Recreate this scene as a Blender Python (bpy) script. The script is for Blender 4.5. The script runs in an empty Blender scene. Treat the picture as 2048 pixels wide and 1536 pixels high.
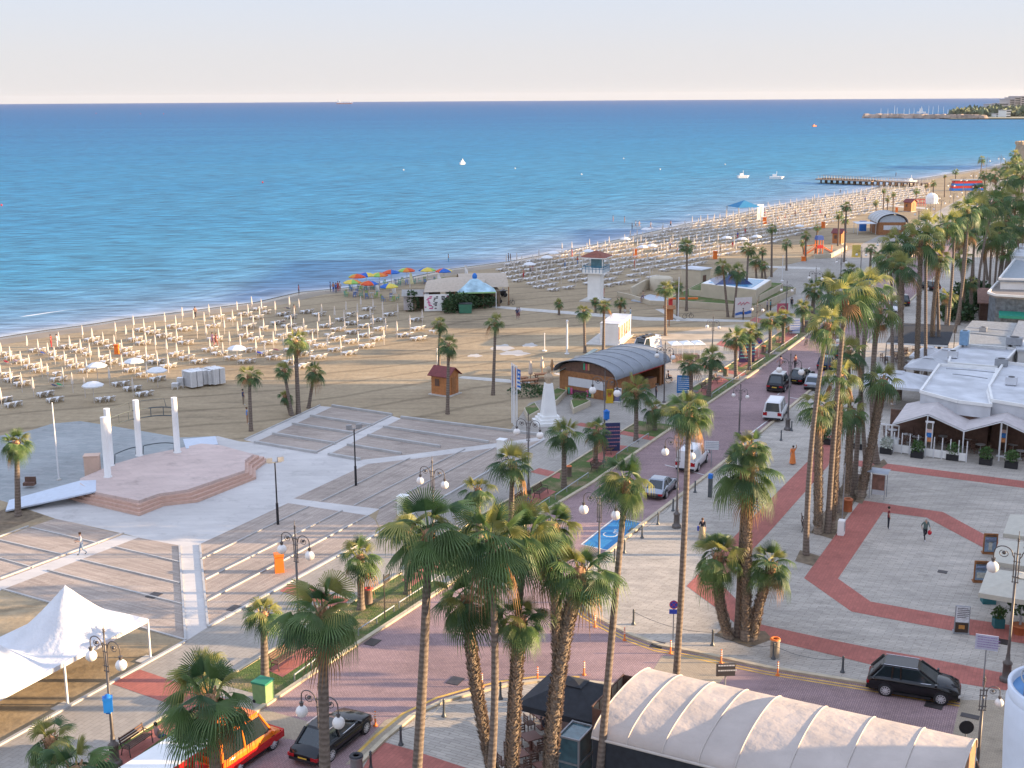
import bpy, math, random
from math import sin, cos, pi, radians, atan2, sqrt, hypot
from mathutils import Vector, Matrix
from mathutils.geometry import tessellate_polygon
random.seed(7)
SC = bpy.context.scene
COL = SC.collection
# ---------------------------------------------------------------- camera
W0, H0, FPX = 2048.0, 1536.0, 2483.0
CAMH = 31.0
PITCH = math.atan((768 - 197) / FPX); ROLL = radians(0.33)
_f = Vector((0, cos(PITCH), -sin(PITCH))); _r0 = Vector((1, 0, 0)); _u0 = Vector((0, sin(PITCH), cos(PITCH)))
_r = _r0 * cos(ROLL) - _u0 * sin(ROLL); _u = _u0 * cos(ROLL) + _r0 * sin(ROLL)
CAM = Vector((0, 0, CAMH))
cd = bpy.data.cameras.new('camera'); co = bpy.data.objects.new('camera', cd); COL.objects.link(co)
cd.sensor_width = 36; cd.lens = 36 * FPX / W0; cd.clip_start = 0.5; cd.clip_end = 90000
M = Matrix((( _r.x, _u.x, -_f.x, 0), (_r.y, _u.y, -_f.y, 0), (_r.z, _u.z, -_f.z, CAMH), (0, 0, 0, 1)))
co.matrix_world = M; SC.camera = co
SC.render.resolution_x = 1024; SC.render.resolution_y = 768
# ---------------------------------------------------------------- light
SUN_EL = radians(10.5); SUN_AZ = radians(-1.0)       # azimuth from +X towards +Y
wd = bpy.data.worlds.new('World'); SC.world = wd; wd.use_nodes = True
nt = wd.node_tree; bg = nt.nodes['Background']
sk = nt.nodes.new('ShaderNodeTexSky'); sk.sky_type = 'NISHITA'; sk.sun_disc = False
sk.sun_elevation = SUN_EL; sk.sun_rotation = radians(90) - SUN_AZ
sk.air_density = 1.0; sk.dust_density = 0.4; sk.ozone_density = 2.0; sk.altitude = 0
# hand-set sky gradient by elevation, its unseen upper part brightened to lift the ambient
_tc = nt.nodes.new('ShaderNodeTexCoord'); _sx = nt.nodes.new('ShaderNodeSeparateXYZ'); nt.links.new(_tc.outputs['Generated'], _sx.inputs[0])
_rp = nt.nodes.new('ShaderNodeValToRGB'); nt.links.new(_sx.outputs[2], _rp.inputs[0]); _e = _rp.color_ramp.elements
_e[0].position = 0.0; _e[0].color = (.53, .515, .535, 1); _e[1].position = 1.0; _e[1].color = (.60, .72, 1.0, 1)
for _p, _c in ((.035, (.52, .515, .55)), (.085, (.48, .52, .61)), (.2, (.66, .72, .86)), (.45, (.72, .80, 1.0))):
    _x = _e.new(_p); _x.color = (*_c, 1)
_sc = nt.nodes.new('ShaderNodeVectorMath'); _sc.operation = 'SCALE'; nt.links.new(_rp.outputs[0], _sc.inputs[0]); _sc.inputs['Scale'].default_value = 3.15
_mx = nt.nodes.new('ShaderNodeMixRGB'); _mx.inputs[0].default_value = .96
nt.links.new(sk.outputs[0], _mx.inputs[1]); nt.links.new(_sc.outputs[0], _mx.inputs[2])
nt.links.new(_mx.outputs[0], bg.inputs[0]); bg.inputs[1].default_value = 0.15
sl = bpy.data.lights.new('sun', 'SUN'); sl.energy = 5.0; sl.angle = radians(0.5); sl.color = (1.0, 0.71, 0.41)
so = bpy.data.objects.new('sun', sl); COL.objects.link(so)
so.rotation_euler = Vector((cos(SUN_EL) * cos(SUN_AZ), cos(SUN_EL) * sin(SUN_AZ), sin(SUN_EL))).to_track_quat('Z', 'Y').to_euler()
SC.view_settings.view_transform = 'Standard'; SC.view_settings.look = 'None'
SC.view_settings.exposure = 1.6; SC.view_settings.gamma = 1
# ---------------------------------------------------------------- pixel <-> place
def ray(px, py):
    return _f + _r * ((px - W0/2) / FPX) - _u * ((py - H0/2) / FPX)
def P(px, py, z=0.0):                       # where the sight line meets height z
    d = ray(px, py); t = (z - CAMH) / d.z
    return CAM + d * t
def PY(px, py, Y):                          # where the sight line meets a given depth Y
    d = ray(px, py); return CAM + d * (Y / d.y)
def proj(p):
    q = p - CAM; w = q.dot(_f)
    return W0/2 + FPX * q.dot(_r) / w, H0/2 - FPX * q.dot(_u) / w
def hgt(b, topy):                           # height of an upright thing with base b whose top is at row topy
    lo, hi = 0.0, 40.0
    for _ in range(40):
        m = (lo + hi) / 2
        if proj(b + Vector((0, 0, m)))[1] > topy: lo = m
        else: hi = m
    return lo
def head(a, b):                             # heading (radians) of the ground line between two pixels
    A = P(*a); B = P(*b); return atan2(B.y - A.y, B.x - A.x)
def inpoly(x, y, pl):
    c = False; n = len(pl)
    for i in range(n):
        x1, y1 = pl[i]; x2, y2 = pl[(i+1) % n]
        if (y1 > y) != (y2 > y) and x < (x2-x1)*(y-y1)/(y2-y1)+x1: c = not c
    return c
# ---------------------------------------------------------------- materials
MATS = {}
def mat(name, col, rough=0.7, metal=0.0, var=0.12, scale=3.0, bump=0.0, bscale=20.0, bdist=.05, spec=0.5, emit=0.0, trans=0.0, alpha=1.0):
    if name in MATS: return MATS[name]
    m = bpy.data.materials.new(name); m.use_nodes = True; t = m.node_tree; b = t.nodes['Principled BSDF']
    b.inputs['Roughness'].default_value = rough; b.inputs['Metallic'].default_value = metal
    b.inputs['Specular IOR Level'].default_value = spec
    tc = t.nodes.new('ShaderNodeTexCoord')
    nz = t.nodes.new('ShaderNodeTexNoise'); nz.inputs['Scale'].default_value = scale; nz.inputs['Detail'].default_value = 5
    t.links.new(tc.outputs['Object'], nz.inputs['Vector'])
    mr = t.nodes.new('ShaderNodeMapRange'); mr.inputs[1].default_value = 0.3; mr.inputs[2].default_value = 0.7
    mr.inputs[3].default_value = 1 - var; mr.inputs[4].default_value = 1 + var
    t.links.new(nz.outputs[0], mr.inputs[0])
    vm = t.nodes.new('ShaderNodeVectorMath'); vm.operation = 'SCALE'; vm.inputs[0].default_value = col[:3]
    t.links.new(mr.outputs[0], vm.inputs['Scale']); t.links.new(vm.outputs[0], b.inputs['Base Color'])
    if bump:
        n2 = t.nodes.new('ShaderNodeTexNoise'); n2.inputs['Scale'].default_value = bscale; n2.inputs['Detail'].default_value = 4
        t.links.new(tc.outputs['Object'], n2.inputs['Vector'])
        bp = t.nodes.new('ShaderNodeBump'); bp.inputs['Strength'].default_value = bump; bp.inputs['Distance'].default_value = bdist
        t.links.new(n2.outputs[0], bp.inputs['Height']); t.links.new(bp.outputs[0], b.inputs['Normal'])
    if alpha < 1: b.inputs['Alpha'].default_value = alpha
    if trans > 0:
        tr = t.nodes.new('ShaderNodeBsdfTranslucent'); t.links.new(vm.outputs[0], tr.inputs[0])
        mx = t.nodes.new('ShaderNodeMixShader'); mx.inputs[0].default_value = trans
        out = t.nodes['Material Output']
        t.links.new(b.outputs[0], mx.inputs[1]); t.links.new(tr.outputs[0], mx.inputs[2]); t.links.new(mx.outputs[0], out.inputs[0])
    MATS[name] = m; return m
def N(t, kind, **kw):
    n = t.nodes.new(kind)
    for k, v in kw.items():
        if k.startswith('i_'): n.inputs[int(k[2:]) if k[2:].isdigit() else k[2:]].default_value = v
        else: setattr(n, k, v)
    return n
def ramp(t, fac, stops):
    r = t.nodes.new('ShaderNodeValToRGB'); e = r.color_ramp.elements
    e[0].position = stops[0][0]; e[0].color = (*stops[0][1], 1)
    e[1].position = stops[-1][0]; e[1].color = (*stops[-1][1], 1)
    for p, c in stops[1:-1]:
        x = e.new(p); x.color = (*c, 1)
    t.links.new(fac, r.inputs[0]); return r
def newmat(name):
    m = bpy.data.materials.new(name); m.use_nodes = True; MATS[name] = m
    return m, m.node_tree, m.node_tree.nodes['Principled BSDF']
def paving(name, c1, c2, ang=0.0, bw=0.6, bh=0.2, mortar=(0.2, 0.18, 0.16), rough=0.8, big=0.18, msize=0.012, wear=0.25):
    """bricks or planks laid along heading ang, with large-scale stains"""
    m, t, b = newmat(name)
    tc = N(t, 'ShaderNodeTexCoord'); mp = N(t, 'ShaderNodeMapping'); mp.inputs['Rotation'].default_value = (0, 0, -ang)
    t.links.new(tc.outputs['Object'], mp.inputs[0])
    br = N(t, 'ShaderNodeTexBrick'); br.inputs['Scale'].default_value = 1.0
    br.inputs['Brick Width'].default_value = bw; br.inputs['Row Height'].default_value = bh; br.inputs['Mortar Size'].default_value = msize
    br.inputs['Color1'].default_value = (*c1, 1); br.inputs['Color2'].default_value = (*c2, 1); br.inputs['Mortar'].default_value = (*mortar, 1)
    br.inputs['Bias'].default_value = 0.0
    t.links.new(mp.outputs[0], br.inputs[0])
    st = N(t, 'ShaderNodeMapping'); st.inputs['Rotation'].default_value = (0, 0, -ang); st.inputs['Scale'].default_value = (0.35, 1.6, 1)
    t.links.new(tc.outputs['Object'], st.inputs[0])
    nz = N(t, 'ShaderNodeTexNoise', i_Scale=0.7, i_Detail=8.0); nz.inputs['Roughness'].default_value = 0.7; t.links.new(st.outputs[0], nz.inputs['Vector'])
    nb = N(t, 'ShaderNodeTexNoise', i_Scale=0.09, i_Detail=4.0); t.links.new(tc.outputs['Object'], nb.inputs['Vector'])
    m1 = N(t, 'ShaderNodeMapRange'); m1.inputs[1].default_value = .25; m1.inputs[2].default_value = .75; m1.inputs[3].default_value = 1-wear; m1.inputs[4].default_value = 1+wear
    t.links.new(nz.outputs[0], m1.inputs[0])
    m2 = N(t, 'ShaderNodeMapRange'); m2.inputs[1].default_value = .3; m2.inputs[2].default_value = .7; m2.inputs[3].default_value = 1-big; m2.inputs[4].default_value = 1+big
    t.links.new(nb.outputs[0], m2.inputs[0])
    mu = N(t, 'ShaderNodeMath', operation='MULTIPLY'); t.links.new(m1.outputs[0], mu.inputs[0]); t.links.new(m2.outputs[0], mu.inputs[1])
    vm = N(t, 'ShaderNodeVectorMath', operation='SCALE'); t.links.new(br.outputs[0], vm.inputs[0]); t.links.new(mu.outputs[0], vm.inputs['Scale'])
    # irregular stains and small spots
    ns = N(t, 'ShaderNodeTexNoise', i_Scale=.45, i_Detail=10.0); ns.inputs['Roughness'].default_value = .75; t.links.new(tc.outputs['Object'], ns.inputs['Vector'])
    ms = N(t, 'ShaderNodeMapRange'); ms.inputs[1].default_value = .54; ms.inputs[2].default_value = .70; ms.inputs[3].default_value = 1.0; ms.inputs[4].default_value = .72; t.links.new(ns.outputs[0], ms.inputs[0])
    n5 = N(t, 'ShaderNodeTexNoise', i_Scale=2.6, i_Detail=2.0); t.links.new(tc.outputs['Object'], n5.inputs['Vector'])
    m5 = N(t, 'ShaderNodeMapRange'); m5.inputs[1].default_value = .70; m5.inputs[2].default_value = .74; m5.inputs[3].default_value = 1.0; m5.inputs[4].default_value = .78; t.links.new(n5.outputs[0], m5.inputs[0])
    mq = N(t, 'ShaderNodeMath', operation='MULTIPLY'); t.links.new(ms.outputs[0], mq.inputs[0]); t.links.new(m5.outputs[0], mq.inputs[1])
    v3 = N(t, 'ShaderNodeVectorMath', operation='SCALE'); t.links.new(vm.outputs[0], v3.inputs[0]); t.links.new(mq.outputs[0], v3.inputs['Scale'])
    t.links.new(v3.outputs[0], b.inputs['Base Color'])
    b.inputs['Roughness'].default_value = rough; b.inputs['Specular IOR Level'].default_value = 0.3
    bp = N(t, 'ShaderNodeBump'); bp.inputs['Strength'].default_value = 0.35; bp.inputs['Distance'].default_value = 0.02
    t.links.new(br.outputs['Fac'], bp.inputs['Height']); bp.invert = True; t.links.new(bp.outputs[0], b.inputs['Normal'])
    return m
# ---------------------------------------------------------------- mesh builder
class MB:
    def __init__(s): s.v = []; s.f = []; s.mi = []; s.smooth = []; s.cur = 0
    def add(s, vs, fs, sm=False):
        o = len(s.v); s.v += [tuple(v) for v in vs]
        for f in fs: s.f.append(tuple(i+o for i in f)); s.mi.append(s.cur); s.smooth.append(sm)
    def quad(s, a, b, c, d): s.add([a, b, c, d], [(0, 1, 2, 3)])
    def poly(s, pts):
        pts = [Vector(p) for p in pts]; tr = tessellate_polygon([pts])
        fs = []
        for a, b, c in tr:
            n = (pts[b]-pts[a]).cross(pts[c]-pts[a]); fs.append((a, b, c) if n.z >= 0 else (a, c, b))
        s.add(pts, fs)
    def box(s, c, sz, rz=0.0, top=1.0):           # centre, full size, turn about z, top scale
        x, y, z = sz[0]/2, sz[1]/2, sz[2]/2; vs = []
        for k in (-1, 1):
            q = top if k > 0 else 1.0
            for (i, j) in ((-1, -1), (1, -1), (1, 1), (-1, 1)):
                X, Y = i*x*q, j*y*q
                vs.append((c[0]+X*cos(rz)-Y*sin(rz), c[1]+X*sin(rz)+Y*cos(rz), c[2]+k*z))
        s.add(vs, [(3, 2, 1, 0), (4, 5, 6, 7), (0, 1, 5, 4), (1, 2, 6, 5), (2, 3, 7, 6), (3, 0, 4, 7)])
    def prism(s, pts, z0, z1):
        n = len(pts); a = sum(pts[i][0]*pts[(i+1) % n][1]-pts[(i+1) % n][0]*pts[i][1] for i in range(n))
        if a < 0: pts = pts[::-1]
        vs = [(p[0], p[1], z0) for p in pts]+[(p[0], p[1], z1) for p in pts]
        s.add(vs, [tuple(range(n))[::-1], tuple(range(n, 2*n))]+[(i, (i+1) % n, n+(i+1) % n, n+i) for i in range(n)])
    def slab(s, pts, th):                         # polygon in space given thickness downwards
        n = len(pts); vs = [tuple(p) for p in pts]+[(p[0], p[1], p[2]-th) for p in pts]
        s.add(vs, [tuple(range(n)), tuple(range(n, 2*n))[::-1]]+[(i, n+i, n+(i+1) % n, (i+1) % n) for i in range(n)])
    def tube(s, pts, rs, n=8, cap=True, sm=True):
        pts = [Vector(p) for p in pts]
        if not hasattr(rs, '__len__'): rs = [rs]*len(pts)
        vs = []; m = len(pts); prev = None
        for i, p in enumerate(pts):
            d = (pts[min(i+1, m-1)]-pts[max(i-1, 0)])
            if d.length < 1e-9: d = Vector((0, 0, 1))
            d.normalize()
            if prev is None:
                a = Vector((1, 0, 0)) if abs(d.x) < 0.8 else Vector((0, 1, 0)); u = d.cross(a).normalized()
            else:
                u = (prev-d*prev.dot(d))
                u = u.normalized() if u.length > 1e-6 else d.orthogonal().normalized()
            prev = u; w = d.cross(u)
            for k in range(n):
                t = 2*pi*k/n; vs.append(p+(u*cos(t)+w*sin(t))*rs[i])
        fs = [(i*n+k, i*n+(k+1) % n, (i+1)*n+(k+1) % n, (i+1)*n+k) for i in range(m-1) for k in range(n)]
        s.add(vs, fs, sm)
        if cap: s.add(vs[:n], [tuple(range(n))[::-1]]); s.add(vs[-n:], [tuple(range(n))])
    def cyl(s, a, b, r, r2=None, n=10): s.tube([a, b], [r, r if r2 is None else r2], n)
    def lathe(s, c, prof, n=14, sm=True):         # prof: [(r,z)]
        vs = []
        for r, z in prof:
            for k in range(n): t = 2*pi*k/n; vs.append((c[0]+r*cos(t), c[1]+r*sin(t), c[2]+z))
        m = len(prof)
        s.add(vs, [(i*n+k, i*n+(k+1) % n, (i+1)*n+(k+1) % n, (i+1)*n+k) for i in range(m-1) for k in range(n)], sm)
        s.add(vs[:n], [tuple(range(n))[::-1]]); s.add(vs[-n:], [tuple(range(n))])
    def ball(s, c, r, n=12, sz=1.0):
        k = n//2; prof = [(r*sin(pi*i/k)+1e-4, -r*sz*cos(pi*i/k)) for i in range(k+1)]
        s.lathe(c, prof, n)
    def grid(s, fn, nu, nv, sm=True):
        vs = [fn(i/nu, j/nv) for j in range(nv+1) for i in range(nu+1)]
        s.add(vs, [(j*(nu+1)+i, j*(nu+1)+i+1, (j+1)*(nu+1)+i+1, (j+1)*(nu+1)+i) for j in range(nv) for i in range(nu)], sm)
    def mesh(s, name, m):
        me = bpy.data.meshes.new(name); me.from_pydata(s.v, [], s.f)
        ms = m if isinstance(m, (list, tuple)) else [m]
        for q in ms: me.materials.append(q)
        me.polygons.foreach_set('material_index', s.mi); me.polygons.foreach_set('use_smooth', s.smooth); me.update()
        return me
    def build(s, name, m, parent=None, loc=(0, 0, 0), rz=0.0):
        o = bpy.data.objects.new(name, s.mesh(name, m)); COL.objects.link(o)
        o.location = loc; o.rotation_euler = (0, 0, rz)
        if parent is not None: o.parent = parent
        return o
def tag(o, label, cat, group=None):
    o['label'] = label; o['category'] = cat
    if group: o['group'] = group
    return o
def thing(name, label, cat, loc=(0, 0, 0), rz=0.0, group=None):
    o = bpy.data.objects.new(name, None); COL.objects.link(o); o.location = loc; o.rotation_euler = (0, 0, rz)
    o.empty_display_size = 0.3
    return tag(o, label, cat, group)
def structure(o, label=None): o['kind'] = 'structure'; return o
def posts(root, pts, h, r, m, name='post'):
    for (x, y) in pts: b = MB(); b.cyl((x, y, 0), (x, y, h), r, None, 6); b.build(name, m, root)
def stuff(o, label, cat, group=None): o['kind'] = 'stuff'; return tag(o, label, cat, group)
def dup(root, loc=None, rz=None, label=None, group=None, scale=None):
    r = root.copy(); COL.objects.link(r)
    if loc is not None: r.location = loc
    if rz is not None: r.rotation_euler = (0, 0, rz)
    if label: r['label'] = label
    if group: r['group'] = group
    if scale is not None: r.scale = (scale,)*3 if not hasattr(scale, '__len__') else scale
    for ch in KIDS.get(root.name, []) or [c for c in root.children]:
        c = ch.copy(); COL.objects.link(c); c.parent = r
        for g in ch.children:
            d = g.copy(); COL.objects.link(d); d.parent = c
    return r
KIDS = {}
def sheet(name, pxs, z, m, kind='structure'):
    b = MB(); pts = [P(x, y, z) for x, y in pxs]
    n = len(pts); a = sum(pts[i].x*pts[(i+1) % n].y-pts[(i+1) % n].x*pts[i].y for i in range(n))
    if a < 0: pts = pts[::-1]
    b.poly(pts); o = b.build(name, m)
    if kind: o['kind'] = kind
    return o
# ================================================================ GROUND
def v2(p): return (p.x, p.y)
kerbL = [P(*q) for q in [(250,1600),(347,1536),(527,1414),(637,1340),(800,1234),(902,1167),(1054,1045),(1184,967),(1324,870),(1428,800),(1495,755),(1573,701),(1622,665),(1865,481)]]
kerbL += [Vector((150,392,0)), Vector((215,520,0)), Vector((300,700,0))]
kerbR = [Vector(q) for q in [(308,696,0),(223,516,0),(158,388,0),(100,269.6,0),(47.5,161,0),(41.5,148.8,0),(33.7,133.5,0),(28.3,123,0),(21.4,109.4,0)]]
kerbR += [P(*q) for q in [(1400,962),(1290,1045),(1221,1102),(1185,1127),(1163,1150),(1157,1172),(1164,1205),(1184,1230),(1219,1249),(1264,1272),(1319,1292),(1399,1307),(1474,1324),(1536,1337),(1611,1349),(1743,1370),(1921,1400)]]
kerbB = [P(*q) for q in [(1250,1375),(1160,1364),(1074,1364),(1012,1372),(947,1387),(887,1404),(824,1434),(772,1477),(724,1524),(680,1570),(600,1650)]]
def flat(name, pts, z, m, kind='structure'):
    b = MB(); pts = [Vector((p[0], p[1], z)) for p in pts]; n = len(pts)
    a = sum(pts[i].x*pts[(i+1) % n].y-pts[(i+1) % n].x*pts[i].y for i in range(n))
    if a < 0: pts = pts[::-1]
    b.poly(pts); o = b.build(name, m); o['kind'] = kind; return o
def offs(pts, d):                              # offset a polyline to its left by d
    out = []
    for i, p in enumerate(pts):
        a = pts[max(i-1, 0)]; c = pts[min(i+1, len(pts)-1)]; t = Vector((c[0]-a[0], c[1]-a[1])).normalized()
        out.append(Vector((p[0]-t.y*d, p[1]+t.x*d, 0)))
    return out
def ribbon(b, pts, w, z0, z1):
    L = offs(pts, w/2); R = offs(pts, -w/2)
    for i in range(len(pts)-1):
        A, B_, C_, D = L[i], L[i+1], R[i+1], R[i]
        vs = [(q.x, q.y, z) for z in (z0, z1) for q in (A, B_, C_, D)]
        fs = [(4, 7, 6, 5), (0, 4, 5, 1), (3, 2, 6, 7)]
        if i == 0: fs.append((0, 3, 7, 4))
        if i == len(pts)-2: fs.append((1, 5, 6, 2))
        b.add(vs, fs)
def kerb(name, pxs, w, h, m, world=False, kind='structure'):
    b = MB(); ribbon(b, pxs if world else [P(*q) for q in pxs], w, 0.0, h); o = b.build(name, m)
    if kind: o['kind'] = kind
    return o
HR = head((800,1234), (1054,1045))
HT = head((1711,932), (2048,976))
m_pave = paving('paving_grey', (.47,.42,.36), (.39,.35,.305), HT, .9, .22, (.22,.19,.165))
m_prom = paving('paving_promenade', (.36,.325,.285), (.32,.29,.255), HR, .6, .3, (.24,.215,.19), wear=.12)
m_red = paving('paving_red', (.43,.145,.115), (.36,.125,.10), HR, .4, .2, (.3,.11,.09), wear=.12)
m_road = paving('road_brick', (.355,.245,.24), (.295,.205,.21), HR, .22, .11, (.19,.12,.12), wear=.22, big=.22)
m_beige = paving('paving_beige', (.40,.33,.24), (.34,.28,.21), HT, .22, .11, (.26,.21,.16), wear=.14)
m_white = paving('plaza_slabs', (.55,.52,.495), (.51,.48,.46), .62, 1.6, 1.6, (.50,.47,.45), .7, .10, .012, .12)
m_blue = paving('backstage_paving', (.34,.35,.35), (.29,.31,.31), head((105,847),(360,875)), 1.2, .6, (.22,.24,.25), wear=.12)  # cooler, darker version of the plaza paving, light difference put into the colour
m_kerb = mat('kerb_stone', (.50,.42,.30), .8, var=.15, scale=2)
m_conc = mat('concrete', (.50,.47,.43), .85, var=.12, scale=1.5, bump=.1)
m_wkerb = mat('white_kerb', (.42,.41,.40), .75, var=.12, scale=1.2)
def deckmat(name, a, b_):
    return paving(name, (.44,.365,.31), (.345,.28,.24), head(a, b_), 3.2, .145, (.20,.16,.13), wear=.22, big=.16, msize=.014)
m_deck1 = deckmat('deck_planks_sunward', (5,1177), (372,1282))
m_deck2 = deckmat('deck_planks_promenade', (401,1120), (618,1014))
m_deck3 = deckmat('deck_planks_sea', (634,906), (509,885))
# sand
def sandmat():
    m, t, b = newmat('sand'); tc = N(t, 'ShaderNodeTexCoord')
    n1 = N(t, 'ShaderNodeTexNoise', i_Scale=.05, i_Detail=6.0); n1.inputs['Roughness'].default_value = .65; t.links.new(tc.outputs['Object'], n1.inputs['Vector'])
    mp = N(t, 'ShaderNodeMapping'); mp.inputs['Scale'].default_value = (.12, .8, 1); mp.inputs['Rotation'].default_value = (0, 0, -.25); t.links.new(tc.outputs['Object'], mp.inputs[0])
    n2 = N(t, 'ShaderNodeTexNoise', i_Scale=1.0, i_Detail=8.0); n2.inputs['Roughness'].default_value = .7; t.links.new(mp.outputs[0], n2.inputs['Vector'])
    mx = N(t, 'ShaderNodeMath', operation='ADD'); t.links.new(n1.outputs[0], mx.inputs[0]); t.links.new(n2.outputs[0], mx.inputs[1])
    mh = N(t, 'ShaderNodeMath', operation='MULTIPLY', i_1=.5); t.links.new(mx.outputs[0], mh.inputs[0])
    r = ramp(t, mh.outputs[0], [(.36, (.215,.17,.115)), (.48, (.335,.26,.17)), (.56, (.37,.29,.19)), (.66, (.43,.345,.24))])
    # vehicle and foot tracks: thin wandering darker lines, plus trampled speckle
    wv = N(t, 'ShaderNodeTexWave', i_Scale=.05, i_Distortion=9.0); wv.inputs['Detail'].default_value = 3.0; wv.inputs['Detail Scale'].default_value = .35; mw = N(t, 'ShaderNodeMapping'); mw.inputs['Rotation'].default_value = (0, 0, 1.05); t.links.new(tc.outputs['Object'], mw.inputs[0]); t.links.new(mw.outputs[0], wv.inputs['Vector'])
    w1 = N(t, 'ShaderNodeMapRange'); w1.inputs[1].default_value = .93; w1.inputs[2].default_value = 1.0; w1.inputs[3].default_value = 1.0; w1.inputs[4].default_value = .74; t.links.new(wv.outputs['Fac'], w1.inputs[0])
    n6 = N(t, 'ShaderNodeTexNoise', i_Scale=1.4, i_Detail=6.0); n6.inputs['Roughness'].default_value = .8; t.links.new(tc.outputs['Object'], n6.inputs['Vector'])
    w2 = N(t, 'ShaderNodeMapRange'); w2.inputs[1].default_value = .35; w2.inputs[2].default_value = .65; w2.inputs[3].default_value = .84; w2.inputs[4].default_value = 1.12; t.links.new(n6.outputs[0], w2.inputs[0])
    wm = N(t, 'ShaderNodeMath', operation='MULTIPLY'); t.links.new(w1.outputs[0], wm.inputs[0]); t.links.new(w2.outputs[0], wm.inputs[1])
    ws = N(t, 'ShaderNodeVectorMath', operation='SCALE'); t.links.new(r.outputs[0], ws.inputs[0]); t.links.new(wm.outputs[0], ws.inputs['Scale'])
    t.links.new(ws.outputs[0], b.inputs['Base Color']); b.inputs['Roughness'].default_value = .95; b.inputs['Specular IOR Level'].default_value = .1
    n3 = N(t, 'ShaderNodeTexNoise', i_Scale=2.2, i_Detail=6.0); t.links.new(tc.outputs['Object'], n3.inputs['Vector'])
    bp = N(t, 'ShaderNodeBump'); bp.inputs['Strength'].default_value = .5; bp.inputs['Distance'].default_value = .07
    t.links.new(n3.outputs[0], bp.inputs['Height']); t.links.new(bp.outputs[0], b.inputs['Normal'])
    return m
m_sand = sandmat()
shore_px = [(0,672),(75,660),(175,647),(250,635),(375,620),(512,602),(600,582),(740,569),(827,551),(893,537),(1024,520),(1094,507),(1187,488),(1281,467),(1384,444),(1442,434),(1517,417),(1611,399),(1714,384),(1769,369),(1848,355),(1908,345),(1945,340),(1983,332),(2007,327),(2030,322)]
shore = [Vector((-330,-60,0)), Vector((-120,95,0))] + [P(*q) for q in shore_px] + [Vector((330,700,0)), Vector((560,900,0))]
inl = offs(shore, -2.5); sea_e = offs(shore, 3.5)
flat('beach', inl + [Vector((2500,900,0)), Vector((2500,-60,0))], 0.0, m_sand)
m_wet = mat('wet_sand', (.20,.15,.10), .25, var=.25, scale=.2, spec=.5)
b = MB()
for i in range(len(shore)-1):
    a, c, d, e = inl[i], inl[i+1], sea_e[i+1], sea_e[i]
    b.add([(a.x, a.y, 0), (e.x, e.y, -.5), (d.x, d.y, -.5), (c.x, c.y, 0)], [(0, 3, 2, 1)])
b.build('wet_shore_slope', m_wet)['kind'] = 'structure'
inl2 = offs(shore, -6.0); rr = random.Random(3)
b = MB()
for i in range(len(shore)-1):
    for k in range(6):
        s, s2 = k/6, (k+1)/6
        A = inl[i].lerp(inl[i+1], s); B_ = inl[i].lerp(inl[i+1], s2)
        C_ = inl2[i].lerp(inl2[i+1], s2); D = inl2[i].lerp(inl2[i+1], s)
        b.add([(A.x, A.y, .004), (B_.x, B_.y, .004), (C_.x, C_.y, .004), (D.x, D.y, .004)], [(0, 1, 2, 3)])
b.build('damp_sand', mat('damp_sand', (.25,.195,.135), .6, var=.25, scale=.15))['kind'] = 'structure'
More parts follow.
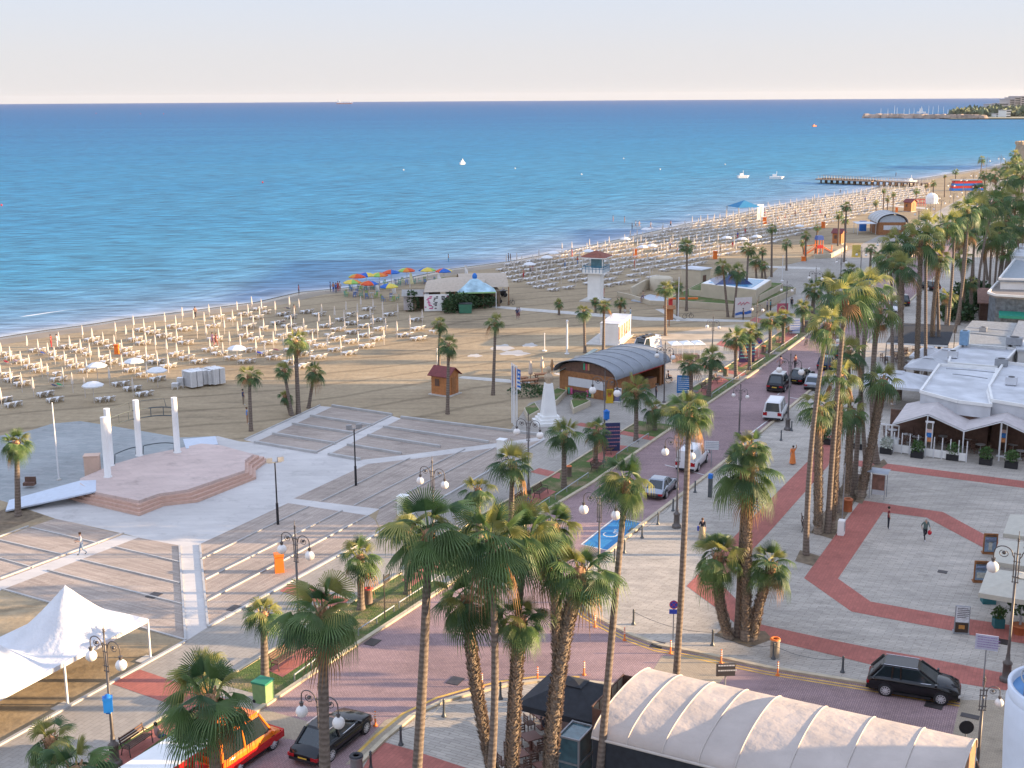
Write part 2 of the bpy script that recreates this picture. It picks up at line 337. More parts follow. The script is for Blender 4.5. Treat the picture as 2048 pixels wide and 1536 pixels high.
# sea: strips that follow the shore outwards; UV = (metres along, metres out)
def seamat():
    m, t, b = newmat('sea_water'); uv = N(t, 'ShaderNodeUVMap', uv_map='UVMap'); tc = N(t, 'ShaderNodeTexCoord')
    sp = N(t, 'ShaderNodeSeparateXYZ'); t.links.new(uv.outputs[0], sp.inputs[0])
    lg = N(t, 'ShaderNodeMath', operation='LOGARITHM', i_1=10.0)
    ad = N(t, 'ShaderNodeMath', operation='ADD', i_1=1.0); t.links.new(sp.outputs[1], ad.inputs[0]); t.links.new(ad.outputs[0], lg.inputs[0])
    dv = N(t, 'ShaderNodeMath', operation='DIVIDE', i_1=4.3); t.links.new(lg.outputs[0], dv.inputs[0])
    # patches of current
    mpn = N(t, 'ShaderNodeMapping'); mpn.inputs['Scale'].default_value = (.0035, .012, 1); mpn.inputs['Rotation'].default_value = (0, 0, .15); t.links.new(tc.outputs['Object'], mpn.inputs[0])
    nb = N(t, 'ShaderNodeTexNoise', i_Scale=1.0, i_Detail=5.0); t.links.new(mpn.outputs[0], nb.inputs['Vector'])
    ns = N(t, 'ShaderNodeMath', operation='SUBTRACT', i_1=.5); t.links.new(nb.outputs[0], ns.inputs[0])
    nm = N(t, 'ShaderNodeMath', operation='MULTIPLY_ADD', i_1=.17); t.links.new(ns.outputs[0], nm.inputs[0]); t.links.new(dv.outputs[0], nm.inputs[2])
    r = ramp(t, nm.outputs[0], [(0.0, (.27,.30,.33)), (.12, (.20,.26,.35)), (.30, (.095,.215,.325)), (.45, (.038,.195,.315)), (.60, (.020,.162,.30)), (.75, (.009,.105,.25)), (1.0, (.004,.055,.19))])
    # ripple shading: short crests seen as darker and lighter flecks
    mp = N(t, 'ShaderNodeMapping'); mp.inputs['Scale'].default_value = (.11, .55, 1); mp.inputs['Rotation'].default_value = (0, 0, -.10); t.links.new(tc.outputs['Object'], mp.inputs[0])
    n1 = N(t, 'ShaderNodeTexNoise', i_Scale=1.0, i_Detail=9.0); n1.inputs['Roughness'].default_value = .66; n1.inputs['Distortion'].default_value = .4; t.links.new(mp.outputs[0], n1.inputs['Vector'])
    mpu = N(t, 'ShaderNodeMapping'); mpu.inputs['Scale'].default_value = (.045, .42, 1); t.links.new(uv.outputs[0], mpu.inputs[0])
    n2 = N(t, 'ShaderNodeTexNoise', i_Scale=1.0, i_Detail=5.0); n2.inputs['Distortion'].default_value = .6; t.links.new(mpu.outputs[0], n2.inputs['Vector'])
    # foam
    near = N(t, 'ShaderNodeMapRange'); near.inputs[1].default_value = 4.0; near.inputs[2].default_value = 42.0; near.inputs[3].default_value = .0; near.inputs[4].default_value = .16
    t.links.new(sp.outputs[1], near.inputs[0])
    thr = N(t, 'ShaderNodeMath', operation='ADD', i_1=.655); t.links.new(near.outputs[0], thr.inputs[0])
    su = N(t, 'ShaderNodeMath', operation='SUBTRACT'); t.links.new(n2.outputs[0], su.inputs[0]); t.links.new(thr.outputs[0], su.inputs[1])
    fm = N(t, 'ShaderNodeMath', operation='MULTIPLY', i_1=22.0); fm.use_clamp = True; t.links.new(su.outputs[0], fm.inputs[0])
    ed = N(t, 'ShaderNodeMapRange'); ed.inputs[1].default_value = .3; ed.inputs[2].default_value = 3.2; ed.inputs[3].default_value = .55; ed.inputs[4].default_value = 0.0
    t.links.new(sp.outputs[1], ed.inputs[0])
    em = N(t, 'ShaderNodeMath', operation='MULTIPLY'); t.links.new(ed.outputs[0], em.inputs[0]); t.links.new(n2.outputs[0], em.inputs[1])
    fs = N(t, 'ShaderNodeMath', operation='MAXIMUM'); t.links.new(fm.outputs[0], fs.inputs[0]); t.links.new(em.outputs[0], fs.inputs[1])
    m1 = N(t, 'ShaderNodeMapRange'); m1.inputs[1].default_value = .36; m1.inputs[2].default_value = .64; m1.inputs[3].default_value = .50; m1.inputs[4].default_value = 1.50; t.links.new(n1.outputs[0], m1.inputs[0])
    m2 = N(t, 'ShaderNodeMapRange'); m2.inputs[1].default_value = .3; m2.inputs[2].default_value = .7; m2.inputs[3].default_value = .84; m2.inputs[4].default_value = 1.18; t.links.new(n2.outputs[0], m2.inputs[0])
    mm = N(t, 'ShaderNodeMath', operation='MULTIPLY'); t.links.new(m1.outputs[0], mm.inputs[0]); t.links.new(m2.outputs[0], mm.inputs[1])
    vm = N(t, 'ShaderNodeVectorMath', operation='SCALE'); t.links.new(r.outputs[0], vm.inputs[0]); t.links.new(mm.outputs[0], vm.inputs['Scale'])
    mix = N(t, 'ShaderNodeMixRGB'); mix.inputs[2].default_value = (.75,.75,.74,1); t.links.new(fs.outputs[0], mix.inputs[0]); t.links.new(vm.outputs[0], mix.inputs[1])
    t.links.new(mix.outputs[0], b.inputs['Base Color'])
    b.inputs['Roughness'].default_value = .6; b.inputs['Specular IOR Level'].default_value = 0.0
    bs = N(t, 'ShaderNodeMath', operation='ADD'); t.links.new(n1.outputs[0], bs.inputs[0]); t.links.new(n2.outputs[0], bs.inputs[1])
    bp = N(t, 'ShaderNodeBump'); bp.inputs['Strength'].default_value = .9; bp.inputs['Distance'].default_value = .5
    t.links.new(bs.outputs[0], bp.inputs['Height']); t.links.new(bp.outputs[0], b.inputs['Normal'])
    gl = N(t, 'ShaderNodeBsdfGlossy'); gl.inputs['Roughness'].default_value = .3; t.links.new(bp.outputs[0], gl.inputs['Normal']); gl.inputs[0].default_value = (.85,.92,1,1)
    mxs = N(t, 'ShaderNodeMixShader'); mxs.inputs[0].default_value = .11; t.links.new(b.outputs[0], mxs.inputs[1]); t.links.new(gl.outputs[0], mxs.inputs[2]); t.links.new(mxs.outputs[0], t.nodes['Material Output'].inputs[0])
    return m
ds = [0, 2, 5, 9, 15, 25, 42, 75, 150, 350, 900, 2500, 7000, 16000]
n = len(shore); vs = []; uvs = []; s_along = 0
for i, p in enumerate(shore):
    if i: s_along += (p-shore[i-1]).length
    t_ = max(0, (i-18)/(n-1-18)); an = pi*1.03 - t_*pi*.66
    nl = (offs(shore, 1)[i]-p)
    for d in ds:
        dr = Vector((cos(an), sin(an), 0)); k = min(1, d/60); q = p+(nl*(1-k)+dr*k)*d if d < 60 else p+nl*0+dr*d
        vs.append((q.x, q.y, -.14)); uvs.append((s_along, d))
fs = []; m_ = len(ds)
for i in range(n-1):
    for j in range(m_-1): fs.append((i*m_+j, (i+1)*m_+j, (i+1)*m_+j+1, i*m_+j+1))
me = bpy.data.meshes.new('sea'); me.from_pydata(vs, [], fs); ul = me.uv_layers.new(name='UVMap')
for l in me.loops: ul.data[l.index].uv = uvs[l.vertex_index]
me.materials.append(seamat()); me.update()
o = bpy.data.objects.new('sea', me); COL.objects.link(o); o['kind'] = 'structure'
# paved town side
Lx = [(-200,1600),(0,1490),(372,1282),(416,1254),(875,1001),(984,938),(1090,878),(1040,872),(1022,858),(1058,806),(1108,792),(1150,712),(1290,692),(1330,668),(1420,655),(1500,645),(1562,604),(1528,562),(1560,533),(1700,500),(1760,470),(1830,450),(1880,420),(1930,392),(1985,362)]
flat('promenade', [P(*q) for q in Lx] + [Vector((420,700,0))] + [k for k in kerbL[::-1]], .004, m_prom)
flat('town_square', [Vector((900,696,0))] + kerbR + [P(1905,1470), P(1895,1530), P(1850,1520), P(1500,1430)] + kerbB + [Vector((-60,-30,0)), Vector((900,-30,0))], .004, m_pave)
flat('road', kerbL + kerbR + [P(1905,1470), P(1895,1530), P(1850,1520), P(1500,1430)] + kerbB, .008, m_road)
kerb('kerb_left', kerbL, .28, .13, m_kerb, True); kerb('kerb_right', kerbR, .28, .13, m_kerb, True)
kerb('kerb_island', kerbB, .25, .13, m_kerb, True)
# decks round the stage
sheet('plaza', [(277,1075),(250,1068),(110,1037),(60,1020),(120,1000),(300,930),(435,872),(480,883),(509,885),(634,906),(657,909),(720,920),(760,918),(587,997),(576,1006),(400,1088),(359,1091)], .004, m_white)
sheet('backstage_court', [(-60,1010),(-60,880),(50,864),(105,847),(160,842),(225,852),(360,875),(435,872),(300,930),(120,1000),(60,1020),(0,1000)], .004, m_blue)
sheet('deck', [(-80,1105),(57,1055),(110,1037),(247,1069),(0,1162),(-80,1192)], .008, m_deck1)
sheet('deck', [(277,1075),(359,1091),(372,1281),(107,1208),(5,1179)], .008, m_deck1)
sheet('deck', [(400,1088),(576,1006),(737,1031),(750,1040),(760,1062),(416,1254)], .008, m_deck2)
sheet('deck', [(587,997),(735,928),(840,916),(1000,894),(1090,879),(984,938),(875,1001),(762,1060),(752,1038),(759,1018)], .008, m_deck2)
sheet('deck', [(509,885),(664,814),(784,832),(634,906)], .008, m_deck3)
sheet('deck', [(657,909),(802,837),(1088,873),(1010,884),(802,911),(720,920)], .008, m_deck3)
sheet('path', [(247,1069),(277,1075),(5,1179),(-80,1212),(-80,1192),(0,1162)], .012, m_white)
sheet('path', [(359,1091),(400,1088),(416,1254),(372,1282)], .012, m_white)
sheet('path', [(576,1006),(587,997),(759,1018),(737,1031)], .012, m_white)
sheet('path', [(489,880),(640,812),(664,814),(509,885)], .012, m_white)
sheet('path', [(634,906),(784,832),(802,837),(657,909)], .012, m_white)
sheet('path', [(735,928),(720,920),(802,911),(1010,884),(1088,873),(1090,879),(1000,894),(840,916)], .012, m_white)
for q in [[(62,1056),(197,1087)],[(0,1081),(130,1111)],[(-60,1100),(66,1136)],[(232,1095),(360,1125)],[(162,1120),(360,1167)],[(95,1141),(365,1209)],
          [(57,1053),(-60,1095)],[(5,1179),(107,1208),(270,1252),(371,1281)]]:
    kerb('deck_edge', q, .13, .08, m_wkerb)
for q in [[(401,1120),(618,1014)],[(411,1160),(685,1022)],[(412,1204),(737,1032)],[(644,1003),(780,936),(820,917)],[(708,1012),(780,975),(930,899)],[(759,1018),(851,967),(990,896)]]:
    kerb('deck_edge', q, .09, .10, m_wkerb)
for q in [[(-200,1600),(0,1490),(372,1283)],[(416,1255),(875,1002),(984,939),(1089,880)]]: kerb('deck_edge', q, .2, .10, m_wkerb)
for q in [[(621,833),(742,852)],[(767,855),(880,872),(977,886)],[(585,849),(705,868)],[(736,872),(880,895)],[(546,869),(671,889)],[(695,891),(802,909)],[(509,886),(634,907)],[(657,910),(720,921)],[(664,813),(784,831)],[(802,836),(1088,872)]]:
    kerb('deck_edge', q, .24, .22, m_wkerb)
for q in [[(489,880),(640,811)],[(634,904),(784,831)],[(359,1092),(371,1281)],[(400,1090),(416,1252)],[(0,1158),(247,1067)]]:
    kerb('deck_edge', q, .14, .10, m_wkerb)
# red bands on the promenade and in the square
for i, q in enumerate([[(222,1367),(280,1339),(470,1404),(432,1440)],[(559,1182),(582,1167),(700,1199),(675,1217)],[(1060,944),(1078,936),(1121,946),(1119,958)],
          [(1150,850),(1162,845),(1312,874),(1308,882)],[(1389,734),(1400,729),(1495,747),(1485,752)],[(1432,689),(1442,681),(1530,700),(1512,712)],[(1500,641),(1510,634),(1570,650),(1560,657)],
          [(1113,983),(1040,1026),(1020,1015),(1085,975)],[(1256,892),(1227,889),(1172,923),(1205,929)],[(1458,761),(1410,791),(1390,785),(1438,752)],
          [(1532,712),(1483,734),(1466,729),(1512,704)],[(1596,669),(1571,688),(1550,684),(1575,664)],[(905,1114),(825,1172),(803,1160),(885,1103)],[(650,1298),(565,1354),(535,1340),(620,1282)],[(372,1441),(230,1545),(190,1530),(335,1440)]]):
    sheet('red_paving', q, .014, m_red)
for q in [[(1373,1172),(1536,1003),(1618,920),(1648,870),(1674,872),(1656,932),(1536,1067),(1440,1165),(1520,1248),(1536,1252),(1660,1279),(1748,1297),(1846,1314),(2048,1354),(2300,1405),(2300,1440),(2021,1382),(1923,1367),(1753,1332),(1661,1309),(1536,1279),(1500,1270),(1434,1217)],
          [(1722,1000),(1886,1024),(1971,1070),(2080,1130),(2080,1160),(1966,1095),(1853,1035),(1766,1024),(1676,1157),(1741,1203),(1911,1234),(2048,1254),(2300,1300),(2300,1330),(2048,1287),(1936,1269),(1908,1262),(1703,1223),(1608,1156)],
          [(1711,920),(1766,926),(2048,962),(2300,1000),(2300,1016),(2048,976),(1753,937),(1690,929)],
          [(767,1484),(822,1499),(960,1545),(900,1600),(690,1600),(735,1520)]]:
    sheet('red_paving', q, .014, m_red)
for q in [[(1324,1312),(1399,1310),(1474,1326),(1440,1365),(1430,1400),(1330,1375),(1296,1355)],[(527,1418),(640,1450),(590,1480),(460,1460)],[(1921,1400),(1905,1470),(1895,1530),(2000,1560),(2048,1480),(2060,1400)],[(690,1530),(770,1440),(820,1425),(845,1430),(770,1480),(724,1524)]]:
    sheet('beige_crossing', q, .014, m_beige)
# disabled bay and road lines
m_line = mat('road_paint_white', (.68,.68,.66), .7, var=.1); m_bay = mat('bay_blue', (.02,.19,.42), .7, var=.14, scale=.8)
m_yel = mat('road_paint_yellow', (.62,.38,.08), .7, var=.25, scale=1.5)
sheet('parking_bay', [(1233,1036),(1284,1047),(1217,1100),(1165,1090)], .013, m_bay)
def line(pxs, w, m, name='road_line', z=.017):
    b = MB(); pts = [P(*q) for q in pxs]; L = offs(pts, w/2); R = offs(pts, -w/2)
    for i in range(len(pts)-1): b.add([(L[i].x, L[i].y, z), (L[i+1].x, L[i+1].y, z), (R[i+1].x, R[i+1].y, z), (R[i].x, R[i].y, z)], [(0, 3, 2, 1)])
    o = b.build(name, m); o['kind'] = 'structure'; return o
for q in [[(1240,1028),(1163,1089),(1219,1102)],[(1233,1035),(1286,1046)],[(1285,972),(1340,984)],[(1330,930),(1420,953)],[(1540,838),(1500,868)],[(1555,790),(1620,735)],[(1580,795),(1640,806)],[(1500,868),(1525,874)]]: line(q, .12, m_line)
cc = P(1222,1068); hx = HR                                            # wheelchair mark in the bay
def loc2(u, v): return (cc.x+cos(hx)*u-sin(hx)*v, cc.y+sin(hx)*u+cos(hx)*v)
b = MB()
def stroke(pts, w=.1):
    for i in range(len(pts)-1):
        a = Vector(loc2(*pts[i])); c = Vector(loc2(*pts[i+1])); d = (c-a).normalized(); nn = Vector((-d.y, d.x))*w/2
        b.add([(a.x+nn.x, a.y+nn.y, .021), (a.x-nn.x, a.y-nn.y, .021), (c.x-nn.x, c.y-nn.y, .021), (c.x+nn.x, c.y+nn.y, .021)], [(0, 1, 2, 3)])
stroke([(.5*cos(t*.35)-.15, .5*sin(t*.35)) for t in range(3, 17)]); stroke([(.75,-.05),(.25,-.1),(.2,-.6),(-.15,-.7),(-.55,-.95)]); stroke([(.5,-.1),(.5,-.45)])
stroke([(.95+.09*cos(t), -.02+.09*sin(t)) for t in (0, 1, 2, 3, 4, 5, 6.28)])
b.build('wheelchair_mark', m_line)['kind'] = 'structure'
kr = kerbR[13:26]
for dd in (-.45, -.75):
    q = offs(kr, dd); b = MB(); L = offs(q, .06); R = offs(q, -.06)
    for i in range(len(q)-1): b.add([(L[i].x, L[i].y, .016), (L[i+1].x, L[i+1].y, .016), (R[i+1].x, R[i+1].y, .016), (R[i].x, R[i].y, .016)], [(0, 3, 2, 1)])
    b.build('yellow_line', m_yel)['kind'] = 'structure'
q = offs(kerbB[1:9], -.6); b = MB(); L = offs(q, .09); R = offs(q, -.09)
for i in range(len(q)-1): b.add([(L[i].x, L[i].y, .016), (L[i+1].x, L[i+1].y, .016), (R[i+1].x, R[i+1].y, .016), (R[i].x, R[i].y, .016)], [(0, 3, 2, 1)])
b.build('yellow_line', m_yel)['kind'] = 'structure'
# grass verge
def grassmat():
    m, t, b = newmat('verge_grass'); tc = N(t, 'ShaderNodeTexCoord')
    n1 = N(t, 'ShaderNodeTexNoise', i_Scale=.35, i_Detail=7.0); n1.inputs['Roughness'].default_value = .7; t.links.new(tc.outputs['Object'], n1.inputs['Vector'])
    r = ramp(t, n1.outputs[0], [(.36, (.27,.20,.12)), (.45, (.16,.15,.06)), (.52, (.075,.12,.025)), (.7, (.10,.15,.03))])
    t.links.new(r.outputs[0], b.inputs['Base Color']); b.inputs['Roughness'].default_value = .95
    n3 = N(t, 'ShaderNodeTexNoise', i_Scale=9.0, i_Detail=4.0); t.links.new(tc.outputs['Object'], n3.inputs['Vector'])
    bp = N(t, 'ShaderNodeBump'); bp.inputs['Strength'].default_value = .9; bp.inputs['Distance'].default_value = .1
    t.links.new(n3.outputs[0], bp.inputs['Height']); t.links.new(bp.outputs[0], b.inputs['Normal']); return m
m_grass = grassmat()
def seg(pts, y0, y1):                          # part of a polyline between two world Y values
    out = []
    for i in range(len(pts)-1):
        a, c = pts[i], pts[i+1]
        for yv in (y0, y1):
            pass
        if c.y <= y0 or a.y >= y1: continue
        s = max(0, (y0-a.y)/(c.y-a.y)); e = min(1, (y1-a.y)/(c.y-a.y))
        if not out: out.append(a.lerp(c, s))
        out.append(a.lerp(c, e))
    return out
for (y0, y1) in [(30,59),(60.5,76.5),(77.5,108.5),(112,116.5),(119,136),(138.5,150),(151.5,168),(171,200),(205,268)]:
    q = seg(kerbL, y0, y1); a = offs(q, .14); c = offs(q, 3.9)
    flat('verge', a + c[::-1], .010, m_grass)
    kerb('verge_edge', [c[0]]+c, .16, .09, m_kerb, True) if len(c) > 1 else None
# tree pits and other small ground patches
m_soil = mat('soil', (.17,.125,.08), .95, var=.35, scale=2, bump=.5)
for q in [[(1590,1122),(1600,1100),(1640,1112),(1626,1132)],[(1622,1065),(1700,945),(1740,952),(1665,1078)],[(1700,1000),(1712,985),(1735,988),(1724,1008)],[(1428,1270),(1445,1258),(1530,1262),(1545,1278),(1500,1295)],[(1738,935),(1768,918),(1775,927),(1760,938)],
]:
    sheet('tree_pit', q, .019, m_soil)
sheet('bare_earth', [(-60,1040),(30,1012),(88,1031),(-10,1068),(-60,1085)], .009, m_soil)
flat('car_park', [P(1330,668),P(1490,646),P(1512,668),P(1440,690),P(1400,700),P(1290,692)], .009, mat('gravelly_court', (.42,.34,.25), .9, var=.25, scale=.4))
for q in [[(0+900,602),(1024,614),(1290,634),(1500,640),(1500,644),(1290,641),(1024,619),(900,606)],[(1355,642),(1378,642),(1325,618),(1310,618)],[(925,752),(1010,758),(1060,764),(1060,768),(1000,764),(915,756)],[(1180,757),(1110,745),(1108,748),(1170,762)],
          [(1520,531),(1640,535),(1640,539),(1520,535)],[(1850,415),(1750,408),(1750,411),(1850,418)]]:
    sheet('path', q, .011, m_conc)
m_pud = mat('pale_sand_patch', (.46,.43,.40), .9, var=.1, scale=.5)
for c_, w_, h_ in [((1005,695),22,6),((1030,706),28,5),((1060,690),14,4),((950,711),14,3)]:
    sheet('pale_patch', [(c_[0]+w_*(1+.25*sin(3*a))*cos(a), c_[1]+h_*(1+.3*cos(5*a))*sin(a)) for a in [k*pi/9 for k in range(18)]], .006, m_pud)
m_iron = mat('cast_iron', (.06,.05,.05), .5, .4, var=.2)
for i, (x, y) in enumerate([(911,1362),(308,1191),(470,1217),(1315,1290),(745,1285),(1268,1061),(1868,1411),(1940,1433),(1885,1144),(1253,813),(1540,703),(1390,783),(2000,1283)]):
    c_ = P(x, y); w_ = .9 if i not in (8, 9) else .6
    b = MB(); b.box((0, 0, .01), (w_, w_*.8 if i != 7 else w_*.5, .02)); o = b.build('drain_cover', m_iron, None, (c_.x, c_.y, .016), HR if x < 1500 else HT)
    tag(o, ['dark square drain cover in the road left of the shaggy palms','square hatch on a white slab in the wooden deck','square hatch at the lower edge of the deck beside the road palms','dark drain at the kerb below the orange marker post','grate at the road edge beside the low rail','dark grate on the edge of the blue parking bay','dark drain under the front of the black estate car','grey grate on the paving right of the black estate car','small cover in the grey paving of the octagon','small cover in front of the arched kiosk','small drain beside the kerb of the far road','small drain at the kerb near the parked black jeep','small cover beside the right lamp post'][i], 'drain cover', None)
# ================================================================ PALMS
m_leafs = []
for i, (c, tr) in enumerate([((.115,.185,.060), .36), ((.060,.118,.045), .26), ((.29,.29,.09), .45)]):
    m_leafs.append(mat('palm_leaf_%s' % 'abc'[i], c, .5, var=.35, scale=1.3, spec=.45, trans=tr))  # third one: young yellow leaf, with sunlit yellow put into its colour
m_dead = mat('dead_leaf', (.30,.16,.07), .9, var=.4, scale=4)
def trunkmat(name, c1, c2, ring):
    m, t, b = newmat(name); tc = N(t, 'ShaderNodeTexCoord'); sp = N(t, 'ShaderNodeSeparateXYZ'); t.links.new(tc.outputs['Object'], sp.inputs[0])
    nz = N(t, 'ShaderNodeTexNoise', i_Scale=6.0, i_Detail=5.0); t.links.new(tc.outputs['Object'], nz.inputs['Vector'])
    a = N(t, 'ShaderNodeMath', operation='MULTIPLY_ADD', i_1=.25); t.links.new(nz.outputs[0], a.inputs[0]); t.links.new(sp.outputs[2], a.inputs[2])
    s = N(t, 'ShaderNodeMath', operation='MULTIPLY', i_1=ring); t.links.new(a.outputs[0], s.inputs[0])
    w = N(t, 'ShaderNodeMath', operation='SINE'); t.links.new(s.outputs[0], w.inputs[0])
    ad = N(t, 'ShaderNodeMath', operation='MULTIPLY_ADD', i_1=.13, i_2=.45); t.links.new(w.outputs[0], ad.inputs[0])
    a2 = N(t, 'ShaderNodeMath', operation='MULTIPLY_ADD', i_1=.5); t.links.new(nz.outputs[0], a2.inputs[0]); t.links.new(ad.outputs[0], a2.inputs[2])
    r = ramp(t, a2.outputs[0], [(.40, c1), (1.05, c2)]); t.links.new(r.outputs[0], b.inputs['Base Color'])
    b.inputs['Roughness'].default_value = .9; b.inputs['Specular IOR Level'].default_value = .2
    bp = N(t, 'ShaderNodeBump'); bp.inputs['Strength'].default_value = .8; bp.inputs['Distance'].default_value = .04
    t.links.new(a2.outputs[0], bp.inputs['Height']); t.links.new(bp.outputs[0], b.inputs['Normal']); return m
m_trunk = trunkmat('palm_bark', (.095,.072,.058), (.26,.21,.175), 26)
m_trunk_g = trunkmat('palm_bark_grey', (.13,.10,.08), (.34,.27,.21), 30)
m_boot = mat('leaf_bases', (.36,.20,.11), .9, var=.45, scale=7)
m_shag = mat('shaggy_bark', (.32,.245,.18), .95, var=.5, scale=8)

def crown_mesh(seed, nl, ns, lo=-46, up=1.0, wind=0.0, segs=3, yel=.8):
    """fan-palm crown of radius about 1: nl leaves, each a fan of ns pleated strips with hanging tips"""
    R = random.Random(seed); b = MB(); G = Vector((wind*.35, 0, -1)).normalized()
    for i in range(nl):
        f = (i+.5)/nl; el = radians(84 - (84-lo)*f**.85 + R.uniform(-11, 11)); az = i*2.39996+R.uniform(-.45, .45)
        young = f < .16; old = f > .8
        pl = R.uniform(.36, .58)*(.8 if young else 1); bl = R.uniform(.42, .60)*(.95 if young else 1)
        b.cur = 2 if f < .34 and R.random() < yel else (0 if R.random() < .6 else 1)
        if f > .9 and R.random() < .5: b.cur = 3
        d = Vector((cos(el)*cos(az)+wind*.35, cos(el)*sin(az), sin(el))).normalized()
        side = d.cross(Vector((0, 0, 1))); side = side.normalized() if side.length > .05 else Vector((-sin(az), cos(az), 0))
        # petiole: three points bending down
        o0 = Vector((0, 0, -.05)); p1 = o0+d*pl*.6; d1 = (d+G*.22*cos(el)).normalized(); hub = p1+d1*pl*.4
        b.add([o0-side*.022, o0+side*.022, p1+side*.013, p1-side*.013, hub+side*.011, hub-side*.011], [(0, 1, 2, 3), (3, 2, 4, 5)])
        bd = (d1+G*(.30 if not young else .03)+Vector((wind*.25, 0, 0))).normalized()
        s2 = (side+Vector((R.uniform(-.3, .3), R.uniform(-.3, .3), R.uniform(-.25, .25)))).normalized(); s2 = (s2-bd*s2.dot(bd)).normalized()
        n2 = s2.cross(bd)
        if n2.z < 0: n2 = -n2
        span = radians(R.uniform(70, 92) if young else R.uniform(92, 118))
        cup = R.uniform(.15, .48) if not young else .34
        hang = (R.uniform(.28, .78) if not young else .03)*(1.25 if old else 1)
        for k in range(ns):
            a0 = -span+2*span*k/ns; a1 = -span+2*span*(k+1)/ns; am = (a0+a1)/2
            ln = bl*(1-.30*abs(am/span)**2.2)*R.uniform(.92, 1.08)
            def pt(a, r, off=0.0, hg=hang):
                q = r/bl
                return hub+(bd*cos(a)+s2*sin(a))*r - n2*(cup*abs(sin(a))*r) + n2*off + G*hg*bl*q*q*.55
            h1 = hang*R.uniform(.9, 1.3)
            e0, e1, m0 = pt(a0, ln*.40), pt(a1, ln*.40), pt(am, ln*.42, .016)
            half = (a1-a0)*.5*.40
            f0, f1 = pt(am-half, ln*.80, 0, h1), pt(am+half, ln*.80, 0, h1)
            tip = pt(am+R.uniform(-.03, .03), ln, 0, h1)+G*(h1*.45+R.uniform(0, .10))*ln
            if segs >= 3: b.add([hub, e0, m0, e1, f1, tip, f0], [(0, 1, 2), (0, 2, 3), (1, 6, 2), (2, 6, 4), (2, 4, 3), (6, 5, 4)])
            else: b.add([hub, e0, e1, tip], [(0, 1, 2), (1, 3, 2)])
    return b.mesh('palm_crown', m_leafs[:3]+[m_dead])
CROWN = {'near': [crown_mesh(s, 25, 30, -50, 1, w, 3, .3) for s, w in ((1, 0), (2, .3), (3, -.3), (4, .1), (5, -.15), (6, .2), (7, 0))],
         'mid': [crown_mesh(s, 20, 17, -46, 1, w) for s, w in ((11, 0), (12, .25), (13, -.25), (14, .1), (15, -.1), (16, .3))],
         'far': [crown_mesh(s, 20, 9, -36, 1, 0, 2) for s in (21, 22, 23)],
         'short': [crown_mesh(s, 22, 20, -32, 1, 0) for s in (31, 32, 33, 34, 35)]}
def collar_mesh(seed, n=46):
    R = random.Random(seed); b = MB(); b.lathe((0, 0, 0), [(.13,-1.0),(.17,-.75),(.21,-.4),(.24,-.1),(.16,.12),(.02,.2)], 9)
    for i in range(n):
        z = -1.05+1.15*i/n; a = i*2.4; r = .15+.08*(z+1)
        d = Vector((cos(a), sin(a), 0)); s = Vector((-sin(a), cos(a), 0)); p = d*r+Vector((0, 0, z))
        L = R.uniform(.14, .26)
        b.add([p-s*.055, p+s*.055, p+s*.03+d*.09+Vector((0, 0, L)), p-s*.03+d*.09+Vector((0, 0, L*.9))], [(0, 1, 2, 3)])
    return b.mesh('leaf_bases', m_boot)
COLLAR = [collar_mesh(s) for s in (1, 2)]
def trunk_obj(root, pts, r0, r1, shaggy, seed, name='trunk'):
    R = random.Random(seed); b = MB(); n = len(pts); P_ = []; Rr = []
    K = 14
    for k in range(K+1):                               # smooth curve through base, middle, head
        t = k/K
        if n == 2: p = pts[0].lerp(pts[1], t)
        else: p = pts[0]*(1-t)**2+pts[1]*2*t*(1-t)+pts[2]*t*t
        P_.append(p); Rr.append((r0*(1.28 if k == 0 else 1.08 if k == 1 else 1)*(1-t)+r1*t)*(1+R.uniform(-.03, .03)))
    b.tube(P_, Rr, 10)
    if shaggy:
        Lh = pts[-1].z; m = int(Lh*(22 if shaggy > 1 else 14)*6*.5)
        zs = shaggy % 1 if shaggy < 1 else .06
        for i in range(m*2):
            t = zs+(.99-zs)*i/(m*2)+R.uniform(-.01, .01); t = min(max(t, 0), .999)
            j = int(t*K); u = t*K-j; c = P_[j].lerp(P_[j+1], u); rr_ = Rr[j]*(1-u)+Rr[j+1]*u
            a = i*2.39996+R.uniform(-.2, .2); d = Vector((cos(a), sin(a), 0)); s = Vector((-sin(a), cos(a), 0))
            L = R.uniform(.14, .28); w = .075; o_ = R.uniform(.07, .18); p = c+d*rr_*.90
            b.cur = 1
            b.add([p-s*w, p+s*w, p+d*o_+s*w*.4+Vector((0, 0, L)), p+d*o_-s*w*.4+Vector((0, 0, L*.85))], [(0, 1, 2, 3)])
            b.add([p+d*o_+s*w*.4+Vector((0, 0, L)), p+d*o_-s*w*.4+Vector((0, 0, L*.85)), p+d*.01+Vector((0, 0, L*.75))], [(0, 1, 2)])
    return b.build(name, [m_trunk if not shaggy else m_trunk_g, m_shag], root)
palm_i = 0
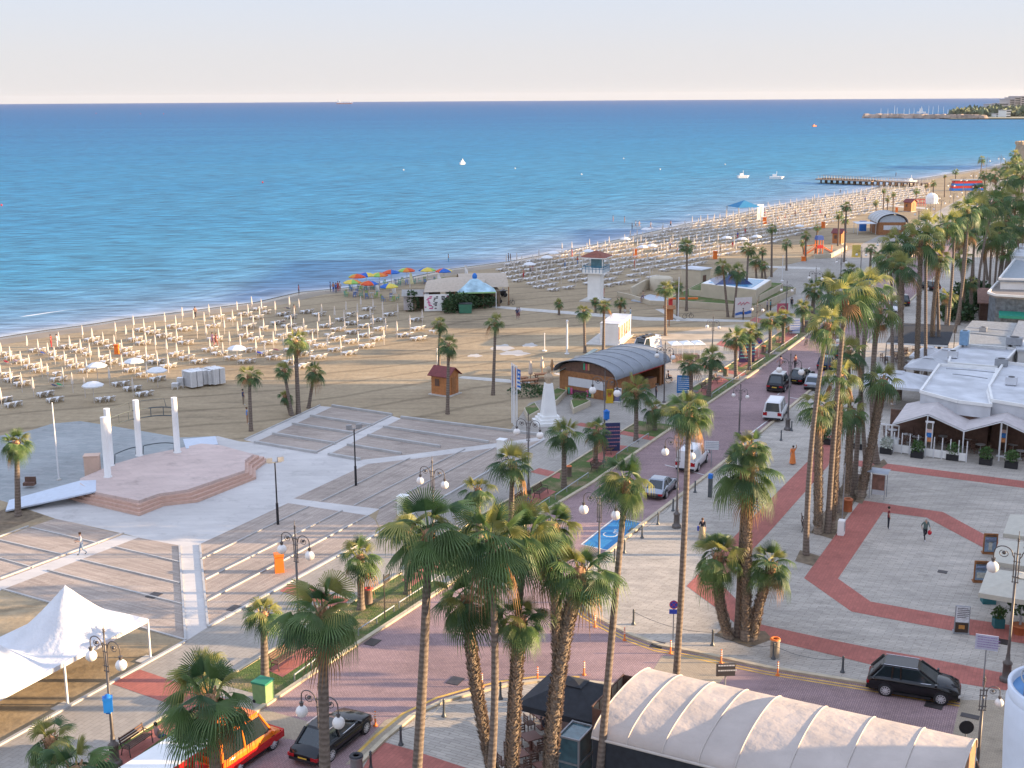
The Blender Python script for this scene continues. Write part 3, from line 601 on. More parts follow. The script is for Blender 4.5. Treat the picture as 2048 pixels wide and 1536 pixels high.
def palm(crown, base, Rpx, label, mid=None, style='near', shaggy=0, r0=None, grp=None, skirt=False, var=None, tilt=0.0):
    """crown=(px,py) centre, base=(px,py) on the ground, Rpx crown radius in photo pixels"""
    global palm_i; palm_i += 1; k = palm_i
    B = P(*base); C = PY(crown[0], crown[1], B.y+tilt); dist = (C-CAM).dot(_f)
    R = Rpx*dist/FPX; top = C-Vector((0, 0, R*.10))
    root = thing('fan_palm', label, 'palm tree', B, 0, grp)
    pts = [Vector((0, 0, -.05))]
    if mid:
        m_ = PY(mid[0], mid[1], B.y+tilt*.5)-B; e = top-B
        pts.append(m_*2-(e*.5) if True else m_)
        # control point so the curve passes by the middle pixel
        t = max(.2, min(.8, m_.z/e.z)); pts[-1] = (m_-e*t*t)/(2*t*(1-t))
    pts.append(top-B)
    rr0 = r0 or .19
    trunk_obj(root, pts, rr0, rr0*.68 if not shaggy else rr0*.85, shaggy, k)
    cs = CROWN[style]; me = cs[k % len(cs)] if var is None else cs[var]
    c = bpy.data.objects.new('crown', me); COL.objects.link(c); c.parent = root; c.location = C-B; c.scale = (R*1.06,)*3
    rnd = random.Random(k*13)
    c.rotation_euler = (rnd.uniform(-.2, .2), rnd.uniform(-.2, .2), rnd.uniform(0, 6.28) if var is None else 0); c.scale = (c.scale.x*rnd.uniform(.92, 1.06), c.scale.x*rnd.uniform(.92, 1.06), c.scale.x*rnd.uniform(.85, 1.12))
    l = bpy.data.objects.new('leaf_bases', COLLAR[k % 2]); COL.objects.link(l); l.parent = root; l.location = top-B+Vector((0, 0, .1)); s_ = max(.6, rr0*.72/.15); l.scale = (s_, s_, s_*(1.3 if skirt else 1.0))
    if style in ('near', 'mid') and (skirt or k % 3 == 0):
        q = bpy.data.objects.new('dead_skirt', SKIRT[k % 2]); COL.objects.link(q); q.parent = root; q.location = top-B; s2 = R*rnd.uniform(.55, .8); q.scale = (s2*.8, s2*.8, s2*(1.9 if skirt else 1)); q.rotation_euler = (0, 0, k)
    return root
def skirt_mesh(seed):
    R = random.Random(seed); b = MB()
    for i in range(90):
        a = R.uniform(0, 6.28); z = R.uniform(-.35, .05); r_ = R.uniform(.12, .3); L = R.uniform(.45, .95); d = Vector((cos(a), sin(a), 0)); s = Vector((-sin(a), cos(a), 0)); w = R.uniform(.015, .05)
        p = d*.08+Vector((0, 0, z)); q = d*r_+Vector((0, 0, z-.1)); e = d*r_*R.uniform(.8, 1.3)+Vector((0, 0, z-L))
        b.add([p-s*w*.4, p+s*w*.4, q+s*w, q-s*w, e], [(0, 1, 2, 3), (3, 2, 4)])
    return b.mesh('dead_skirt', m_dead)
SKIRT = [skirt_mesh(1), skirt_mesh(2)]
G1 = 'tall palms in the foreground'; G2 = 'palms in the tall row beside the square'; G3 = 'short palms along the promenade verge'; G4 = 'palms standing on the beach'; G5 = 'tall palms far down the row'
palm((645,1218), (658,1800), 108, 'big dark green palm left of the road, in front of the black saloon car', (648,1450), r0=.26, grp=G1)
palm((418,1395), (436,1900), 115, 'dark green palm in front of the orange road train', (430,1536), r0=.27, grp=G1)
palm((150,1540), (150,1960), 95, 'dark palm cut off at the bottom left corner', None, r0=.25, grp=G1)
palm((857,1062), (826,1650), 108, 'tall dark palm whose thin trunk leans left across the lower road', (850,1260), r0=.25, grp=G1)
palm((980,1080), (973,1640), 108, 'tall dark palm with smooth trunk directly right of the leaning one', (990,1330), r0=.20, grp=G1)
palm((932,1192), (994,1580), 84, 'dark palm with grey shaggy trunk curving to the right at its foot', (950,1365), r0=.24, shaggy=1.2, grp=G1, style='near')
palm((1108,1052), (1117,1420), 62, 'sunlit palm with pale shaggy trunk behind the thick leaning palm', None, r0=.24, shaggy=2.2, grp=G1)
palm((1052,1072), (1014,1600), 100, 'dark palm with thin smooth trunk in the centre of the foreground group', (1030,1300), r0=.20, grp=G1)
palm((1040,1238), (1022,1620), 68, 'low yellow green palm with shaggy orange lit trunk beside the cafe tables', (1030,1400), r0=.25, shaggy=2.2, grp=G1)
palm((1158,1140), (1100,1610), 92, 'palm with the thickest shaggy trunk leaning right over the cafe tables', (1115,1370), r0=.30, shaggy=2.3, grp=G1)
palm((1252,962), (1195,1602), 68, 'sunlit windblown palm with long bare trunk rising in front of the black parasol', (1232,1180), r0=.19, grp=G1, tilt=1)
palm((1378,822), (1349,1400), 64, 'tallest bare trunked palm standing behind the vaulted tent, windblown yellow crown', (1368,1080), r0=.19, grp=G1)
palm((1492,938), (1478,1272), 82, 'sunlit tallest palm of the four in the square with bare trunk', None, r0=.30, grp='four palms growing from one pit')
palm((1500,895), (1492,1280), 48, 'shaggy trunked palm standing in the middle of the four in the square', (1492,1100), r0=.28, shaggy=2.2, grp='four palms growing from one pit', style='near')
palm((1436,1108), (1458,1276), 66, 'palm leaning left with shaggy trunk, leftmost of the four in the square', (1438,1200), r0=.27, shaggy=2.2, grp='four palms growing from one pit', style='near')
palm((1543,1128), (1504,1280), 58, 'palm leaning right with shaggy trunk, rightmost of the four in the square', (1524,1190), r0=.26, shaggy=2.2, grp='four palms growing from one pit', style='near')
# row beside the square
palm((1655,648), (1612,1110), 48, 'palm with smooth curved trunk standing nearest in its own grass square', (1626,860), 'mid', 0, .20, G2)
palm((1637,815), (1636,1067), 46, 'short shaggy palm with white flecked trunk by the bench', None, 'mid', 2.1, .27, G2)
palm((1692,590), (1655,1066), 62, 'tall yellow crowned palm with straight bare trunk behind the shaggy pair', (1675,780), 'mid', 0, .22, G2)
palm((1681,752), (1662,1058), 44, 'yellow green palm of middle height over the bin and bench', None, 'mid', 1.2, .24, G2)
palm((1672,830), (1674,1025), 40, 'low palm half hidden behind the shaggy trunks', None, 'mid', 0, .2, G2)
palm((1703,820), (1692,996), 44, 'palm with bushy green crown left of the small shelter', None, 'mid', 2.1, .25, G2)
palm((1697,702), (1703,990), 42, 'dark green palm behind the yellow crowned palms', None, 'mid', 0, .2, G2)
palm((1766,760), (1721,993), 50, 'sunlit palm with thick shaggy trunk leaning right beside the white awnings', (1745,880), 'mid', 2.2, .32, G2)
palm((1735,572), (1708,978), 58, 'high yellow crowned palm over the parked cars', (1722,780), 'mid', 0, .21, G2)
palm((1758,618), (1753,927), 50, 'high palm whose thick lower trunk stands at the restaurant fence', (1745,800), 'mid', 0, .28, G2)
palm((1712,612), (1733,960), 40, 'palm crown between two taller yellow ones', None, 'mid', 0, .19, G2)
for i, (c, b_, R, l, m_, sh) in enumerate([
    ((1782,512),(1786,790),42,'palm with slender trunk left of the reddish trunk',None,0),
    ((1804,534),(1799,800),40,'palm with reddish brown lit trunk beside the black awning',None,1.1),
    ((1793,488),(1812,772),44,'dark green palm rising above the reddish trunked one',(1800,640),0),
    ((1842,480),(1832,768),46,'broad dark palm with flecked trunk beside the white parasols',None,1.1),
    ((1852,452),(1851,760),42,'dark palm with two tone trunk behind the broad one',None,0),
    ((1894,448),(1864,722),42,'palm with strongly curved thick trunk leaning right',(1874,560),1.1),
    ((1874,512),(1879,722),36,'low green palm behind the curved trunk',None,0),
    ((1910,444),(1891,702),36,'palm of middle height right of the curved trunk',(1905,540),0),
    ((1929,462),(1917,650),34,'slim palm with sunlit edge by the brown wooden roof',(1926,540),0),
    ((1936,418),(1909,665),40,'yellow crowned palm left of the pair against the sea',(1930,530),0),
    ((1958,420),(1940,640),42,'bright yellow crowned palm with dead fronds',(1948,500),0),
    ((1990,402),(1955,620),42,'tall yellow palm with curved bare trunk, highest by the roofs',(1966,500),0),
    ((1972,478),(1966,610),34,'palm with long brown skirt of dead leaves',None,0),
    ((1927,515),(1925,640),26,'low sunlit palm with orange brown shaggy trunk',None,1.1),
    ((1943,565),(1945,640),20,'small sunlit palm at the edge of the dark hedge',None,0),
    ((1895,592),(1889,680),22,'small bright palm growing in front of the hedge',None,0),
    ((1998,466),(1986,610),34,'green palm right of the brown skirted one',None,0),
    ((2012,440),(1992,600),34,'dark palm in the packed row above the grey roofs',None,0),
    ((1960,385),(1975,560),30,'dark green palm behind the bright yellow crown',None,0),
    ((2034,398),(2010,560),42,'dark palm at the right edge above the grey roofs',None,0),
    ((2022,360),(2020,500),30,'dark palm at the right edge below the stone fort',None,0),
    ((2045,350),(2040,520),34,'rightmost dark palm cut by the picture edge',None,0),
    ((2005,385),(2004,520),28,'dark palm behind the tall yellow one',None,0),
    ((1985,450),(1978,590),30,'grey trunked palm in the packed row',None,0),
    ((2040,450),(2028,575),30,'low dark palm beside the lattice terrace',None,0)]):
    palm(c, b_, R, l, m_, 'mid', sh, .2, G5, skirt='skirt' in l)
for (x, y, bx, by, R) in [(2020,480,2002,585,26),(2030,430,2016,560,26),(1948,455,1946,600,24),(2008,505,1998,600,22),(1916,480,1930,610,24),(2044,400,2046,560,30),(2044,480,2040,560,24),(1990,350,2000,470,20),(2014,335,2022,450,20),(2036,330,2040,450,22),(2030,310,2042,430,16),(1968,350,1978,450,14)]:
    palm((x, y), (bx, by), R, 'dark palm packed in the distant right hand row', None, 'far', 0, .2, 'palms packed in the distant row')
# promenade verge
for (c, b_, R, l) in [
    ((100,1478),(110,1640),64,'sunlit palm at the bottom left corner beside the lamp with blue bin'),
    ((405,1340),(400,1500),58,'sunlit palm showing behind the dark one at the road train'),
    ((527,1228),(530,1362),50,'sunlit short palm next to the bench and the green bin'),
    ((720,1112),(722,1218),54,'bright short palm beside the brown litter bin'),
    ((815,1058),(815,1187),50,'short palm mostly hidden behind the tall dark crowns'),
    ((956,978),(958,1075),44,'short palm behind the foreground crowns, left of the no parking disc'),
    ((1025,925),(1022,1048),52,'sunlit short palm left of the round blue sign'),
    ((1128,868),(1128,976),46,'short palm between the bench and the orange topped bin'),
    ((1193,862),(1190,936),36,'short palm in front of the dark advertising board'),
    ((1273,782),(1272,882),42,'palm in front of the arched kiosk'),
    ((1309,816),(1310,860),29,'smallest verge palm beside the kiosk corner'),
    ((1381,727),(1384,835),34,'palm beside the large blue information board'),
    ((1424,716),(1417,792),33,'palm right of the blue information board'),
    ((1471,676),(1472,756),30,'palm left of the second advertising board'),
    ((1501,664),(1499,739),29,'palm in front of the second advertising board'),
    ((1541,640),(1540,706),27,'verge palm opposite the parked jeep'),
    ((1568,634),(1566,691),25,'verge palm right beside the far bench'),
    ((1606,615),(1606,664),23,'verge palm next to the small blue poster'),
    ((1627,578),(1622,650),26,'verge palm below the double globe lamp'),
    ((1657,563),(1656,612),28,'green palm left of the highest yellow crowns'),
    ((1703,540),(1702,590),24,'green palm on the promenade right of the globe lamps'),
    ((1690,560),(1688,600),22,'green palm behind the yellow crown'),
    ((1742,497),(1740,540),16,'small palm beside the far parking court'),
    ((1755,512),(1754,548),14,'smallest palm beside the far parking court'),
    ((1672,600),(1676,650),24,'dark green palm at the road edge behind the yellow crowns')]:
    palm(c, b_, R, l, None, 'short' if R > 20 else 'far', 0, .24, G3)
for (c, b_, R, l, st) in [
    ((33,885),(36,1032),36,'lone sunlit palm at the left edge by the metal ramp','near'),
    ((498,750),(502,862),27,'lone palm at the corner of the sea side deck','mid'),
    ((591,682),(597,828),31,'tallest palm of the clump behind the sea side deck','mid'),
    ((568,740),(584,831),23,'left palm of the clump behind the sea side deck','mid'),
    ((628,742),(617,816),28,'right palm leaning out of the clump behind the sea side deck','mid'),
    ((570,792),(582,829),18,'smallest palm at the foot of the clump','short'),
    ((897,690),(895,828),28,'palm whose trunk crosses the near wooden hut','mid'),
    ((880,648),(877,760),21,'palm behind the near wooden hut with one lit side','mid'),
    ((991,643),(986,790),23,'slender palm alone on the sand left of the flagpoles','mid'),
    ((1118,607),(1118,630),14,'tiny palm beside the concrete path','short'),
    ((1168,622),(1170,706),21,'sunlit palm left of the white container','short'),
    ((1208,612),(1207,700),19,'palm directly in front of the white container','short'),
    ((1190,602),(1192,625),12,'tiny palm in front of the lifeguard tower','short'),
    ((1241,605),(1240,638),15,'small dark palm right of the lifeguard tower','short'),
    ((1331,577),(1331,671),21,'palm with thick orange lit trunk by the shower post','short'),
    ((1374,491),(1373,622),21,'slender dark palm in front of the stone cabin','mid'),
    ((1354,573),(1355,632),18,'dark palm behind the white flagpole','short'),
    ((1446,532),(1456,634),22,'left palm of the pair before the terraced fountain','mid'),
    ((1476,543),(1467,634),22,'right palm of the pair before the terraced fountain','mid'),
    ((1497,497),(1491,606),18,'thin palm right of the fountain pair','mid'),
    ((1525,502),(1524,556),12,'small palm behind the fountain terrace','far'),
    ((1511,522),(1513,560),18,'bushy palm at the rear of the fountain terrace','short'),
    ((1528,530),(1532,562),14,'low dark palm at the rear right of the fountain','far'),
    ((1544,456),(1543,554),14,'tall slim palm between fountain and playground','far'),
    ((1573,487),(1573,541),14,'short round palm left of the playground','far'),
    ((1612,470),(1611,522),14,'palm at the left foot of the playground slide','far'),
    ((1635,455),(1632,506),10,'palm rising behind the playground slide','far'),
    ((1605,485),(1608,508),9,'lowest palm at the playground','far'),
    ((1693,412),(1688,524),15,'tallest palm of the three beside the second hut','far'),
    ((1678,430),(1676,492),13,'left palm of the three beside the second hut','far'),
    ((1690,440),(1690,505),12,'middle palm of the three beside the second hut','far'),
    ((1752,405),(1753,446),9,'left palm of the four above the far kiosk','far'),
    ((1768,381),(1766,442),7,'thinnest palm of the four above the far kiosk','far'),
    ((1776,397),(1774,438),8,'third palm of the four above the far kiosk','far'),
    ((1787,388),(1786,433),8,'right palm of the four above the far kiosk','far'),
    ((1833,382),(1831,416),10,'palm right of the third hut','far'),
    ((1867,366),(1866,394),8,'palm left of the striped beach stand','far'),
    ((1890,352),(1889,394),5,'bare looking palm beside the striped beach stand','far'),
    ((1912,343),(1910,372),9,'palm behind the striped beach stand','far'),
    ((1964,319),(1960,362),10,'tallest far palm standing against the sea','far'),
    ((1852,372),(1852,392),5,'tiny far palm at the end of the pier','far')]:
    palm(c, b_, R, l, None, st, 0, .2 if R < 30 else .24, G4)
# ================================================================ BUILDINGS AND LARGE THINGS
m_wwall = mat('white_wall', (.80,.79,.77), .75, var=.06, scale=1.0, bump=.08)
m_roofw = mat('white_roof_coating', (.58,.59,.62), .6, var=.22, scale=.45)
m_cream = mat('cream_wall', (.52,.45,.34), .8, var=.08, scale=1)
m_glass = mat('dark_glass', (.03,.04,.05), .12, var=.2, spec=.8)
m_darkm = mat('dark_metal', (.035,.035,.04), .5, .5)
m_grey = mat('grey_metal', (.32,.33,.35), .45, .4, var=.1)
m_awb = mat('black_fabric', (.025,.028,.035), .85, var=.25)
m_awn = mat('awning_fabric', (.52,.47,.46), .8, var=.10, scale=1.5, bump=.5, bscale=1.2, bdist=.15)
m_wood = mat('brown_timber', (.30,.13,.05), .7, var=.25, scale=3)
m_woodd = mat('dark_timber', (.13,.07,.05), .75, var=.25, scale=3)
m_wpl = mat('white_plastic', (.74,.73,.72), .45, var=.04)
m_steel = mat('white_painted_steel', (.72,.72,.73), .4, var=.04)
m_orange = mat('orange_plastic', (.75,.17,.02), .5, var=.08)
m_red = MATS['paving_red']; m_redp = mat('red_paint', (.55,.03,.03), .5, var=.1)
m_bluep = mat('blue_plastic', (.01,.16,.55), .45, var=.08)
m_green = mat('green_plastic', (.02,.20,.12), .5, var=.1)
m_plant = mat('shrub_leaf', (.06,.12,.03), .6, var=.5, scale=5, trans=.2)
m_hedge = mat('hedge_leaf', (.035,.075,.025), .7, var=.5, scale=5, trans=.15)
m_terra = mat('terracotta', (.42,.13,.05), .8, var=.15)
m_teal = mat('teal_paint', (.02,.13,.15), .6, var=.1)
# ---- town blocks on the landward side of the street; their long evening shadows cross the beach
m_apt = mat('apartment_render', (.50,.44,.36), .85, var=.1, scale=.3)
m_apt2 = mat('apartment_render_pale', (.58,.56,.53), .85, var=.1, scale=.3)
def apartment(x0, y0, x1, y1, h, label, m):
    r = thing('apartment_block', label, 'building', ((x0+x1)/2, (y0+y1)/2, 0), 0, 'apartment blocks on the landward side of the street')
    w, d = x1-x0, y1-y0; b = MB(); b.box((0, 0, h/2), (w, d, h)); b.build('wall', m, r)
    b = MB(); b.box((0, 0, h+.5), (w+.3, d+.3, 1.0)); b.build('parapet', m_apt2, r)
    n = int(h//3.2); g = MB(); s = MB()
    for k in range(n):
        z = 1.7+k*3.2; s.box((-w/2-.6, 0, z-1.0), (1.2, d*.96, .2)); s.box((-w/2-1.15, 0, z-.45), (.08, d*.96, .9))
        c = max(2, int(d//4))
        for j in range(c): g.box((-w/2-.03, -d/2+(j+.5)*d/c, z+.2), (.08, 2.0, 1.9))
        for j in range(max(2, int(w//4))): g.box((-w/2+(j+.5)*w/max(2, int(w//4)), -d/2-.03, z+.2), (1.6, .08, 1.5))
    g.build('windows', m_glass, r); s.build('balcony', m_apt2, r)
    return r
apartment(27, -20, 47, 47.3, 33, 'tall apartment block next to the camera, its face towards the square', m_apt)
apartment(70, 48, 90, 87, 9.6, 'low apartment block between the two tall ones at the square', m_apt2)
apartment(64, 87.2, 84, 112, 21.2, 'tall apartment block opposite the stage', m_apt)
apartment(66, 112.2, 88, 133.5, 21.8, 'tall pale apartment block beyond the first tall one', m_apt2)
apartment(100, 168, 120, 191, 24.6, 'apartment block behind the lattice terrace', m_apt)
apartment(106, 191.2, 128, 216, 27, 'second apartment block behind the terraces', m_apt2)
apartment(118, 216.2, 138, 243, 29, 'third apartment block behind the terraces', m_apt)
apartment(150, 268, 170, 300, 24, 'apartment block far up the street', m_apt2)
# ---- nearest balcony at the right edge: white drum with blue floor and rail
c_ = PY(2130, 1500, 27); R_ = 1.42; zt = PY(2060, 1375, 26.5).z
r = thing('round_balcony', 'white rounded balcony with blue floor and curved rail at the right bottom corner', 'balcony', (c_.x, c_.y, zt-.6), 0)
b = MB(); b.lathe((0, 0, 0), [(R_*.80, -9), (R_*.86, -5), (R_*.93, -2.5), (R_*.99, -1.0), (R_, -.1), (R_*.96, 0)], 48); b.build('wall', mat('balcony_white', (.62,.66,.74), .6, var=.04), r)
b = MB(); b.lathe((0, 0, 0), [(R_*.97, .0), (R_*.99, .30), (R_*.92, .30), (R_*.90, .06)], 48); b.build('parapet', MATS['balcony_white'], r)
b = MB(); b.lathe((0, 0, 0), [(R_*.91, .10), (R_*.91, .14)], 40); b.build('floor', mat('balcony_blue', (.09,.25,.50), .5, var=.1), r)
b = MB(); b.tube([(R_*.78*cos(a*pi/20), R_*.78*sin(a*pi/20), .45) for a in range(41)], .022, 6, False)
for a in range(0, 40, 5): b.cyl((R_*.78*cos(a*pi/20), R_*.78*sin(a*pi/20), 0.05), (R_*.78*cos(a*pi/20), R_*.78*sin(a*pi/20), .45), .018, None, 6)
b.build('rail', m_grey, r)
# ---- vaulted white tents in the foreground
m_vault = mat('vault_membrane', (.50,.43,.385), .55, var=.12, scale=.5, bump=.6, bscale=1.1, bdist=.18)
a_ = P(1184, 1474, 3.0); e_ = P(1394, 1527, 3.0); ax = (e_-a_).normalized(); hd = atan2(ax.y, ax.x); pn = Vector((-ax.y, ax.x, 0))
def vault(name, label, o, L, Wd, rise, ribs, ezl=3.0):
    r = thing(name, label, 'tent', (o.x, o.y, 0), hd)
    def sec(t): a = pi*t; return (Wd/2-Wd/2*cos(a), ezl+rise*sin(a)**.9)
    b = MB(); b.grid(lambda u, v: (u*L, sec(v)[0], sec(v)[1]-.02*abs(sin(u*pi*ribs))*sin(pi*v)), ribs*8, 24)
    b.build('membrane', m_vault, r)
    b = MB()
    for k in range(ribs+1):
        b.tube([(k*L/ribs, sec(t/20)[0], sec(t/20)[1]+.02) for t in range(21)], .03, 6, False)
    b.tube([(0, -.05, ezl), (L, -.05, ezl)], .07, 6); b.tube([(0, Wd+.05, ezl), (L, Wd+.05, ezl)], .07, 6)
    b.build('rib', mat('vault_rib', (.54,.48,.43), .6, var=.05), r)
    b = MB(); b.box((L/2, .02, ezl/2-.03), (L-.1, .06, ezl-.1)); b.build('side_wall', m_awb, r)
    b = MB(); pts = [(0, sec(t/14)[0], sec(t/14)[1]-.02) for t in range(15)]
    q = [(.04, p[1], p[2]) for p in pts]; b.add(q+[(.04, Wd, .05), (.04, 0, .05)], [tuple(range(17))]); b.build('end_wall', mat('end_panel', (.35,.18,.09), .6, var=.2), r)
    b = MB(); q = [(L-.04, p[1], p[2]) for p in pts]; b.add(q+[(L-.04, Wd, .05), (L-.04, 0, .05)], [tuple(range(17))])
    b.build('end_wall', mat('end_panel', (.35,.18,.09), .6, var=.2), r)
    return r
Wd_ = 7.2
vault('vaulted_tent', 'left vaulted white membrane tent with black side wall', a_, 6.7, Wd_, .85, 4)
o2 = a_+ax*6.75-pn*.5
vault('vaulted_tent', 'right, slightly higher vaulted white membrane tent beside the dark car', o2, 8.7, 7.4, 1.15, 4, 3.05)
# cafe entrance beside the vault: glass draught lobby, menu screens, ice chest, black parasol
g_ = P(1165, 1500, 1.2)
r = thing('glass_lobby', 'small glazed lobby with grey frame beside the left vaulted tent', 'porch', (g_.x-.35, g_.y-.5, 0), hd)
b = MB(); b.box((0, 0, 1.25), (1.0, 1.5, 2.3)); b.build('glazing', mat('blue_glass', (.06,.13,.16), .15, var=.3, spec=.8), r)
b = MB()
for (x, y) in ((-.52,-.77),(.52,-.77),(.52,.77),(-.52,.77)): b.box((x, y, 1.25), (.09, .09, 2.5))
for z in (.08, 1.2, 2.45): b.box((0, -.77, z), (1.1, .07, .08)); b.box((0, .77, z), (1.1, .07, .08)); b.box((-.52, 0, z), (.07, 1.5, .08)); b.box((.52, 0, z), (.07, 1.5, .08))
b.build('frame', m_grey, r)
s0 = P(1182, 1440, 3.0)
r = thing('roof_screen', 'slatted roof screen of glass panels above the edge of the vaulted tent', 'screen', (s0.x, s0.y, 2.6), hd)
b = MB()
for k in range(6): b.box((.05, .1+k*.7, .55), (.05, .05, 1.1))
b.box((.05, 1.85, 1.08), (.07, 3.7, .06)); b.box((.05, 1.85, .02), (.07, 3.7, .06)); b.box((1.2, 3.65, .55), (2.3, .06, 1.1)); b.box((.6, .05, .5), (1.1, .05, 1.0)); b.build('frame', m_woodd, r)
b = MB()
for k in range(5): b.box((.05, .45+k*.7, .55), (.02, .62, .98))
b.build('glass_pane', mat('pane_pale', (.42,.38,.30), .25, var=.15), r)
def parasol(name, label, c, w, d, z, rise, m, grp=None, rz=0, pole=m_steel, val=.25, pitch4=True):
    r = thing(name, label, 'parasol', c, rz, grp)
    b = MB(); b.cyl((0, 0, 0), (0, 0, z+rise*.95), .04, None, 8); b.lathe((0, 0, 0), [(.3, 0), (.3, .08), (.05, .1)], 10); b.build('pole', pole, r)
    b = MB(); k = [(-w/2, -d/2), (w/2, -d/2), (w/2, d/2), (-w/2, d/2)]
    for i in range(4):
        a, c2 = k[i], k[(i+1) % 4]
        b.add([(a[0], a[1], z), (c2[0], c2[1], z), (c2[0]*.22, c2[1]*.22, z+rise*.82), (a[0]*.22, a[1]*.22, z+rise*.82)], [(0, 1, 2, 3)])
        b.add([(a[0]*.26, a[1]*.26, z+rise*.86), (c2[0]*.26, c2[1]*.26, z+rise*.86), (0, 0, z+rise)], [(0, 1, 2)])
        b.add([(a[0], a[1], z), (c2[0], c2[1], z), (c2[0], c2[1], z-val), (a[0], a[1], z-val)], [(3, 2, 1, 0)])
    b.build('canopy', m, r); return r
k_ = P(1128, 1452, 0)
q0 = P(1150, 1395, 2.7)
parasol('square_parasol', 'large black square parasol over the cafe tables', (q0.x, q0.y+.4, 0), 4.5, 3.8, 2.5, .95, m_awb, None, hd, val=.3)
m_cr = mat('cream_canvas', (.50,.47,.40), .8, var=.06)
for i, (x, y) in enumerate([(2046, 1163), (2066, 1102), (2084, 1048)]):
    q = P(x, y, 2.9)
    parasol('square_parasol', ['cream parasol nearest the right lamp post, over a table','cream parasol behind the lamp globes at the right edge','farthest cream parasol at the right edge of the square'][i], (q.x, q.y, 0), 4.4, 4.4, 2.6, .8, m_cr, 'cream parasols at the right edge', HT+.02, val=.3)
# ---- white pole tent lower left
t0, t1 = P(295, 1237, 2.4), P(128, 1325, 2.4); L = (t0-t1).length; ux = (t0-t1).normalized(); hh = atan2(ux.y, ux.x)
m_tent = mat('tent_canvas', (.60,.60,.62), .65, var=.08, scale=.7, bump=.7, bscale=1.3, bdist=.2)
r = thing('pole_tent', 'white two peaked marquee beside the wooden deck', 'tent', (t1.x, t1.y, 0), hh)
D_ = 5.6
def tent_h(u, v, pk):                         # u,v in 0..1 inside a module
    du, dv = abs(u-.5)*2, abs(v-.5)*2; m = max(du, dv); k = 1-m
    rr = sqrt(du*du+dv*dv); return 2.4+pk*max(0, (1-min(1, (rr*.55+m*.45))))**1.35 - .10*sin(pi*u)*(dv > .9)*0
for k in range(2):
    x0 = 0 if k == 0 else -L
    b = MB(); b.grid(lambda u, v: (x0+u*L, v*D_, tent_h(u, v, 2.7)), 28, 28)
    for (A, B_) in (((x0, 0), (x0+L, 0)), ((x0+L, 0), (x0+L, D_)), ((x0+L, D_), (x0, D_)), ((x0, D_), (x0, 0))):
        b.add([(A[0], A[1], 2.4), (B_[0], B_[1], 2.4), (B_[0], B_[1], 2.15), (A[0], A[1], 2.15)], [(0, 1, 2, 3)])
    b.build('canopy', m_tent, r)
for (x, y) in ((0, 0), (L, 0), (L, D_), (0, D_), (-L, 0), (-L, D_)):
    b = MB(); b.box((x, y, 1.18), (.09, .09, 2.36)); b.build('leg', m_steel, r)
    b = MB(); b.box((x-.35, y+.1, .03), (.9, .6, .06)); b.build('base_plate', m_conc, r)
# ---- stage
m_pink = paving('stage_pink_slabs', (.57,.445,.40), (.53,.41,.37), .62, 1.2, 1.2, (.45,.34,.30), .65, .10, .012, .14); m_step = mat('stage_step_pink', (.55,.36,.285), .75, var=.08)
ZS = .95
fr = [((160,968),(122,999)),((192,984),(150,1004)),((278,1001),(278,1035)),((318,987),(331,1013)),((375,979),(401,1006)),((490,940),(519,957)),((490,920),(518,941)),((507,908),(549,918))]
bk = [(440,890),(402,887),(365,895),(290,910),(225,929),(160,957)]
tops = [P(*a, ZS) for a, _ in fr]; bots = [P(*c, 0) for _, c in fr]; backs = [P(*a, ZS) for a in bk]
r = thing('stage', 'pink stepped open air stage in the middle of the white plaza', 'stage', bots[2], 0)
O = bots[2]
b = MB(); b.prism([(p.x-O.x, p.y-O.y) for p in tops+backs], 0, ZS); b.build('platform', m_pink, r)
for k in range(3):
    t = (k+1)/4*1.0; ring = [(tops[i].lerp(bots[i], t)) for i in range(len(tops))]; base_ = [tops[0].lerp(backs[-1], .3), tops[-1].lerp(backs[0], .5)]
    pl = [(p.x-O.x, p.y-O.y) for p in ring]+[(base_[1].x-O.x, base_[1].y-O.y), (base_[0].x-O.x, base_[0].y-O.y)]
    b = MB(); b.prism(pl, 0, ZS*(1-(k+1)/4)); b.build('step', m_step, r)
m_col = mat('column_white', (.80,.79,.78), .6, var=.03)
colp = []
for i, (bx, by, ty, l) in enumerate([(216,954,834,'nearest white column on the left of the stage'),(222,931,817,'white column half hidden behind the nearest one'),(279,911,800,'middle white column carrying the truss'),(355,905,795,'right hand white column of the stage')]):
    B = P(bx, by, ZS); h = hgt(P(bx, by, ZS), ty)
    o = MB(); o.lathe((0, 0, 0), [(.34, 0), (.34, .08), (.27, .12), (.265, h*.5), (.25, h-.1), (.26, h)], 20)
    ob = o.build('stage_column', m_col, None, B); tag(ob, l, 'column', 'white columns on the stage'); colp.append((B, h))
m_truss = mat('truss_steel', (.07,.09,.10), .7, 0)
def trussline(a, c, label):
    A, B_ = colp[a][0]+Vector((0, 0, colp[a][1]-.9)), colp[c][0]+Vector((0, 0, colp[c][1]-.9)); r = thing('lighting_truss', label, 'truss', A, 0, 'steel trusses between the stage columns')
    d = B_-A; bow = Vector((0, .6, 0))
    def q(t, z): return d*t+bow*sin(pi*t)+Vector((0, 0, z))
    b = MB()
    for z in (0, -.75): b.tube([q(t/8, z) for t in range(9)], .05, 6)
    b.build('chord', m_truss, r); b = MB()
    for t in (0, .33, .66, 1): b.cyl(q(t, 0), q(t, -.75), .035, None, 5)
    b.tube([q(.1, 0), q(.12, .75), q(.7, .8), q(.75, 0)], .03, 5); b.build('brace', m_truss, r)
trussline(1, 2, 'bowed steel truss between the left and middle columns'); trussline(2, 3, 'bowed steel truss between the middle and right columns')
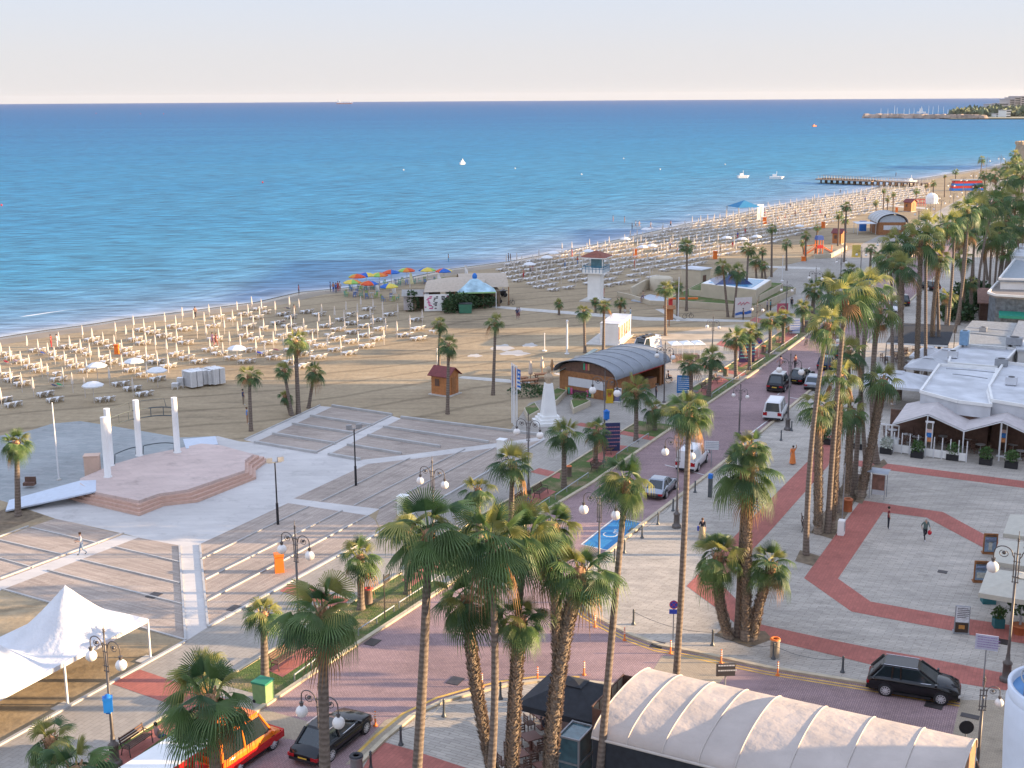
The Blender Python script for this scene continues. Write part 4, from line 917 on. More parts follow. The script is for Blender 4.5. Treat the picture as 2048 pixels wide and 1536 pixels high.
for (a, c, l) in ((1, 2, 'low bowed rail at the back of the stage, left'), (2, 3, 'low bowed rail at the back of the stage, right')):
    A, B_ = colp[a][0], colp[c][0]; d = B_-A
    b = MB(); b.tube([Vector((.3,0,0)), Vector((.3, .3, .75))]+[d*(t/8)+Vector((0, .7*sin(pi*t/8), .8)) for t in range(1, 8)]+[d-Vector((.3, -.2, -.75)), d-Vector((.3, 0, 0))], .045, 6)
    tag(b.build('stage_rail', m_truss, None, A), l, 'railing')
q = P(187, 956, 0); b = MB(); b.box((0, 0, 1.0), (1.2, .9, 2.0)); b.box((0, 0, 2.02), (1.3, 1.0, .06)); tag(b.build('equipment_box', mat('box_pink', (.60,.42,.33), .7, var=.05), None, q, .15), 'pink rendered cabinet at the left rear of the stage', 'cabinet')
m_ramp = mat('ramp_metal', (.50,.56,.66), .4, .2, var=.06)
r1 = [P(18,1000,.35), P(160,961,ZS+.02), P(192,960,ZS+.03), P(192,982,ZS+.03), P(11,1021,.2)]; O = r1[4].copy(); O.z = 0
b = MB(); b.slab([p-O for p in r1], .12)
for q_ in (r1[0], r1[4]): pass
tag(b.build('metal_ramp', m_ramp, None, O), 'long pale metal ramp left of the stage', 'ramp')
r2 = [P(366,878,1.0), P(431,872,.5), P(436,888,.45), P(372,897,1.0)]; O = r2[2].copy(); O.z = 0
b = MB(); b.slab([p-O for p in r2][::-1], .12); tag(b.build('metal_ramp', m_ramp, None, O), 'short pale metal ramp behind the right column', 'ramp')
# flood-light posts in the decks
def floodlight(bx, by, ty, label, lit):
    B = P(bx, by); h = hgt(B, ty); r = thing('floodlight_post', label, 'light post', B, 0, 'floodlight posts on the decks')
    b = MB(); b.cyl((0, 0, 0), (0, 0, h*.33), .10, .10, 10); b.cyl((0, 0, h*.33), (0, 0, h-.3), .06, .05, 8); b.build('pole', m_darkm, r)
    b = MB(); b.box((0, 0, h-.25), (1.0, .08, .08), .4); b.build('crossbar', m_grey, r)
    for x in (-.42, .42):
        b = MB(); b.box((x*cos(.4), x*sin(.4), h-.05), (.45, .22, .36), .4+.2*x); b.build('lamp_head', m_grey, r)
floodlight(556, 1049, 918, 'floodlight post with sunlit lamp heads on the lower deck', 1); floodlight(712, 971, 852, 'dark floodlight post on the upper deck', 0)
q = P(118, 960); r = thing('flagpole', 'bare white pole standing in the backstage court', 'pole', q); h = hgt(q, 805); b = MB(); b.cyl((0, 0, 0), (0, 0, h), .07, .05, 8); b.build('pole', m_steel, r); b = MB(); b.lathe((0, 0, 0), [(.2, 0), (.2, .1)], 8); b.build('base', m_conc, r)
for (x, y, l) in [(807,1030,'white utility cabinet at the deck edge by the palm'),(1004,912,'white utility cabinet at the top of the deck')]:
    q = P(x, y); b = MB(); b.box((0, 0, .75), (.7, .7, 1.5)); b.box((0, 0, 1.53), (.8, .8, .07)); r = b.build('utility_cabinet', m_wwall, None, q, HR); tag(r, l, 'cabinet', 'white utility cabinets')
    b = MB(); b.box((0, -.36, .8), (.5, .02, 1.1)); b.build('door', m_steel, r)
# ---- monument with bust
q = P(1097, 846); r = thing('monument', 'white tapering pedestal carrying a pale stone bust', 'monument', q, .25)
b = MB()
for k, (w, z0, z1) in enumerate([(2.7,0,.28),(2.2,.28,.56),(1.8,.56,.84)]): b.box((0, 0, (z0+z1)/2), (w, w, z1-z0))
b.build('steps', m_wwall, r)
h = hgt(q, 766); b = MB(); b.box((0, 0, (h+.84)/2), (1.35, 1.35, h-.84), 0, .52); b.build('pedestal', m_wwall, r)
b = MB(); b.lathe((0, 0, h), [(.30, 0), (.30, .12), (.40, .35), (.46, .62), (.40, .82), (.17, .95), (.15, 1.08), (.22, 1.2), (.25, 1.38), (.22, 1.55), (.10, 1.66), (.01, 1.68)], 14)
b.build('bust', mat('bust_stone', (.47,.36,.25), .8, var=.2, scale=6, bump=.5), r)
for i, (x, y, c1) in enumerate([(1024,846,(.02,.05,.35)),(1027,849,(.65,.62,.6)),(1030,851,(.65,.25,.1)),(1034,853,(.03,.16,.55))]):
    B = P(x, y); h = hgt(B, 728+i*2); r = thing('flagpole', ['white flagpole with dark blue flag','white flagpole with limp white flag','white flagpole with orange and white flag','white flagpole with blue and white striped flag'][i]+' beside the monument', 'flagpole', B, 0, 'flagpoles beside the monument')
    b = MB(); b.cyl((0, 0, 0), (0, 0, h), .06, .045, 8); b.ball((0, 0, h+.05), .08, 6); b.build('pole', m_steel, r)
    b = MB()
    b.grid(lambda u, v: (u*.35+.03*sin(v*9), .09*sin(u*9+v*3), h-.15-v*2.0-.15*u), 5, 10)
    b.grid(lambda u, v: (u*.33, .09*sin(u*9+2)+.05, h-.3-v*1.7), 4, 6)
    if i == 3: b.mi = [(k//5) % 2 if k < 50 else 0 for k in range(len(b.mi))]
    b.build('flag', [mat('flag_%d' % i, c1, .8, var=.1), m_wwall], r)
# ---- kiosk with arched roof
def kiosk(A, B_, D, ez, rise, label, mw, nrib, seed, far=False):
    w = (B_-A).length; rz = atan2((B_-A).y, (B_-A).x); r = thing('arched_kiosk', label, 'kiosk', A, rz)
    b = MB(); t = .12
    b.box((w/2, .06, ez/2), (w, .12, ez)); b.box((w/2, D-.06, ez/2), (w, .12, ez)); b.box((.06, D/2, ez/2), (.12, D-.26, ez)); b.box((w-.06, D*.2, ez/2), (.12, D*.4, ez))
    b.box((w-.06, D*.62, .55), (.12, D*.45, 1.1)); b.box((w-.06, D*.93, ez/2), (.14, .3, ez))
    b.build('wall', mw, r)
    b = MB(); f = [(w*.5-w*.5*cos(pi*k/14), .03, ez+rise*.86*sin(pi*k/14)) for k in range(15)]
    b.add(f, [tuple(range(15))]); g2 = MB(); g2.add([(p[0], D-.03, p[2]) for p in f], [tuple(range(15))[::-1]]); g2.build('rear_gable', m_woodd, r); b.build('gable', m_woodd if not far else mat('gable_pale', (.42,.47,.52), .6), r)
    o_ = .5
    def rf(u, v, th=0): a = pi*v; return (w/2-(w/2+.45)*cos(a), -o_+u*(D+2*o_), ez-.12+(rise+.12)*sin(a)+th)
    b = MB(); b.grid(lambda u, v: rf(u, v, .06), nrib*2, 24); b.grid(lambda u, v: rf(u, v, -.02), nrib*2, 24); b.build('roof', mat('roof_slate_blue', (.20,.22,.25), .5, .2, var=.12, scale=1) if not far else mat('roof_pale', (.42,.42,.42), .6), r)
    b = MB()
    for k in range(nrib+1): b.tube([rf(k/nrib, v/20, .09) for v in range(21)], .035, 5)
    b.build('roof_rib', m_grey, r)
    b = MB(); b.box((w*.5, -.03, ez*.58), (w*.66, .05, ez*.36)); b.build('sign_panel', mat('pale_panel', (.60,.60,.62), .5, var=.05), r)
    return r, w, rz
A, B_ = P(1119, 786), P(1228, 804); D_ = (P(1304, 723, 2.6)-P(1232, 760, 2.6)).length
r, w, rz = kiosk(A, B_, D_, 2.6, 1.35, 'timber kiosk with slate blue arched roof beside the monument', m_wood, 6, 1)
b = MB(); b.box((w*.5, -.05, 0), (.1,.02,.1))
for k, c in enumerate([(.05,.35,.2), (.55,.08,.12), (.55,.30,.14)]):
    b = MB(); b.box((w*.46+k*.28, -.04, 2.6+.72), (.2, .03, .7)); b.build('sign_stripe', mat('stripe_%d' % k, c, .6), r)
b = MB()
for k in range(9): pass
for k, (x, c) in enumerate([(.9, (.55,.4,.1)), (1.25,(.08,.35,.25)), (1.6,(.6,.1,.25)), (3.6,(.6,.1,.25)), (3.95,(.08,.3,.3)), (4.3,(.6,.45,.2))]):
    b = MB(); b.box((x, -.05, .45), (.24, .04, .7)); o = b.build('picture_panel', mat('pic_%d' % k, c, .6), r); 
b = MB(); b.box((2.6, -.04, .35), (1.7, .03, .6)); b.build('picture_panel', mat('pic_dark', (.10,.03,.05), .6), r)
b = MB(); b.box((w+.25, D_*.6, 2.45), (.05, D_*.62, .35)); b.build('fascia_sign', m_redp, r)
b = MB()
for k in range(6): b.box((w+.22, D_*.34+k*.42, 2.45), (.05, .24, .2))
b.build('fascia_lettering', m_wwall, r)
b = MB(); b.box((w-.5, D_*.6, 1.12), (.9, D_*.45, .06)); b.build('counter', m_woodd, r)
# lean-to canopy on its left
p1, p2, p3, p4 = P(1112,744,2.6), P(1182,698,2.9), P(1192,705,2.9), P(1130,740,2.8)
b = MB(); q4 = [P(1111,746,2.5), P(1143,728,3.2), P(1196,699,3.2), P(1188,697,2.5)]; O = Vector((q4[0].x, q4[0].y, 0)); b.slab([p-O for p in q4], .06)
tag(b.build('lean_to_canopy', mat('translucent_roof', (.25,.32,.30), .4, var=.1), None, O), 'pale green lean-to canopy behind the arched kiosk', 'canopy')
A, B_ = P(1757, 470), P(1810, 470)
r, w, rz = kiosk(A, B_, 9, 2.9, 1.9, 'far timber kiosk with pale arched roof and white sign panel', m_wood, 4, 2, True)
b = MB(); b.box((-2.6, 3, 2.5), (4.5, 5, .1))
for x in (-4.6, -.5):
    for y in (.8, 5): b.cyl((x, y, 0), (x, y, 2.5), .06)
b.build('side_awning', m_roofw, r)
b = MB(); b.box((w+.3, 4, 1.6), (.1, 6, 1.2)); b.build('sign_panel', m_redp, r)
# ---- timber huts
def hut(A, B_, d, h, label, grp='timber huts on the beach'):
    w = (B_-A).length; rz = atan2((B_-A).y, (B_-A).x); r = thing('wooden_hut', label, 'hut', A, rz, grp)
    b = MB(); b.box((w/2, d/2, .06), (w+.5, d+.5, .12)); b.build('plinth', m_conc, r)
    b = MB(); n = 14
    for k in range(n): b.box((w/2, d/2, .12+(k+.5)*(h-.12)/n), (w-.03*(k % 2), d-.03*(k % 2), (h-.12)/n))
    b.add([(0, 0, h), (0, d, h), (0, d/2, h+.7)], [(0, 1, 2)]); b.add([(w, 0, h), (w, d, h), (w, d/2, h+.7)], [(0, 2, 1)]); b.build('wall', mat('hut_timber', (.42,.17,.06), .7, var=.18, scale=3), r)
    b = MB(); e = .3
    b.slab([(-e, -e, h-.12), (w+e, -e, h-.12), (w+e, d/2, h+.78), (-e, d/2, h+.78)], .07); b.slab([(w+e, d+e, h-.12), (-e, d+e, h-.12), (-e, d/2, h+.78), (w+e, d/2, h+.78)], .07)
    b.build('roof', mat('maroon_roof', (.17,.035,.035), .7, var=.2), r)
    b = MB(); b.box((w*.35, -.03, h*.62), (.55, .05, .75)); b.build('window', m_woodd, r)
    b = MB(); b.box((w+.02, d*.5, h*.45), (.05, .8, h*.85)); b.build('door', m_wood, r)
hut(P(863,789), P(897,794), 1.9, 2.3, 'near timber hut with maroon roof on the open sand')
hut(P(1664,488), P(1682,489), 2.6, 2.5, 'second timber hut with maroon roof beside the playground')
hut(P(1807,423), P(1822,424), 2.6, 2.7, 'far timber hut on the sand above the far kiosk')
# ---- container
A, B_ = P(1200, 690), P(1237, 692); C_ = P(1268, 671); w = (B_-A).length; d = (C_-B_).length; rz = atan2((B_-A).y, (B_-A).x)
r = thing('shipping_container', 'white container kiosk with pinkish end standing on the sand', 'container', A, rz)
b = MB(); b.box((w/2, d/2, 1.45), (w, d, 2.7)); b.build('body', m_wwall, r); b = MB(); b.box((w/2, d/2, 2.84), (w+.1, d+.1, .08)); b.build('roof', m_roofw, r)
b = MB(); 
for k in range(5): b.box((w+.02, .5+k*d*.19, 1.6), (.05, d*.13, 1.7))
b.build('side_panel', mat('container_panel', (.42,.17,.13), .7, var=.5, scale=3), r)
b = MB(); b.box((w/2-.8, d/2, .05), (w+2.2, d+.8, .1)); b.build('plinth', m_conc, r)
# ---- lifeguard tower
B = P(1191, 601); r = thing('lifeguard_tower', 'white lifeguard tower with tiled pyramid roof and blue trimmed balcony', 'tower', B, -.38); S_ = 2.0; hb = hgt(B, 545)
b = MB(); b.box((0, 0, hb/2), (S_, S_, hb)); b.build('shaft', m_wwall, r)
b = MB(); b.box((0, 0, .08), (S_*2.0, S_*2.0, .16)); b.build('plinth', m_conc, r)
b = MB(); b.box((0, 0, hb+.1), (S_*1.7, S_*1.7, .2)); 
b.build('balcony', m_wwall, r); b = MB(); k = S_*.85
for i in range(7):
    t = -k+2*k*i/6
    for (x, y) in ((t, -k), (t, k), (-k, t), (k, t)): b.box((x, y, hb+.65), (.06, .06, 1.0))
for z in (.75, 1.15):
    b.box((0, -k, hb+z), (2*k, .05, .06)); b.box((0, k, hb+z), (2*k, .05, .06)); b.box((-k, 0, hb+z), (.05, 2*k, .06)); b.box((k, 0, hb+z), (.05, 2*k, .06))
b.build('railing', mat('blue_trim', (.05,.20,.33), .6), r)
b = MB(); b.box((0, -k+.05, hb+.55), (2*k-.1, .04, .75)); b.box((-k+.05, 0, hb+.55), (.04, 2*k-.1, .75)); b.box((k-.05, 0, hb+.55), (.04, 2*k-.1, .75)); b.build('balcony_panel', m_wwall, r)
b = MB(); b.box((.2, .2, hb+1.2), (S_*.8, S_*.8, 2.1)); b.build('cabin', mat('cabin_glass', (.10,.24,.30), .3, var=.2), r)
b = MB()
for (x, y) in ((-k, -k), (k, -k), (k, k), (-k, k)): b.box((x*.95, y*.95, hb+1.4), (.12, .12, 2.4))
b.build('post', m_wwall, r)
rz_ = hb+2.55; q = S_*1.08; b = MB(); b.add([(-q, -q, rz_), (q, -q, rz_), (q, q, rz_), (-q, q, rz_), (0, 0, rz_+.95)], [(0, 1, 4), (1, 2, 4), (2, 3, 4), (3, 0, 4), (3, 2, 1, 0)]); b.build('roof', mat('roof_tiles', (.22,.07,.045), .8, var=.3, scale=4), r)
b = MB(); b.box((0, 0, rz_-.08), (2*q, 2*q, .14)); b.build('eave', m_wwall, r)
b = MB(); b.lathe((0, 0, 0), [(.3, 0), (.38, .1), (.3, .2)], 12); tag(b.build('life_ring', m_awb, None, P(1206, 597)), 'dark ring lying at the foot of the lifeguard tower', 'ring')
# ---- terraced fountain garden
def terr(pl, z0, z1, m, name, root, O):
    b = MB(); b.prism([(p.x-O.x, p.y-O.y) for p in pl], z0, z1); return b.build(name, m, root)
zs = [1.0, 2.0, 3.1]
cor = [[(1332,599),(1510,612),(1592,575),(1420,556)], [(1378,579),(1519,591),(1566,567),(1430,556)], [(1402,567),(1512,580),(1543,560),(1437,552)]]
O = P(1500, 622); r = thing('fountain_terrace', 'cream three tiered terrace with white rimmed pool and glass pyramid', 'fountain', O)
for k in range(3):
    pl = [P(*c, zs[k]) for c in cor[k]]; terr(pl, 0, zs[k], m_cream, 'tier', r, O)
pl = [P(*c, 3.1) for c in cor[2]]; cc2 = sum(pl, Vector())/4; terr([cc2.lerp(p, .97) for p in pl], 3.1, 3.16, m_wwall, 'rim', r, O); terr([cc2.lerp(p, .80) for p in pl], 3.16, 3.18, mat('pool_blue', (.05,.25,.45), .2, var=.1), 'pool', r, O)
for k in range(2):
    pl = [P(*c, zs[k]) for c in cor[k]]; c3 = sum(pl, Vector())/4; terr([c3.lerp(p, .975) for p in pl], zs[k], zs[k]+.05, m_grass, 'planting', r, O)
a = cc2.lerp(pl[0], 0)-O; b = MB(); pc = PY(1462, 556, cc2.y)-O; wq = 2.9
b.add([(pc.x-wq, pc.y-3, 3.15), (pc.x+wq, pc.y-3, 3.15), (pc.x+wq, pc.y+3, 3.15), (pc.x-wq, pc.y+3, 3.15), (pc.x+.5, pc.y, 4.9)], [(0, 1, 4), (1, 2, 4), (2, 3, 4), (3, 0, 4)])
b.mi = [0, 1, 0, 0]; b.build('glass_pyramid', [mat('pyramid_blue', (.03,.05,.14), .2, var=.2), mat('pyramid_pale', (.30,.38,.52), .3, var=.1)], r)
A = P(1362, 573); B_ = P(1401, 577); w = (B_-A).length; b = MB(); b.box((w/2, 1.6, 1.5), (w, 3.2, 3.0)); r = b.build('stone_cabin', m_cream, None, A, atan2((B_-A).y, (B_-A).x)); tag(r, 'cream flat roofed cabin left of the fountain terrace', 'building')
b = MB(); b.box((w/2, 1.6, 3.08), (w+.4, 3.6, .16)); b.build('roof', m_roofw, r); b = MB(); b.box((w+.02, 1.2, 1.1), (.05, 1.0, 2.0)); b.build('door', m_woodd, r)
q = P(1290, 607); r = thing('shower_enclosure', 'curved low white wall with drum around the beach showers', 'wall', q)
b = MB(); pts = [P(*p)-q for p in [(1235,592),(1262,598),(1300,610),(1345,612)]]; ribbon(b, pts, .3, 0, .7); pts = [P(*p)-q for p in [(1262,596),(1290,580),(1320,574),(1350,586)]]; ribbon(b, pts, .3, 0, 1.7); b.build('wall', m_cream, r)
b = MB(); o_ = P(1322, 580)-q; b.lathe(o_, [(1.9, 0), (1.9, 2.0), (1.6, 2.2), (.2, 2.35)], 20); b.build('drum', m_cream, r)
b = MB(); pl = [P(*p)-q for p in [(1262,602),(1300,608),(1345,610),(1345,600),(1300,590)]]; b.prism([(p.x, p.y) for p in pl], 0, .14); b.build('wet_floor', mat('wet_tiles', (.40,.46,.55), .3, var=.1), r)
# ================================================================ STREET FURNITURE
m_lamp = mat('lamp_iron', (.12,.105,.10), .45, .3, var=.15)
m_globe = mat('lamp_globe', (.80,.76,.73), .25, var=.02)
def street_lamp(base, topy, label, ang=None, heavy=True, arms=(-1, 1), grp='double globe street lamps', h=None, sc=1.0):
    B = P(*base); h = h or hgt(B, topy); s = h/7.6
    r = thing('street_lamp', label, 'street lamp', B, (HR-pi/2-.1) if ang is None else ang, grp)
    b = MB()
    if heavy: b.lathe((0, 0, 0), [(.36, 0), (.36, .18), (.28, .25), (.24, .3), (.22, .95), (.26, 1.0), (.26, 1.1), (.13, 1.2), (.10, 1.6)], 8)
    else: b.lathe((0, 0, 0), [(.2, 0), (.2, .1), (.09, .2), (.08, 1.2)], 8)
    b.tube([(0, 0, 1.1), (0, 0, h*.66), (0, 0, h*.66), (0, 0, h*.95)], [.085, .065, .05, .035], 8)
    for x in (-.13, .13): b.tube([(x, 0, h*.66), (x, 0, h*.86)], .022, 6)
    for z in (.665, .70, .80, .85): b.box((0, 0, h*z), (.36, .06, .035))
    b.build('pole', m_lamp, r)
    b = MB(); b.lathe((0, 0, h*.93), [(.02, 0), (.08, .04), (.03, .09), (.07, .15), (.02, .22), (.015, .5*s), (.004, .5*s+.05)], 8); b.build('finial', m_lamp, r)
    for sg in arms:
        b = MB(); cx = .62*s; R_ = .36*s
        pts = [(sg*.12, 0, h*.70), (sg*.13, 0, h*.82)]+[(sg*(cx-R_*1.15*cos(a)), 0, h*.84+R_*1.0*sin(a)) for a in [k*pi/10 for k in range(0, 11)]]
        pts += [(sg*(cx+R_*1.17), 0, h*.80)]
        b.tube(pts, .028*s, 6)
        b.tube([(sg*(cx-.02+R_*.55*cos(a)), 0, h*.84+R_*.45*sin(a)) for a in [1.2-k*.45 for k in range(13)]], .02*s, 5)
        b.ball((sg*(cx-.03), 0, h*.845), .10*s, 8)
        b.cyl((sg*(cx+R_*1.17), 0, h*.80), (sg*(cx+R_*1.17), 0, h*.775), .11*s, .07*s, 10)
        a_o = b.build('arm', m_lamp, r)
        b = MB(); b.ball((0, 0, 0), .285*s, 18); g = b.build('globe', m_globe, a_o, (sg*(cx+R_*1.17), 0, h*.775-.27*s))
    return r
SL = [((230,1530),1245,'street lamp with a blue litter bin on its pole, beside the white marquee',None,True),
 ((650,1660),1352,'street lamp standing in front of the black saloon car',None,True),
 ((600,1285),1040,'street lamp beside the orange litter bin, behind the big dark palm',None,True),
 ((868,1115),912,'street lamp with red flowers on its pole, behind the tall dark palms',None,False),
 ((1057,1005),818,'street lamp carrying the round blue no parking sign near the benches',None,True),
 ((1197,1205),960,'street lamp whose foot is hidden behind the palms left of the blue bay',None,False),
 ((1353,1055),855,'street lamp with heavy base between the white van and the square',None,True),
 ((1208,925),733,'slim street lamp with a blue bin in front of the arched kiosk',None,False),
 ((1328,805),680,'street lamp behind the person in the wheelchair',None,False),
 ((1424,722),630,'street lamp on the promenade beside the market stall',None,False),
 ((1478,868),765,'street lamp standing out in the road behind the windblown palm',None,False),
 ((1575,860),700,'tall street lamp with heavy blue grey base beside the white minibus',None,True),
 ((1571,640),560,'street lamp carrying a small red banner',None,False),
 ((1628,628),532,'street lamp on the promenade right of the red banner',None,False),
 ((1680,575),507,'street lamp left of the far road palms',None,False),
 ((1512,680),598,'street lamp beside the tilted white poster',None,False),
 ((1655,765),650,'street lamp half hidden by the bright palm row',None,False),
 ((1710,740),600,'street lamp at the landward edge of the far road',None,True),
 ((1762,545),471,'street lamp in front of the far kiosk',None,False),
 ((1792,520),448,'street lamp right of the far kiosk',None,False),
 ((1720,560),492,'street lamp at the far parking court',None,False),
 ((988,1290),1120,'street lamp with one globe showing between the dark palms',None,False),
 ((972,1394),1180,'street lamp with blue grey base at the island kerb behind the shaggy palm',None,True)]
for a in SL[:-1]: street_lamp(a[0], a[1], a[2], heavy=a[4])
street_lamp((2012,1362), 1062, 'street lamp with heavy base by the cream parasols at the right edge', ang=-.55, heavy=True)
street_lamp((1952,1560), 1348, 'single armed street lamp at the lower right beside the round balcony', ang=-.1, arms=(1,), heavy=False)
for (x, y, t) in [(1858,455,405),(1880,445,393),(1905,430,380),(1928,425,372),(1950,410,362),(1900,405,360),(1925,392,350),(1945,380,342),(1962,372,336),(1835,470,415),(1978,400,350),(1990,372,330),(1972,350,312),(2000,345,308),(1870,430,385)]:
    street_lamp((x, y), t, 'small distant double globe street lamp on the far promenade', heavy=False, grp='distant street lamps on the far promenade')
# litter bins on poles, other bins
def pole_bin(x, y, base, c, label, m, name='litter_bin'):
    B = P(*base); q = PY(x, y, B.y-.25); b = MB(); b.box((0, 0, 0), (.42, .34, .62), .3); b.box((0, 0, .36), (.46, .38, .10), .3); b.lathe((0, 0, .40), [(.2, 0), (.12, .12), (.02, .16)], 8)
    b.box((0, 0, -.36), (.2, .2, .12)); tag(b.build(name, m, None, q), label, 'litter bin')
pole_bin(216, 1410, (230,1530), 0, 'bright blue bin strapped to the lamp post beside the marquee', m_bluep)
pole_bin(1213, 831, (1208,925), 0, 'blue bin on the slim lamp post in front of the kiosk', m_bluep)
def bin_(x, y, label, m, top=None, h=1.0, w=.5, cyl=False, rz=0):
    B = P(x, y); b = MB()
    if cyl: b.lathe((0, 0, 0), [(w*.5, 0), (w*.48, h*.85), (w*.56, h*.88), (w*.56, h*.94)], 14)
    else: b.box((0, 0, h*.4), (w, w*.8, h*.8), 0, .92)
    r = b.build('litter_bin', m, None, B, rz); tag(r, label, 'litter bin')
    b = MB()
    if cyl: b.lathe((0, 0, 0), [(w*.56, h*.94), (w*.5, h), (w*.28, h*1.0), (w*.26, h*.9)], 14)
    else: b.box((0, -.02, h*.92), (w*1.05, w*.84, h*.16)); b.box((0, w*.2, h*.82), (w, w*.35, h*.12))
    b.build('lid', top or m, r); return r
bin_(559, 1144, 'bright orange litter bin standing on the sunlit deck', m_orange, h=1.35, w=.62, rz=.3)
m_gbin = mat('bin_grey_brown', (.20,.15,.13), .6, var=.15)
bin_(737, 1207, 'brown round litter bin beside the bright short palm', m_gbin, m_redp, 1.05, .55, True)
bin_(1138, 953, 'slim litter bin with orange top behind the short palm', m_gbin, m_orange, .95, .45, True)
bin_(1451, 752, 'litter bin with orange top beside the far bench', m_gbin, m_orange, .95, .6, True)
bin_(1527, 706, 'litter bin with orange top beside the round sign', m_gbin, m_orange, .95, .6, True)
bin_(1372, 800, 'litter bin with orange top behind the information board palm', m_gbin, m_orange, .95, .6, True)
bin_(1549, 1314, 'stone coloured round litter bin with orange rim at the chain fence', mat('bin_stone', (.36,.31,.25), .8, var=.2), m_orange, 1.15, .55, True)
bin_(714, 1552, 'grey round bin beside the rear of the black saloon car', m_grey, m_darkm, 1.1, .6, True)
bin_(1298, 848, 'grey bin half hidden by the smallest verge palm', m_gbin, m_gbin, .95, .5)
bin_(1612, 655, 'grey bin beside the far verge palm', m_gbin, m_gbin, .95, .6)
bin_(1695, 1022, 'orange brown round bin under the palm row', m_terra, m_terra, 1.0, .7, True)
bin_(234, 708, 'orange bin among the sun loungers on the left', m_orange, None, 1.25, .55)
bin_(1430, 518, 'orange bin at the edge of the lounger field by the fountain palms', m_orange, None, 1.6, .8)
bin_(1529, 448, 'orange bin right of the blue beach canopy', m_orange, None, 1.7, .9)
bin_(1646, 456, 'orange bin on the sand above the playground', m_orange, None, 1.5, .8)
bin_(1793, 424, 'small orange bin left of the far hut', m_orange, None, 1.3, .6)
bin_(1607, 522, 'orange bin at the foot of the playground palm', m_orange, None, .9, .8)
bin_(1270, 515, 'orange bin in the middle of the dense lounger field', m_orange, None, 1.7, .8)
bin_(1341, 616, 'red box beside the orange lit palm', m_redp, None, 1.5, .6)
q = P(528, 1402); b = MB(); b.box((0, 0, .55), (.75, .8, 1.1), 0, 1.08); r = b.build('wheelie_bin', mat('bin_green', (.20,.33,.14), .55, var=.12), None, q, HR); tag(r, 'green wheelie bin on the grass at the end of the kerb', 'wheelie bin')
b = MB(); b.box((0, .02, 1.16), (.85, .9, .1)); b.build('lid', m_green, r); b = MB(); b.cyl((-.4, .35, .1), (.4, .35, .1), .1); b.build('wheel', m_darkm, r)
# benches
def bench(x, y, label, rz=HR, flip=1, g='benches along the promenade'):
    r = thing('park_bench', label, 'bench', P(x, y), rz, g); f = flip
    b = MB(); [b.box((0, f*(-.20+.13*k), .45), (1.7, .10, .04)) for k in range(4)]; b.build('seat', m_woodd, r)
    b = MB(); [b.box((0, f*(.30+.03*k), .60+.13*k), (1.7, .035, .09)) for k in range(3)]; b.build('backrest', m_woodd, r)
    for sx in (-.8, .8):
        b = MB(); b.tube([(sx, f*-.28, 0), (sx, f*-.22, .42), (sx, f*.22, .42), (sx, f*.38, .95)], .03, 5); b.tube([(sx, f*.30, 0), (sx, f*.20, .42)], .03, 5); b.tube([(sx, f*-.24, .42), (sx, f*-.26, .64), (sx, f*.28, .68)], .025, 5)
        b.build('leg', m_iron, r)
    return r
for a in [(275,1498,'black bench at the bottom left beside the road train'),(567,1330,'bench with lit brown slats beside the sunlit short palm'),(1042,1010,'bench in front of the palm with the round sign'),(1082,992,'bench nearest the palm between the two red bays'),
          (1223,905,'bench on the red bay right of the advertising board'),(1195,940,'bench at the foot of the short palm and board'),(1434,765,'bench beside the orange topped bin on the far red bay'),(1412,782,'bench behind the information board palms'),
          (1508,725,'bench beside the round sign on the promenade'),(1582,668,'bench in front of the far verge palms'),(1559,688,'second bench at the far verge palms'),(1622,632,'farthest visible bench on the promenade')]: bench(*a)
for a in [(1612,1058,'bench beside the smooth trunked palm in the square'),(1720,965,'dark bench between the palm trunks and the small shelter'),(1672,985,'dark bench among the shaggy trunks')]: bench(*a, rz=HR+.2, g='benches in the square')
# bollards and chains
m_boll = mat('bollard_iron', (.10,.11,.12), .45, .4, var=.1)
def boll_mesh():
    b = MB(); b.lathe((0, 0, 0), [(.14, 0), (.14, .06), (.09, .12), (.065, .3), (.055, .75), (.08, .8), (.05, .85), (.075, .93), (.03, 1.0)], 10); return b.mesh('bollard', m_boll)
BM = boll_mesh()
def bollard(x, y, label, g='iron bollards linked by chain'):
    o = bpy.data.objects.new('bollard', BM); COL.objects.link(o); o.location = P(x, y); tag(o, label, 'bollard', g); return o
bl = [(1390,985,'bollard right of the silver saloon car'),(1346,1022,'bollard between the silver car and the heavy lamp post'),(1316,1049,'bollard at the upper corner of the blue bay'),(1284,1076,'bollard in the middle of the row beside the blue bay'),(1249,1106,'bollard at the lower corner of the blue bay'),(1229,1124,'pale bollard where the kerb turns'),
      (1267,1249,'bollard on the bend of the kerb above the orange posts'),(1425,1291,'bollard left of the four palms'),(1547,1318,'bollard in front of the stone coloured bin'),(1685,1345,'bollard between the bin and the black estate car'),
      (802,1490,'bollard at the tip of the red island paving'),(888,1433,'bollard on the island kerb left of the shaggy palms'),(1001,1398,'bollard on the island kerb behind the shaggy palms'),(742,1540,'bollard beside the grey round bin'),(1418,905,'bollard behind the white cargo van'),(1600,842,'bollard beside the white minibus'),(1583,862,'short bollard at the foot of the tall lamp'),(1562,881,'bollard below the tall lamp')]
bo = [bollard(*a) for a in bl]
def chain(i, j, label, sag=.32, z=.82):
    a, c = bo[i].location, bo[j].location; b = MB(); d = c-a
    b.tube([d*t+Vector((0, 0, z-sag*4*t*(1-t))) for t in [k/12 for k in range(13)]], .014, 5)
    tag(b.build('chain', m_boll, None, a), label, 'chain', 'chains between the bollards')
